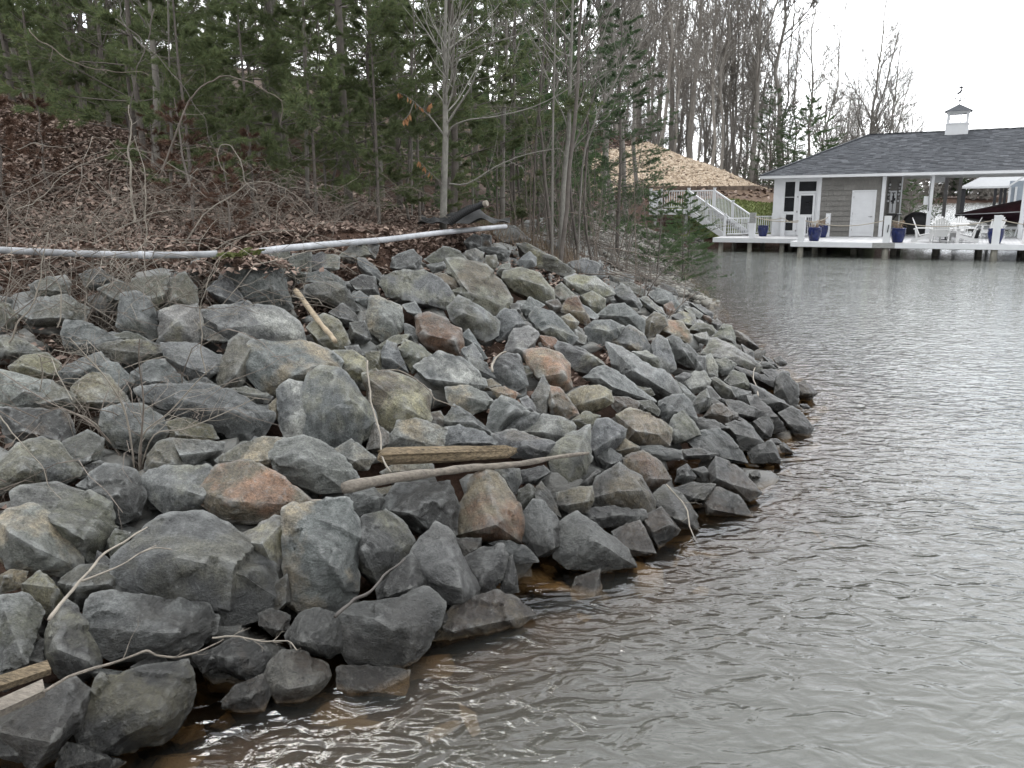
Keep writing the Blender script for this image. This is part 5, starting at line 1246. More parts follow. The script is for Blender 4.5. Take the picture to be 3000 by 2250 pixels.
def place_tree(name, meshes, mats, x, y, rz, sc, label, cat, group, dz=0.0):
    o = empty(name, (x, y, gz(x, y) + dz), label, cat, group, rz); o.scale = (sc, sc, sc)
    for nm, me, mt in zip(('trunk', 'crown'), meshes, mats):
        if not me.materials: me.materials.append(mt)
        link_mesh(nm, me, None, o)
    return o
def ux(u, y): return (u - 512) / FPX * (y * math.cos(PITCH) + 0.0) * 1.02     # ground x of a sight line at distance y

# --- needles: thin slivers gathered in tufts along shoots
def needle_mesh(name, P, D, n, ln, wd, spread, rs):
    P = np.repeat(np.asarray(P, float), n, 0); D = np.repeat(np.asarray(D, float), n, 0); m = len(P)
    rn = rs.normal(size=(m, 3)); rn -= (rn * D).sum(1, keepdims=True) * D; rn /= np.linalg.norm(rn, axis=1, keepdims=True)
    a = rs.uniform(spread * 0.25, spread, m)[:, None]
    d = D * np.cos(a) + rn * np.sin(a); P = P - D * (rs.uniform(0, 1, m)[:, None] * ln * 0.9)
    L_ = (ln * rs.uniform(0.6, 1.15, m))[:, None]; s = np.cross(d, rs.normal(size=(m, 3))); s /= np.linalg.norm(s, axis=1, keepdims=True)
    tip = P + d * L_; tip[:, 2] -= 0.12 * L_[:, 0]
    v = np.stack([P - s * wd * .5, P + s * wd * .5, tip], 1).reshape(-1, 3)
    return mesh_np(name, v, np.arange(3 * m).reshape(-1, 3))
def pine_meshes(seed, H_, r0, crown0, reach, wh, per, tufts, n, ln=0.10, wd=0.0045, spread=0.75, droop=0.0, flat=False):
    rng = random.Random(seed); rs = np.random.RandomState(seed); tm = MB(); tm.smooth = True
    pts, rad = [], []; x = y = 0
    for i in range(11):
        f = i / 10; x += rng.gauss(0, .02); y += rng.gauss(0, .02); pts.append(Vector((x, y, f * H_ - .25 * (i == 0)))); rad.append(r0 * (1 - .9 * f) + .004)
    tm.tube(pts, rad, 8, False); P, D = [], []
    for w_ in range(wh):
        f = crown0 + (1 - crown0) * (w_ + rng.random() * .6) / wh; p, d = along(pts, min(f, .995))
        for b in range(per):
            an = (b + rng.random() * .8) / per * 6.283 + w_ * 1.1; tilt = rng.uniform(-.05, .35) + .5 * max(0, f - .6) - droop
            e = Vector((math.cos(an), math.sin(an), tilt)).normalized(); l1 = reach * (1.05 - .85 * ((f - crown0) / (1 - crown0)) ** 1.2) * rng.uniform(.55, 1.15)
            bp, br = limb(tm, rng, p, e, l1, .003 + l1 * .0042, 5, 4, .05 - droop * .1, .07)
            for t in range(tufts):
                g = rng.uniform(.28, 1.0) ** .7; q, qd = along(bp, g); sd = rdir(rng, qd, rng.uniform(.3, .9)); sd.z *= (.35 if flat else .8); sd.z += .12 - droop; sd.normalize()
                l2 = l1 * rng.uniform(.10, .30) * (1.2 - g * .6)
                tp, tr_ = limb(tm, rng, q, sd, l2, .0025, 2, 3, .05, .08)
                P.append(tp[-1]); D.append(sd)
                if rng.random() < .7: P.append(tp[1]); D.append((sd + qd * .3).normalized())
            P.append(bp[-1]); D.append((bp[-1] - bp[-2]).normalized())
    return tm.mesh('trunk'), needle_mesh('needles', [tuple(p) for p in P], [tuple(d) for d in D], n, ln, wd, spread, rs)
def place_pine(meshes, mt, x, y, rz, sc, label, group, name='pine_tree', bark='barkdark', cat='pine tree'):
    o = empty(name, (x, y, gz(x, y)), label, cat, group, rz); o.scale = (sc,) * 3
    for nm, me, m_ in (('trunk', meshes[0], M[bark]), ('crown', meshes[1], mt)):
        if not me.materials: me.materials.append(m_)
        link_mesh(nm, me, None, o)
    return o
PN = [pine_meshes(21, 8.5, .06, .06, 2.3, 15, 5, 20, 44, .125, .0085, 1.0), pine_meshes(22, 10.5, .07, .08, 2.4, 20, 5, 20, 42, .125, .0085, 1.0), pine_meshes(23, 7.0, .045, .06, 2.0, 13, 5, 19, 44, .12, .0085, 1.0)]
HM = [pine_meshes(31, 8.0, .07, .04, 2.6, 20, 6, 22, 40, .075, .0065, 1.15, .06, True), pine_meshes(32, 5.0, .05, .03, 2.3, 14, 6, 22, 42, .075, .0065, 1.15, .05, True)]
rv = random.Random(3)
near_pines = [(200, 10.6, 2, .50, 'small pale green pine in front of the grey-green trunk'), (262, 11.4, 2, .55, 'small feathery pine above the looped cane'), (322, 11.6, 2, .5, 'small feathery pine left of the tall white pine'), (385, 11.8, 2, .55, 'small feathery pine right of the tall white pine'),
              (425, 12.4, 2, .5, 'small yellow-green pine touching the pale bare tree'), (150, 14.5, 2, .7, 'low green pine halfway up the leafy slope'), (60, 15.5, 2, .6, 'low green pine on the slope near the left edge'), (500, 15, 2, .5, 'small pine under the grey sapling'),
              (354, 12.6, 1, 1.0, 'tall white pine sapling whose trunk stands left of the pale bare tree'), (290, 13.6, 0, 1.0, 'soft green pine with low boughs above the arching cane'),
              (455, 14.6, 1, .95, 'leafy green pine just left of the pale bare tree'), (235, 15.5, 2, 1.05, 'pale green young pine on the leaf-covered slope'), (160, 12.2, 2, .9, 'young pine with grey-green trunk at the left behind the brambles'),
              (405, 17.0, 0, 1.1, 'dense pine filling the gap between the two nearest trunks'), (30, 19.0, 0, 1.1, 'green pine at the upper left corner on the hill'), (100, 21, 1, 1.1, 'pine second from the upper left corner')]
for u, y, k, s, lab in near_pines:
    place_pine(PN[k], M['needle'], ux(u, y), y, rv.uniform(0, 6.28), s, lab, 'young pines on the near slope')
far_lab = 'dim pine deep in the wood behind the near pines'
for u, y, k, s in [(180, 25, 0, 1.2), (70, 24, 2, 1.4), (40, 16.5, 0, 1.0), (120, 17.5, 0, 1.0), (-20, 20, 1, 1.2), (10, 23, 1, 1.1), (140, 36, 1, 1.7), (290, 38, 1, 1.8), (400, 38, 1, 1.7), (90, 40, 1, 1.8), (20, 38, 1, 1.8), (300, 27, 1, 1.3), (480, 25, 1, 1.2), (440, 30, 1, 1.5), (360, 33, 1, 1.5), (240, 32, 1, 1.5), (130, 30, 0, 1.4), (40, 29, 1, 1.3), (550, 34, 2, 1.4), (490, 36, 1, 1.3)]:
    place_pine(PN[k], M['needledark'] if k == 9 else M['needle'], ux(u, y), y, rv.uniform(0, 6.28), s, far_lab, 'pines deep in the wood')
for u, y, k, s, lab in [(618, 23, 0, .85, 'dark spreading evergreen in front of the tan stone slope'), (660, 21.5, 1, .52, 'low dark evergreen whose boughs overlap the white stairs'), (560, 25, 0, 1.0, 'dark evergreen behind the bare saplings at centre'),
                        (590, 30, 0, 1.15, 'tall dark evergreen left of the tan stone slope'), (515, 19, 1, 1.2, 'dark bushy evergreen right of the pale bare tree'), (540, 21, 1, .9, 'short dark evergreen at the foot of the saplings'), (683, 24.0, 1, .55, 'small evergreen leaning over the water before the stairs'), (690, 33, 1, .62, 'evergreen at the water right below the stairs')]:
    place_pine(HM[k], M['needledark'] if y > 22.5 else M['needlemid'], ux(u, y), y, rv.uniform(0, 6.28), s, lab, 'dark evergreens on the point', 'evergreen_tree', 'barkdark', 'evergreen')
# far shrubs and small evergreens below the far wood
for i, (u, y, k, s, lab) in enumerate([(765, 53, 0, .8, 'green evergreen shrub left above the roof hip'), (782, 55, 0, .7, 'dull green evergreen behind the roof slope'), (803, 52, 1, 1.2, 'darkest green shrub right above the roof hip'), (822, 57, 1, .9, 'grey-green shrub behind the roof ridge'), (930, 62, 0, .6, 'green bush seen through the open bay'), (905, 49.5, 1, .7, 'green bush behind the covered grill')]):
    place_pine(HM[k], M['needle'] if i != 2 else M['needledark'], ux(u, y), y, rv.uniform(0, 6.28), s, lab, 'evergreen shrubs beyond the boathouse', 'evergreen_shrub', 'barkdark', 'shrub')
# dead russet seedlings
DD = [pine_meshes(41, 1.5, .015, .05, .5, 8, 5, 6, 26, .07, .004), pine_meshes(42, 1.1, .012, .05, .45, 7, 5, 6, 26, .07, .004)]
for u, y, k, s, lab in [(197, 9.2, 0, 1.0, 'russet dead pine seedling in the middle of the brambles'), (20, 9.5, 1, 1.2, 'russet dead seedling at the left edge of the slope'), (62, 10.5, 1, 1.0, 'russet dead seedling on the leafy slope'), (170, 11, 0, .8, 'small russet seedling up the leafy slope'), (262, 10.5, 1, 1.0, 'russet seedling behind the looped cane'), (235, 8.8, 1, .8, 'low russet seedling beside the vertical pale stem')]:
    place_pine(DD[k], M['needledead'], ux(u, y), y, rv.uniform(0, 6.28), s, lab, 'dead russet seedlings', 'dead_seedling', 'barkdark', 'dead seedling')
# --- bare hardwoods
BRT = [bare_meshes(51, 21, .135, .28, 4.4, 30, 8, 5, tw=1.7), bare_meshes(52, 20, .18, .34, 4.8, 26, 8, 5, fork=True, tw=1.7), bare_meshes(53, 19, .095, .22, 3.4, 30, 8, 5, tw=1.7), bare_meshes(54, 17, .075, .18, 3.4, 30, 8, 5, .05, tw=1.7), bare_meshes(55, 13, .11, .15, 4.6, 30, 9, 6, .10, True, .06, (.35, .8), 1.15), bare_meshes(56, 22, .215, .4, 4.6, 24, 8, 5, tw=1.7)]
KB = [('bark', 'bark')] * 6
def hardwood(k, u, y, s, lab, grp, rz=None, pale=False):
    mm = BRT[k]; return place_tree('bare_tree', mm, (M['bark'], M['bark']), ux(u, y), y, rv.uniform(0, 6.28) if rz is None else rz, s, lab, 'bare tree', grp)
named = [(0, 656, 58, 1.0, 'straight grey trunk first left above the tan slope'), (5, 668, 62, 1.0, 'thick pale trunk second from the left above the tan slope'), (1, 687, 60, 1.05, 'big forked bare tree above the tan slope'), (2, 707, 54, 1.0, 'slim pale trunk rooted at the edge of the tan slope'),
         (2, 721, 53, 1.0, 'leaning slim trunk right of the slim pale trunk'), (1, 746, 60, 1.0, 'dark forked bare tree in the middle of the far wood'), (5, 776, 62, .95, 'tall straight thick trunk above the roof hip'), (0, 801, 64, .8, 'bare tree just right of the tall straight trunk'), (4, 846, 62, 1.25, 'dark leaning bare tree above the roof ridge'),
         (4, 866, 66, 1.12, 'spreading bare tree right of the dark leaning one'), (4, 888, 68, .9, 'last bare tree on the right with twigs against the sky'), (3, 818, 60, 1.0, 'thin leaning bare tree above the roof')]
for k, u, y, s, lab in named: hardwood(k, u, y, s, lab, 'bare trees of the far wood', rz=0.2 if k in (3, 4) else None)
for i in range(118):
    u = rv.uniform(600, 905); y = rv.uniform(58, 92); k = rv.choice((0, 2, 2, 3, 3)) if u < 800 else rv.choice((3, 4, 4)); s = rv.uniform(.75, 1.05) * (1 if u < 790 else .95 - .45 * (u - 790) / 110)
    hardwood(k, u, y, s, 'thin bare trunk in the thick of the far wood', 'thin trunks of the far wood', rz=rv.uniform(-.6, .6) if k in (3, 4) else None)
BUSH = [bare_meshes(71, 3.2, .04, .02, 1.9, 34, 6, 3, 0, False, .10, (.3, .9), 2.0), bare_meshes(72, 2.4, .035, .02, 1.7, 30, 6, 3, 0, False, .08, (.4, 1.0), 2.0)]
for i in range(64):
    u = rv.uniform(590, 900); y = rv.uniform(60, 82) if u < 790 else rv.uniform(52, 70)
    place_tree('underbrush', BUSH[i % 2], (M['bark'], M['bark']), ux(u, y), y, rv.uniform(0, 6.28), rv.uniform(.8, 1.5), 'grey leafless bush in the underbrush of the far wood', 'bush', 'underbrush of the far wood')
mid = [(540, 34, 0, .9), (556, 40, 5, .8), (570, 36, 2, .9), (586, 42, 5, .9), (604, 38, 5, .75), (612, 40, 5, .8), (628, 43, 0, .9), (520, 44, 0, .9), (500, 38, 2, .9), (470, 40, 0, .9), (445, 36, 2, 1), (420, 42, 0, 1), (395, 30, 2, .9), (340, 36, 0, 1), (280, 30, 2, .9), (215, 27, 2, .9), (120, 24, 3, .9), (60, 33, 0, .9), (96, 28, 2, .8), (10, 30, 2, .9), (642, 47, 0, .9), (575, 47, 2, 1), (535, 50, 0, 1)]
for u, y, k, s in mid: hardwood(k, u, y, s, 'tall bare trunk standing among the evergreens behind the point', 'tall trunks behind the point')
# --- bare saplings near the bank, several surveyed by eye
def px_line(crop, txt, y, dy=0.0):
    pl_ = frl(crop, txt); return [Vector(at_y(u, v, y + dy * i / max(1, len(pl_) - 1))) for i, (u, v) in enumerate(pl_)]
def smooth_line(pts, n=3):
    out_ = []
    for i in range(len(pts) - 1):
        p0, p1, p2, p3 = pts[max(i - 1, 0)], pts[i], pts[i + 1], pts[min(i + 2, len(pts) - 1)]
        for j in range(n):
            t = j / n; out_.append(0.5 * ((2 * p1) + (p2 - p0) * t + (2 * p0 - 5 * p1 + 4 * p2 - p3) * t * t + (3 * p1 - p0 - 3 * p2 + p3) * t ** 3))
    return out_ + [pts[-1]]
def taper(n, r0, r1): return [r0 + (r1 - r0) * i / (n - 1) for i in range(n)]
def sapling(crop, txt, y, r, lab, mat='bark', extra=(), ztop=9.0, n1=17, L1=1.4, name='bare_sapling', n2=4, n3=2):
    rng = random.Random(hash(txt) % 1000 if False else len(txt) * 7 + int(y * 10)); p = px_line(crop, txt, y)
    p[0].z = gz(p[0].x, p[0].y) - 0.1
    if p[-1].z < ztop: p.append(p[-1] + (p[-1] - p[-2]).normalized() * (ztop - p[-1].z))
    p = smooth_line(p); t_ = empty(name, p[0], lab, 'sapling', 'bare saplings on the bank'); o0 = p[0].copy(); p = [q - o0 for q in p]
    rad = taper(len(p), r, r * .25); tm, cm = MB(), MB(); tm.smooth = cm.smooth = True; tm.tube(p, rad, 8, False)
    for (tx, rr, dy) in extra:
        q = smooth_line(px_line(crop, tx, y, dy)); q = [x - o0 for x in q]; rd = taper(len(q), rr, rr * .25); cm.tube(q, rd, 5, False)
        branches(cm, rng, q, rd, (q[-1] - q[0]).length * .38, .25, 8, 2, 1, (.4, .9), .03, None, 3)
    branches(cm, rng, p, rad, L1, .35, n1, n2, n3, (.5, 1.1), .08, None, 3)
    tm.build('trunk', M[mat], t_); cm.build('crown', M[mat], t_)
sapling('H', '655,1475 665,1200 675,900 672,600 670,300 678,0', 11.5, .056, 'pale-barked bare tree standing at the end of the white pipe', 'barkpale',
        [('690,450 750,380 900,300 1000,270 1200,205 1380,80', .013, -1.0), ('690,320 790,245 900,170 1030,20', .013, .5), ('690,890 720,820 830,775 1000,755 1250,690 1480,570 1620,440', .013, -1.2), ('690,720 760,640 860,470 960,300', .013, .6), ('660,870 560,740 440,640 330,540', .014, .6), ('660,660 600,580 480,520', .01, .5), ('700,1190 820,1190 1000,1080 1200,1000 1420,960', .012, -1.0)], 10)
sapling('H', '1040,1390 1045,900 1060,600 1070,300 1065,0', 15.5, .055, 'grey sapling right of the pale bare tree', 'bark', [('1045,830 1020,600 1010,300', .012, .5), ('1050,760 950,560 840,360', .014, .4)])
sapling('H', '1410,1465 1440,1200 1470,900 1480,600 1490,300 1500,0', 13.5, .046, 'leaning grey sapling nearest the brush pile', 'barkpale', [('1480,650 1580,560 1700,480 1850,400', .012, -.8), ('1470,1000 1600,860 1740,740 1780,620', .012, -.6), ('1490,480 1560,330 1650,150 1700,20', .011, .4)])
sapling('H', '1365,1490 1370,900 1380,500 1385,0', 12.6, .022, 'thin straight stem beside the leaning sapling', 'bark', n1=7)
sapling('H', '1120,1310 1115,700 1125,300 1130,0', 16.5, .03, 'thin stem behind the grey sapling', 'barkdark', n1=7)
sapling('H', '850,1220 840,700 850,100', 15.5, .022, 'thin stem between the pale tree and the grey sapling', 'barkpale', n1=7)
sapling('H', '1240,1350 1260,900 1330,400 1390,0', 14.5, .02, 'slanting dark stem at the clump right of centre', 'barkdark', [('1300,1400 1420,1000 1520,560 1580,300', .014, 0), ('1200,1340 1190,1000 1210,700', .012, 0), ('1330,1440 1310,1100 1350,850', .012, 0)])
sapling('H', '1530,1380 1560,1100 1640,800 1790,500 1930,220', 15.0, .022, 'bare stem leaning right towards the stairs', 'bark')
sapling('H', '450,1250 455,900 460,600', 14.2, .02, 'thin stem left of the pale bare tree', 'bark', n1=6)
sapling('G', '1025,1300 1015,600 985,250 970,0', 12.4, .065, 'grey-green trunk at the left behind the arching cane', 'bark', n1=8)
sapling('G', '1115,1430 1110,900 1100,500', 11.2, .026, 'short grey stem right of the grey-green trunk', 'bark', n1=6, ztop=6)
sapling('G', '700,760 660,400 620,0', 16, .05, 'dark speckled trunk on the leafy slope', 'barkdark', n1=7)
sapling('G', '545,700 535,400 525,0', 17.5, .038, 'slim grey trunk left of the dark speckled one', 'bark', n1=7)
sapling('G', '1805,900 1790,400 1765,0', 15, .05, 'leaning trunk among the pine boughs', 'bark', n1=7)
sapling('G', '1975,1050 1978,500 1960,0', 14, .04, 'straight grey trunk left of the tall white pine', 'bark', n1=7)
sapling('G', '2090,980 2080,600', 15, .022, 'thin stem right beside the tall white pine', 'bark', n1=6)
SPM = [bare_meshes(61 + i, 6.5, .028, .25, 1.2, 12, 4, 3) for i in range(4)]
for me in SPM:
    pass
for i in range(34):
    u = rv.uniform(20, 600); y = rv.uniform(12.5, 22)
    if u < 260: y += 3
    place_tree('thin_sapling', rv.choice(SPM), (M['barkdark'], M['barkdark']), ux(u, y), y, rv.uniform(0, 6.28), rv.uniform(.7, 1.15), 'thin dark sapling in the undergrowth of the near wood', 'sapling', 'thin saplings of the undergrowth')
# beech sprig with hanging orange leaves
BS = empty('beech_sprig', Vector(px_line('H', '330,560', 11.0)[0]), 'thin beech sprig with hanging orange leaves left of the pale tree', 'sprig'); o0 = BS.location.copy(); tm = MB(); rng = random.Random(4); lv, lf = [], []
for tx in ('650,860 560,740 450,640 370,600', '470,660 440,740 400,780', '660,1200 560,1100 500,1040', '560,740 560,690 590,660'):
    q = [x - o0 for x in smooth_line(px_line('H', tx, 11.0, -.3))]; tm.tube(q, taper(len(q), .008, .003), 3, False)
    for i in range(13):
        p, d = along(q, rng.uniform(.35, 1)); l_ = rng.uniform(.06, .10); s = Vector((rng.gauss(0, 1), rng.gauss(0, 1), .2)).normalized() * l_ * .25; dn = Vector((rng.gauss(0, .25), rng.gauss(0, .25), -1)).normalized() * l_
        b_ = len(lv); lv += [tuple(p), tuple(p + dn * .5 + s), tuple(p + dn), tuple(p + dn * .5 - s)]; lf.append((b_, b_ + 1, b_ + 2, b_ + 3))
tm.build('twig', M['barkdark'], BS); link_mesh('leaves', mesh_np('leaves', lv, lf), M['beech'], BS)
# ------------------------------------------------------------------ leaf litter, brambles, small things on the bank
def leaf_field(name, X, Y, Z, rs, size, label, curl=0.5):
    n = len(X); a = rs.uniform(0, 6.283, n); tl = rs.normal(0, curl, n); tr_ = rs.normal(0, curl, n)
    d = np.stack([np.cos(a), np.sin(a), np.tan(np.clip(tl, -1.1, 1.1)) * .8], 1); s = np.stack([-np.sin(a), np.cos(a), np.clip(tr_, -1.2, 1.2)], 1)
    d /= np.linalg.norm(d, axis=1, keepdims=True); s /= np.linalg.norm(s, axis=1, keepdims=True)
    L_ = (size * rs.uniform(.5, 1.3, n))[:, None]; W_ = L_ * rs.uniform(.45, .75, n)[:, None]; up = np.cross(d, s); lift = rs.uniform(-.3, .5, n)[:, None] * W_
    p = np.stack([X, Y, Z], 1)
    v = np.stack([p - d * L_ * .5, p - s * W_ * .5 + up * lift, p + d * L_ * .5, p + s * W_ * .5 + up * lift], 1).reshape(-1, 3)
    i = np.arange(n)[:, None] * 4
    f = np.concatenate([i + np.array([[0, 1, 2]]), i + np.array([[0, 2, 3]])])
    return setp(link_mesh(name, mesh_np(name, v, f), M['leaf']), label, 'leaf litter', kind='stuff')
rs = np.random.RandomState(9)
def scatter(n, x0, x1, y0, y1, cond):
    X = rs.uniform(x0, x1, n); Y = rs.uniform(y0, y1, n); k = cond(X, Y); return X[k], Y[k]
def in_view(X, Y, m=80):
    d = np.maximum(Y * math.cos(PITCH), .1); u = 512 + FPX * X / (d + .5); return (u > -m) & (u < 1024 + m)
Xa, Ya = scatter(170000, -13, 3.5, 4.8, 15, lambda x, y: (signed_dist(x, y) > 4.05) & in_view(x, y)); Xa, Ya = Xa[:62000], Ya[:62000]
leaf_field('leaf_litter', Xa, Ya, ground_z(Xa, Ya) + rs.uniform(.0, .07, len(Xa)), rs, .085, 'brown fallen leaves covering the slope above the stones')
Xb, Yb = scatter(120000, -22, 2, 15, 32, lambda x, y: (signed_dist(x, y) > 4.6) & in_view(x, y)); Xb, Yb = Xb[:26000], Yb[:26000]
leaf_field('leaf_litter', Xb, Yb, ground_z(Xb, Yb) + rs.uniform(.02, .1, len(Xb)), rs, .13, 'brown fallen leaves on the hillside under the trees')
Xc, Yc = scatter(60000, -7, 5, 4, 22, lambda x, y: (signed_dist(x, y) > 1.6) & (signed_dist(x, y) < 4.3) & in_view(x, y) & (np.sin(x * 2.3 + 1) * np.sin(y * 1.9) > .1)); Xc, Yc = Xc[:9000], Yc[:9000]
leaf_field('leaf_litter', Xc, Yc, bank_z(Xc, Yc) - rs.uniform(.02, .16, len(Xc)), rs, .08, 'brown leaves caught in the gaps between the boulders')
Xd, Yd = scatter(60000, 2, 26, 46, 75, lambda x, y: (signed_dist(x, y) > 6) & in_view(x, y)); Xd, Yd = Xd[:9000], Yd[:9000]
leaf_field('leaf_litter', Xd, Yd, ground_z(Xd, Yd) + .05, rs, .35, 'dull brown leaves under the far wood')

# --- tan stone slope, lawn and retaining wall by the boathouse
def poly_world(px):
    out_ = []
    for u, v in px:
        q = on_bank(u, v)
        while (q[1] > 66 or q[1] < 0) and v < 260: v += 1; q = on_bank(u, v)
        out_.append(q[:2])
    return np.array(out_)
def in_poly(X, Y, Q):
    ins = np.zeros(X.shape, bool); n = len(Q)
    for i in range(n):
        x1, y1 = Q[i]; x2, y2 = Q[(i + 1) % n]; c = ((y1 > Y) != (y2 > Y)) & (X < (x2 - x1) * (Y - y1) / (y2 - y1 + 1e-12) + x1); ins ^= c
    return ins
def stone_field(name, X, Y, Z, size, mat, label, seed, flat=.7):
    r = np.random.RandomState(seed); t = (1 + 5 ** .5) / 2
    base = np.array([(0, 0, 1.), (.9, 0, .25), (.2, .85, .3), (-.8, .5, .2), (-.7, -.6, .3), (.3, -.9, .2), (.5, .4, -.6), (-.5, .1, -.7), (.1, -.5, -.7)])
    F_ = np.array([(0, 1, 2), (0, 2, 3), (0, 3, 4), (0, 4, 5), (0, 5, 1), (1, 6, 2), (2, 6, 7), (2, 7, 3), (3, 7, 4), (4, 7, 8), (4, 8, 5), (5, 8, 6), (5, 6, 1), (6, 8, 7)])
    n = len(X); V = base[None] * r.uniform(.7, 1.25, (n, 9, 1)) + r.normal(0, .12, (n, 9, 3)); a = r.uniform(0, 6.283, n); c, s = np.cos(a)[:, None], np.sin(a)[:, None]
    x = V[..., 0] * c - V[..., 1] * s; y = V[..., 0] * s + V[..., 1] * c; b = r.uniform(-.6, .6, n)[:, None]; z = V[..., 2] * np.cos(b) + x * np.sin(b); x = x * np.cos(b) - V[..., 2] * np.sin(b)
    S = (size * r.uniform(.55, 1.35, n))[:, None]; P = np.stack([X[:, None] + x * S, Y[:, None] + y * S, Z[:, None] + z * S * flat], 2).reshape(-1, 3)
    return setp(link_mesh(name, mesh_np(name, P, (np.arange(n)[:, None, None] * 9 + F_[None]).reshape(-1, 3)), mat), label, 'stones', kind='stuff')
TP = poly_world([(556, 188), (575, 168), (606, 152), (648, 139), (690, 153), (735, 172), (782, 189), (735, 190), (650, 191)])
lo, hi = TP.min(0), TP.max(0)
Xt, Yt = scatter(60000, lo[0], hi[0], lo[1], hi[1], lambda x, y: in_poly(x, y, TP)); Xt, Yt = Xt[:13000], Yt[:13000]
stone_field('tan_stone_slope', Xt, Yt, bank_z(Xt, Yt) + .03, .15, M['tan'], 'slope of tan broken stone rising behind the white stairs', 3)
# grey rubble along the shore between the point and the stairs
Xg, Yg = scatter(40000, 2.5, 10, 19, 43, lambda x, y: (signed_dist(x, y) > -.5) & (signed_dist(x, y) < 4.4)); Xg, Yg = Xg[:6500], Yg[:6500]
stone_field('shore_rubble', Xg, Yg, bank_z(Xg, Yg) + rs.uniform(-.1, .06, len(Xg)), .14, M['greystones'], 'grey rubble stones along the shore before the stairs', 4)
# retaining wall
RW = empty('retaining_wall', tuple(on_bank(735, 190)), 'low retaining wall of dark blocks at the foot of the tan slope', 'retaining wall'); o0 = Vector(RW.location)
cc = [Vector(on_bank(u, 190.6 - .004 * (u - 650))) for u in np.linspace(640, 786, 27)]
for i in range(26):
    p, q = cc[i], cc[i + 1]; d_ = (q - p); d_.z = 0
    if d_.length > 1.6 or d_.length < .05: continue
    m = MB(); m.beam(p - o0 + Vector((0, 0, .02 + .05 * rv.random())), q - o0 - d_.normalized() * .02 + Vector((0, 0, .02 + .05 * rv.random())), .35, .42); m.build('block', M['block'], RW)
# lawn
M['turf'] = simple_mat('turf', (.13, .155, .05), .95, .35, 4, .5, 20)
LP = poly_world([(700, 193), (786, 192), (800, 222), (690, 222)])
lo, hi = LP.min(0), LP.max(0); 
for nm, y0, y1, mt, lab in (('lawn', 42.6, 47.2, M['turf'], 'strip of worn green lawn behind the boathouse corner'), ('bare_earth', 47.2, 50.5, M['mulch'], 'brown bare earth below the retaining wall')):
    XX, YY = np.meshgrid(np.linspace(9, 20, 40), np.linspace(y0, y1, 16)); setp(link_mesh(nm, grid_mesh(nm, XX, YY, np.array(ground_z(XX, YY)) + .065), mt), lab, kind='structure')
def blades(name, X, Y, Z, h, w_, mat, label, seed, cat='grass'):
    r = np.random.RandomState(seed); n = len(X); a = r.uniform(0, 6.283, n); H_ = h * r.uniform(.5, 1.2, n); ln = r.uniform(-.5, .5, (n, 2)) * H_[:, None]
    p = np.stack([X, Y, Z], 1); s = np.stack([np.cos(a), np.sin(a), 0 * a], 1) * w_ * .5; tip = p + np.concatenate([ln, H_[:, None]], 1)
    return setp(link_mesh(name, mesh_np(name, np.stack([p - s, p + s, tip], 1).reshape(-1, 3), np.arange(3 * n).reshape(-1, 3)), mat), label, cat, kind='stuff')
Xl, Yl = scatter(30000, 9, 20, 42.6, 47.2, lambda x, y: (signed_dist(x, y) > .8))
blades('lawn_grass', Xl[:16000], Yl[:16000], ground_z(Xl[:16000], Yl[:16000]) + .06, .10, .05, M['grass'], 'short green lawn grass between the stairs and boathouse', 5)
# tufts of dry grass at the end of the pipe
Xh, Yh = scatter(9000, -.6, 2.2, 12.5, 17, lambda x, y: (signed_dist(x, y) > 3.1) & (signed_dist(x, y) < 5.6)); Xh, Yh = Xh[:1300], Yh[:1300]
M['straw'] = island_mat('dry_straw', [(.19, .145, .10), (.25, .195, .135), (.15, .11, .08)], .9, 5, .2)
blades('dry_grass', Xh, Yh, bank_z(Xh, Yh) - .05, .38, .006, M['straw'], 'straw-coloured dry grass beyond the end of the white pipe', 6)

# drift of leaves and earth that buries the pipes' inner ends
_hc = at_y(*fr('F', 514, 552), 7.72); _n = 1500; _hx = rs.normal(0, .22, _n); _hy = rs.normal(0, .13, _n)
leaf_field('leaf_drift', _hc[0] + _hx, _hc[1] + _hy, _hc[2] - .14 + .21 * np.exp(-(_hx / .42) ** 2 - (_hy / .28) ** 2) - rs.uniform(0, .05, _n), rs, .085, 'heap of dry leaves burying the inner ends of the pipes')
# --- white pipes, black drain pipe and sheet
M['pvc'] = simple_mat('white_pvc', (.40, .41, .43), .5, .35, 5, .03, 30)
M['blackplastic'] = simple_mat('black_plastic', (.008, .0085, .0095), .6, .3, 6, .3, 10)
M['pvcdull'] = simple_mat('dirty_pvc', (.26, .265, .275), .55, .5, 5, .05, 30)
def pipe(lab, ys, txt, r):
    pl_ = frl('F', txt); pts = [Vector(at_y(u, v, y)) for (u, v), y in zip(pl_, ys)]; t_ = empty('plastic_pipe', pts[0], lab, 'pipe', 'pale plastic pipes along the crest'); o0 = pts[0].copy(); pts = [p - o0 for p in pts]
    m = MB(); m.smooth = True; m.tube(smooth_line(pts, 4), r, 14).build('tube', M['pvcdull'] if 'left' in lab else M['pvc'], t_); return t_, pts
t_, pp = pipe('grey-white plastic pipe lying along the left part of the crest', (7.0, 7.05, 7.1, 7.15, 7.25, 7.3), '-40,538 100,545 210,549 330,551 430,550 470,548', .030)
d_ = (pp[3] - pp[2]).normalized(); m = MB(); m.smooth = True; m.tube([pp[2] + d_ * .35, pp[2] + d_ * .47], .035, 14).build('coupling', M['pvc'], t_)
pipe('white plastic pipe rising to the right along the crest', (7.75, 7.85, 8.1, 8.7, 9.4, 10.6, 12.4), '560,544 580,541 620,536 720,527 830,518 950,503 1092,489', .034)
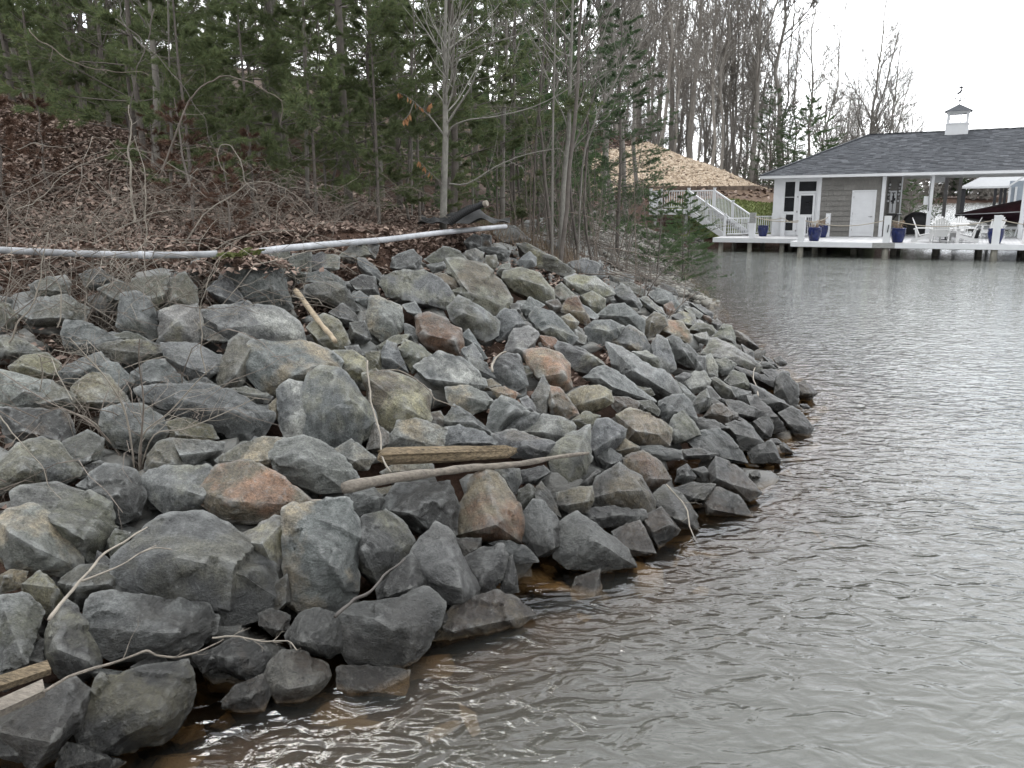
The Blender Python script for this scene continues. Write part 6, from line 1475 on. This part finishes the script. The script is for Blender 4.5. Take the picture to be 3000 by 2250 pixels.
DP = empty('drain_pipe', Vector(px_line('H', '740,1440', 11.0)[0]), 'black corrugated drain pipe leaning up beside the pale tree', 'drain pipe'); o0 = DP.location.copy(); q = smooth_line(px_line('H', '700,1440 760,1400 830,1360 900,1330 925,1322', 10.9, -.1), 12); q = [x - o0 for x in q]
m = MB(); m.smooth = False; m.tube(q, [(.055 - .018 * i / len(q)) * (1 + .07 * (i % 2)) for i in range(len(q))], 14).build('corrugated_tube', M['blackplastic'], DP); d_ = (q[-1] - q[-2]).normalized(); m = MB(); m.tube([q[-1], q[-1] + d_ * .05], .04, 10).build('pale_end', M['canepale'], DP)
BSH = empty('plastic_sheet', Vector(px_line('H', '800,1440', 11.2)[0]), 'crumpled black plastic sheet behind the drain pipe', 'plastic sheet'); o0 = BSH.location.copy(); rng = random.Random(8); GXs, GYs = np.meshgrid(np.linspace(-.62, .62, 30), np.linspace(-.3, .35, 16))
zz = np.array([.22 * max(0, noise.noise(Vector((a * 2.2, b * 2.5, 3)))) + .10 * abs(noise.noise(Vector((a * 5, b * 5, 1)))) + .13 * math.exp(-((a + .05) ** 2 * 9 + (b - .2) ** 2 * 14)) for a, b in zip(GXs.ravel(), GYs.ravel())]).reshape(GXs.shape)
me = grid_mesh('sheet', GXs, GYs, zz - .02, True); o = link_mesh('sheet', me, M['blackplastic'], BSH)

# --- driftwood and sticks lying on the stones
M['drift'] = simple_mat('weathered_driftwood', (.20, .175, .145), .9, .45, 9, .7, 30, stretch=(.6, 6, 6)); M['rotten'] = simple_mat('split_rotten_wood', (.19, .145, .09), .9, .8, 12, 1.0, 26, stretch=(.5, 7, 7)); M['peeled'] = simple_mat('peeled_stick', (.33, .265, .185), .85, .4, 9, .4, 30)
def lying(crop, txt, pull, lift=.0): return smooth_line([Vector(on_bank(u, v, pull, lift)) for u, v in frl(crop, txt)], 4)
def stick(name, crop, txt, pull, r0, r1, lab, mat, cat='stick', k=8, twigs=0, seed=1, lift=0.0, part='shaft'):
    q = lying(crop, txt, pull, lift); t_ = empty(name, q[0], lab, cat); o0 = q[0].copy(); q = [x - o0 + (noise.noise_vector(x * 6) * .012 + noise.noise_vector(x * 19) * .006 if r0 < .02 else noise.noise_vector(x * 2.5) * .012) for x in q]; rng = random.Random(seed); m = MB(); m.smooth = True; rd = [max(.002, r * rng.uniform(.86, 1.14)) for r in taper(len(q), r0, r1)]; m.tube(q, rd, k)
    m.build(part, M[mat], t_)
    if twigs:
        m = MB(); m.smooth = True; branches(m, rng, q, rd, (q[-1] - q[0]).length * .22, .2, twigs, 2, 1, (.5, 1.0), .02, None, 3); m.build('twigs', M[mat], t_)['kind'] = 'stuff'
    return t_, q
def split_log(q0, q1, w_, h_, lab, seed):
    rng = random.Random(seed); q0, q1 = Vector(q0), Vector(q1); t_ = empty('split_log', q0, lab, 'log'); d = q1 - q0; L_ = d.length; d.normalize(); s = d.cross(Vector((0, 0, 1))).normalized(); up = s.cross(d); n, k = 40, 16; vs = []
    for i in range(n + 1):
        f = i / n; x = f * L_
        for j in range(k):
            a = 6.283 * j / k; ry = w_ * (1 if math.sin(a) < 0 else .9); rz = h_ * (.55 if math.sin(a) > 0 else .8); g = 1 + .34 * noise.noise(Vector((x * 1.3, math.cos(a) * 3.6, math.sin(a) * 3.6 + seed))) + .22 * noise.noise(Vector((x * 3, a * 5, 2)))
            e = 1 - .55 * max(0, (f - .93) / .07) - .3 * max(0, (.04 - f) / .04); jx = (.06 * noise.noise(Vector((a * 2.2, seed, i // 38))) if i in (0, n) else 0)
            vs.append(d * (x + jx) + s * (math.cos(a) * ry * g * e) + up * (math.sin(a) * rz * g * e))
    m = MB(); m.add(vs, [(i * k + j, i * k + (j + 1) % k, (i + 1) * k + (j + 1) % k, (i + 1) * k + j) for i in range(n) for j in range(k)] + [tuple(range(k - 1, -1, -1)), tuple(range(n * k, n * k + k))]); m.build('log_body', M['rotten'], t_)
_a, _b = on_bank(*fr('B', 475, 1508), .42), on_bank(*fr('B', 1345, 1478), .42); split_log(_a, _b, .07, .075, 'short thick split log with rotten grain lying across the boulders', 3)
stick('driftwood_pole', 'D', '10,288 200,250 420,215 620,190 820,168 1000,140 1145,124', .46, .040, .012, 'long thin weathered pole lying just below the split log', 'drift', 'driftwood', 10)
stick('peeled_stick', 'A', '1915,335 1990,430 2080,545 2140,620 2172,668', .36, .026, .020, 'short peeled stick with pale wood pointing downhill', 'peeled', 'stick', 9)
t_, q = stick('forked_branch', 'C', '280,812 370,700 480,565 600,430 740,340 838,288', .42, .0095, .004, 'pale forked branch leaning over the boulders at lower left', 'canepale', 'branch', 7); o0 = Vector(t_.location)
q2 = [x - o0 for x in lying('C', '468,590 560,555 700,495 800,430 895,385', .44)]; m = MB(); m.smooth = True; m.tube(q2, taper(len(q2), .006, .0025), 6); q3 = [x - o0 for x in lying('C', '800,430 890,400 985,410', .46)]; m.tube(q3, taper(len(q3), .005, .003), 5); m.build('side_branch', M['canepale'], t_)
stick('crooked_branch', 'C', '250,1222 400,1140 560,1080 700,1040 830,990 900,1012 990,1032 1130,1000 1280,915', .40, .008, .0035, 'long crooked branch lying above the waterline at bottom left', 'drift', 'branch', 7, 4, 4)
stick('fine_twig', 'C', '1215,910 1320,900 1420,918 1530,936 1640,936 1692,992', .42, .005, .003, 'fine branching twig over the dark stones at the bottom', 'canepale', 'twig', 5, 9, 5)
stick('drooping_twig', 'D', '1500,262 1560,330 1600,390 1612,460 1642,532', .35, .007, .004, 'drooping twig hanging into the water at right', 'canepale', 'twig', 5, 3, 6)
stick('curled_root', 'B', '1200,970 1195,930 1215,890 1250,852 1285,842', .34, .012, .008, 'curled bleached root between the boulders at centre', 'canepale', 'root', 6)
stick('upright_dead_stalk', 'B', '392,900 400,1060 425,1200 470,1380 500,1550 540,1625', .45, .008, .007, 'pale thin stalk standing in front of the tan kite-shaped boulder', 'canepale', 'stalk', 6)
stick('arched_twig', 'B', '430,972 560,958 680,1000 780,1082 830,1150 960,1200', .42, .009, .004, 'arched twig over the tan kite-shaped boulder', 'drift', 'twig', 6, 4, 7)
stick('shore_twig', 'E', '1440,1140 1430,1060 1400,990 1420,900 1475,850', .30, .010, .006, 'bleached twig on the dark rocks near the tip of the point', 'canepale', 'twig', 5, 3, 8)
stick('dark_stick', 'D', '-30,880 60,800 130,770 200,690 290,610', .40, .011, .007, 'dark stick wedged left of the angular shard', 'wetstick', 'stick', 6)
stick('small_bleached_stick', 'C', '1780,135 1880,128 1972,128', .40, .010, .008, 'small bleached stick right of the orange-stained boulder', 'canepale', 'stick', 6)
def plank(crop, quad, pull, th, lab):
    P = [Vector(on_bank(u, v, pull)) for u, v in frl(crop, quad)]; t_ = empty('old_board', P[0], lab, 'board', 'old boards at the lower left'); o0 = P[0].copy(); P = [p - o0 for p in P]
    P[2] = P[1] + (P[3] - P[0]); n = (P[1] - P[0]).cross(P[3] - P[0]).normalized() * th
    m = MB(); m.add([p for p in P] + [p + n for p in P], [(3, 2, 1, 0), (4, 5, 6, 7), (0, 1, 5, 4), (1, 2, 6, 5), (2, 3, 7, 6), (3, 0, 4, 7)]); m.build('board_body', M['drift'] if 'pale' in lab else M['rotten'], t_)
plank('C', '-160,1330 243,1150 250,1214 -150,1400', .40, .04, 'sawn pale board poking in from the lower left edge'); plank('C', '-100,1160 270,1040 290,1095 -80,1215', .20, .04, 'dull rotten board behind the sawn one at lower left')

# --- brambles, canes and shrubs
def cane(lab, crop, txt, y, r, mat='cane', tw=6, seed=1, grp='arching canes', dy=0.0, k=6, cat='cane'):
    q = smooth_line(px_line(crop, txt, y, dy), 7); t_ = empty('arching_cane', q[0], lab, cat, grp); o0 = q[0].copy(); q = [x - o0 + (noise.noise_vector((x + Vector((seed, 0, 0))) * 4.5) * .035 + noise.noise_vector(x * 14) * .010 if 0 < i_ < len(q) - 1 else Vector()) for i_, x in enumerate(q)]; rng = random.Random(seed); m = MB(); m.smooth = True; r *= .55; rd = taper(len(q), r, r * .4); m.tube(q, rd, k).build('stem', M[mat], t_)
    if tw: m = MB(); m.smooth = True; branches(m, rng, q, rd, (q[-1] - q[0]).length * .20, .15, tw, 2, 1, (.5, 1.1), .02, None, 3); m.build('twigs', M[mat], t_)['kind'] = 'stuff'
cane('tall arching cane with a white drooping tip in front of the pines', 'G', '1040,1140 1130,870 1220,640 1300,560 1420,515 1520,510 1650,550 1800,630 1825,680 1815,820', 8.4, .016, 'cane', 7, 1)
cane('low pale cane curving up and right above the pipe', 'G', '1180,1580 1300,1430 1440,1310 1560,1230 1690,1180 1760,1180 1900,1260 2050,1390', 7.6, .011, 'canepale', 5, 2)
cane('pale nearly level cane left of the looped one', 'G', '600,1590 800,1470 950,1410 1100,1370 1250,1350 1390,1350', 7.4, .011, 'canepale', 5, 3)
cane('pale cane bent into a tight loop', 'G', '1660,1240 1590,1170 1550,1060 1510,965 1440,940 1405,1000 1430,1090 1480,1130', 8.2, .012, 'canepale', 2, 4)
cane('long cane rising right over the leafy slope', 'G', '100,1360 200,1310 300,1240 420,1140 560,1060 730,985', 7.2, .009, 'canepale', 4, 5)
cane('thin cane above the leafy slope at far left', 'G', '110,970 220,935 330,945 480,935', 8.0, .008, 'canepale', 3, 6)
cane('low arching cane just above the second pipe', 'G', '1340,1660 1440,1580 1560,1530 1700,1505 1850,1505', 7.3, .009, 'canepale', 3, 7)
cane('pale upright dead stem in the middle of the brambles', 'G', '865,1440 855,1200 845,1000 840,850 835,680', 8.2, .024, 'canepale', 4, 8, dy=.2)
cane('twin pale stem right of the upright dead one', 'G', '950,1600 945,1300 930,1150 905,950 880,880', 7.2, .011, 'canepale', 4, 9)
cane('dark straight stick leaning among the pine boughs', 'G', '1000,60 960,230 920,380 880,550 850,750 835,1000 830,1420', 9.5, .014, 'barkdark', 5, 10)
cane('dark branch sloping down right across the pine trunk', 'G', '750,125 850,200 950,290 1050,400 1150,520 1250,660 1330,790 1400,1000', 9.2, .013, 'barkdark', 6, 11)
cane('thin branch reaching right across the upper left slope', 'G', '190,190 300,290 450,390 600,440 750,465 900,465 960,490', 8.5, .009, 'cane', 6, 12)
cane('thick pale cane bending down at the left edge', 'A', '-10,780 60,650 140,540 200,420 260,260 290,150 300,-40', 5.9, .015, 'canepale', 3, 13)
cane('slender cane hanging in front of the square pale block', 'A', '1335,880 1300,700 1295,560 1310,400 1370,260 1430,140 1500,40', 5.9, .009, 'canepale', 4, 14)
cane('hooked cane at the left above the canes in the rocks', 'A', '370,575 410,480 400,330 345,220 310,160 420,-60', 6.0, .009, 'canepale', 3, 15)
cane('thin cane drooping from the pipe at left', 'A', '955,-60 935,150 940,250 965,330 985,430', 6.2, .006, 'cane', 2, 16)
cane('pale cane crossing the boulders at the left edge', 'A', '-20,1130 60,1220 130,1290 220,1420 300,1560 390,1680', 4.4, .008, 'canepale', 2, 17)
# leafless shrub rooted among the boulders at left
SHb = empty('rock_shrub', Vector(px_line('A', '905,1600', 5.25)[0]), 'leafless thin-stemmed shrub rooted among the left boulders', 'shrub'); o0 = SHb.location.copy()
for i, (tx, r) in enumerate((('910,1600 915,1300 930,1050 900,800 905,650', .008), ('880,1560 820,1150 700,920 560,760 450,640', .008), ('905,1560 920,1280 1100,1120 1300,900 1395,825', .007), ('890,1580 700,1300 520,1150 300,1050 0,860', .007), ('910,1500 1000,1270 1200,1230 1450,1130 1660,1030', .006), ('900,1560 620,1200 400,1110 150,1020 -20,930', .006), ('890,1620 760,1480 640,1270 660,1100 700,980', .006), ('915,1600 880,1420 930,1290 960,1120 1090,1010', .005))):
    q = [x - o0 for x in smooth_line(px_line('A', tx, 5.25, -.35 + .12 * i), 4)]; rng = random.Random(70 + i); m = MB(); m.smooth = True; rd = taper(len(q), r, r * .4); m.tube(q, rd, 5, False); branches(m, rng, q, rd, .38, .2, 11, 2, 1, (.5, 1.1), .03, None, 3, 1.3); m.build('stem', M['canepale'] if i % 3 else M['cane'], SHb)
SH2 = empty('stem_shrub', Vector(px_line('E', '455,600', 12.2)[0]), 'small shrub of dark bare stems rising from the rocks near the point', 'shrub'); o0 = SH2.location.copy()
for i, tx in enumerate(('450,610 500,440 575,250 680,110 790,-30', '410,570 440,400 490,260 480,120', '580,700 700,520 830,380 960,290 1100,205', '500,440 540,200 600,60', '830,380 850,250 855,140')):
    q = [x - o0 for x in smooth_line(px_line('E', tx, 12.2, .1 * i), 4)]; rng = random.Random(80 + i); m = MB(); m.smooth = True; rd = taper(len(q), .016 if i == 0 else .010, .004); m.tube(q, rd, 5, False); branches(m, rng, q, rd, .45, .25, 6, 2, 1, (.4, 1.0), .03, None, 3); m.build('stem', M['barkdark'] if i in (0, 3) else M['cane'], SH2)
cane('dark leaning branch with a long pale twig above the water', 'S', '1140,1320 1200,1120 1290,920 1400,760 1520,630 1680,500 1900,370 2200,320', 13.5, .014, 'barkdark', 4, 31)
cane('pale arching branch over the brush pile', 'S', '180,430 330,290 470,235 600,232 780,290 920,370 1030,470 1130,580 1150,760', 14, .014, 'cane', 6, 32)
cane('long pale branch reaching out over the water', 'S', '860,560 1000,570 1180,610 1350,640 1500,635 1600,680 1720,760', 16, .018, 'cane', 6, 33)
# bramble clumps along the crest
def bramble(x, y, n, L_, lab, seed, mat='cane', arch=1.0):
    rng = random.Random(seed); t_ = empty('bramble_bush', (x, y, gz(x, y)), lab, 'bramble bush', 'leafless brambles along the crest'); m = MB()
    for i in range(n):
        an = rng.uniform(0, 6.283); l = L_ * rng.uniform(.5, 1.2); b = Vector((rng.gauss(0, .35), rng.gauss(0, .3), -.05)); out_ = Vector((math.cos(an), math.sin(an), 0)); hgt = l * rng.uniform(.15, .7) * arch
        pts = [b + out_ * (l * f) + Vector((rng.gauss(0, .035), rng.gauss(0, .035), rng.gauss(0, .02) + hgt * 4 * f * (1 - f * .75) * .75)) for f in np.linspace(0, 1, 9)]; r = rng.uniform(.0028, .0060); rd = taper(9, r, r * .4); m.tube(pts, rd, 3, False)
        if rng.random() < .8: branches(m, rng, pts, rd, l * .30, .15, 6, 2, 0, (.5, 1.1), .02, None, 3)
    m.smooth = True; m.build('canes', M[mat], t_)['kind'] = 'stuff'
for i, (u, y, n, L_, lab) in enumerate([(-20, 6.6, 22, 1.7, 'tangled bramble at the left edge above the pipe'), (45, 6.9, 24, 1.5, 'dense bramble second from the left edge'), (105, 7.2, 20, 1.4, 'grey bramble above the left pipe'), (160, 7.4, 20, 1.3, 'bramble below the upright dead stem'), (215, 7.6, 16, 1.2, 'bramble left of the yellow-green fern'), (262, 8.2, 14, 1.2, 'bramble behind the gap between the pipes'), (20, 8.6, 20, 1.6, 'bramble up the slope at the left edge'), (95, 9.0, 16, 1.5, 'bramble up the slope behind the left pipe'), (185, 9.2, 16, 1.4, 'bramble around the russet seedling'), (250, 9.6, 14, 1.4, 'bramble around the looped cane'), (310, 9.8, 14, 1.3, 'bramble under the tall arching cane'), (20, 5.9, 14, 1.2, 'bramble hanging over the boulders at the left edge'), (85, 6.2, 10, 1.0, 'sparse bramble over the boulders below the left pipe'), (350, 11.4, 10, 1.2, 'thin bramble at the foot of the tall white pine'), (5, 5.3, 13, 1.3, 'pale bramble reaching over the left edge boulders'), (62, 5.6, 11, 1.2, 'pale bramble over the grey boulder among the canes'), (120, 6.1, 9, 1.1, 'thin bramble left of the upright rounded grey stone')]):
    bramble(ux(u, y), y, int(n * 2.3), L_, lab, 100 + i, 'canepale' if i % 2 else 'cane')
# brush pile on the point: straight cut twigs lying downhill, and upright stems behind it
BP = empty('brush_pile', (2.6, 17.5, gz(2.6, 17.5)), 'pile of thin grey cut brush lying on the rocks toward the water', 'brush pile'); rng = random.Random(9); m = MB(); o0 = Vector(BP.location)
for i in range(170):
    u = rng.uniform(575, 690); v = rng.uniform(236, 300) if u > 610 else rng.uniform(228, 262); p = Vector(on_bank(u, v, .3)); d = Vector((1, -.25, -.32)) + Vector((rng.gauss(0, .25), rng.gauss(0, .5), rng.gauss(0, .12))); l = rng.uniform(.7, 2.2); r = rng.uniform(.004, .010); p -= d.normalized() * l * .5; p.z += .25
    limb(m, rng, p - o0, d.normalized(), l, r, 4, 3, .01, .06)
m.build('twigs', M['cane'], BP)['kind'] = 'stuff'
for i, (u, y, lab) in enumerate([(545, 14.5, 'thicket of upright dark shoots beyond the pipe end'), (570, 15.5, 'thicket of upright shoots left of the leaning sapling'), (598, 16.5, 'thicket of shoots right of the leaning sapling'), (625, 18.5, 'tangled thicket beside the brush pile')]):
    rng = random.Random(200 + i); x = ux(u, y); t_ = empty('shoot_thicket', (x, y, gz(x, y)), lab, 'thicket', 'thickets of thin shoots on the point'); m = MB()
    for k in range(26):
        b = Vector((rng.gauss(0, .45), rng.gauss(0, .5), .1)); pts, rd = limb(m, rng, b, Vector((rng.gauss(0, .22), rng.gauss(0, .2), 1)).normalized(), rng.uniform(1.2, 3.4), rng.uniform(.006, .013), 5, 3, .02, .07)
        branches(m, rng, pts, rd, .5, .3, 4, 1, 0, (.4, .9), .05, None, 3)
    m.build('shoots', M['barkdark'] if i % 2 else M['cane'], t_)['kind'] = 'stuff'
# yellow-green fern by the pipe gap
FN = empty('fern', Vector(px_line('F', '508,556', 6.9)[0]), 'small yellow-green fern at the gap between the pipes', 'fern'); rng = random.Random(12); lv, lf = [], []
for i in range(16):
    an = rng.uniform(0, 6.283); l = rng.uniform(.12, .26); p = Vector((rng.gauss(0, .06), rng.gauss(0, .04), 0)); d = Vector((math.cos(an), math.sin(an), rng.uniform(.4, 1.3))).normalized(); s = d.cross(Vector((0, 0, 1))).normalized()
    for j in range(9):
        f = (j + 1) / 10; c = p + d * l * f + Vector((0, 0, -.10 * f * f)); w_ = l * .30 * (1 - f * .8)
        for sg in (-1, 1): b_ = len(lv); e = s * sg * w_ + d * w_ * .4; lv += [tuple(c), tuple(c + e * .6 + d * .012), tuple(c + e), tuple(c + e * .6 - d * .012)]; lf.append((b_, b_ + 1, b_ + 2, b_ + 3))
link_mesh('fronds', mesh_np('fronds', lv, lf), M['fern'], FN)
# --- woods on the opposite shore, far off
rng = random.Random(77); rs2 = np.random.RandomState(5); fv, ff, nb = [], [], 0
FS = [pine_meshes(91, 12, .15, .08, 3.2, 8, 5, 3, 12, 1.0, .28)[1], pine_meshes(92, 15, .2, .03, 4.2, 10, 5, 3, 11, 1.4, .30, 1.2)[1]]
for nm, me, mt, cnt, lab in (('far_shore_woods', FS[1], M['bark'], 46, 'grey woods along the far shore of the lake'), ('far_shore_pines', FS[0], M['needledark'], 12, 'dark pines along the far shore of the lake')):
    co = np.empty(len(me.vertices) * 3, np.float32); me.vertices.foreach_get('co', co); co = co.reshape(-1, 3); kk = len(me.polygons[0].vertices); fb = np.array([list(p.vertices) for p in me.polygons if len(p.vertices) == kk]); fv, ff, nb = [], [], 0
    for i in range(cnt):
        x = rng.uniform(112, 188); y = 268 - .05 * x + rng.uniform(2, 22); s = rng.uniform(.6, 1.0); a = rng.uniform(0, 6.28); c, s_ = math.cos(a), math.sin(a)
        q = co * s; q = np.stack([q[:, 0] * c - q[:, 1] * s_, q[:, 0] * s_ + q[:, 1] * c, q[:, 2]], 1) + np.array([x, y, gz(x, y)]); fv.append(q); ff.append(fb + nb); nb += len(q)
    setp(link_mesh(nm, mesh_np(nm, np.concatenate(fv), np.concatenate(ff)), mt), lab, 'woods', kind='stuff')
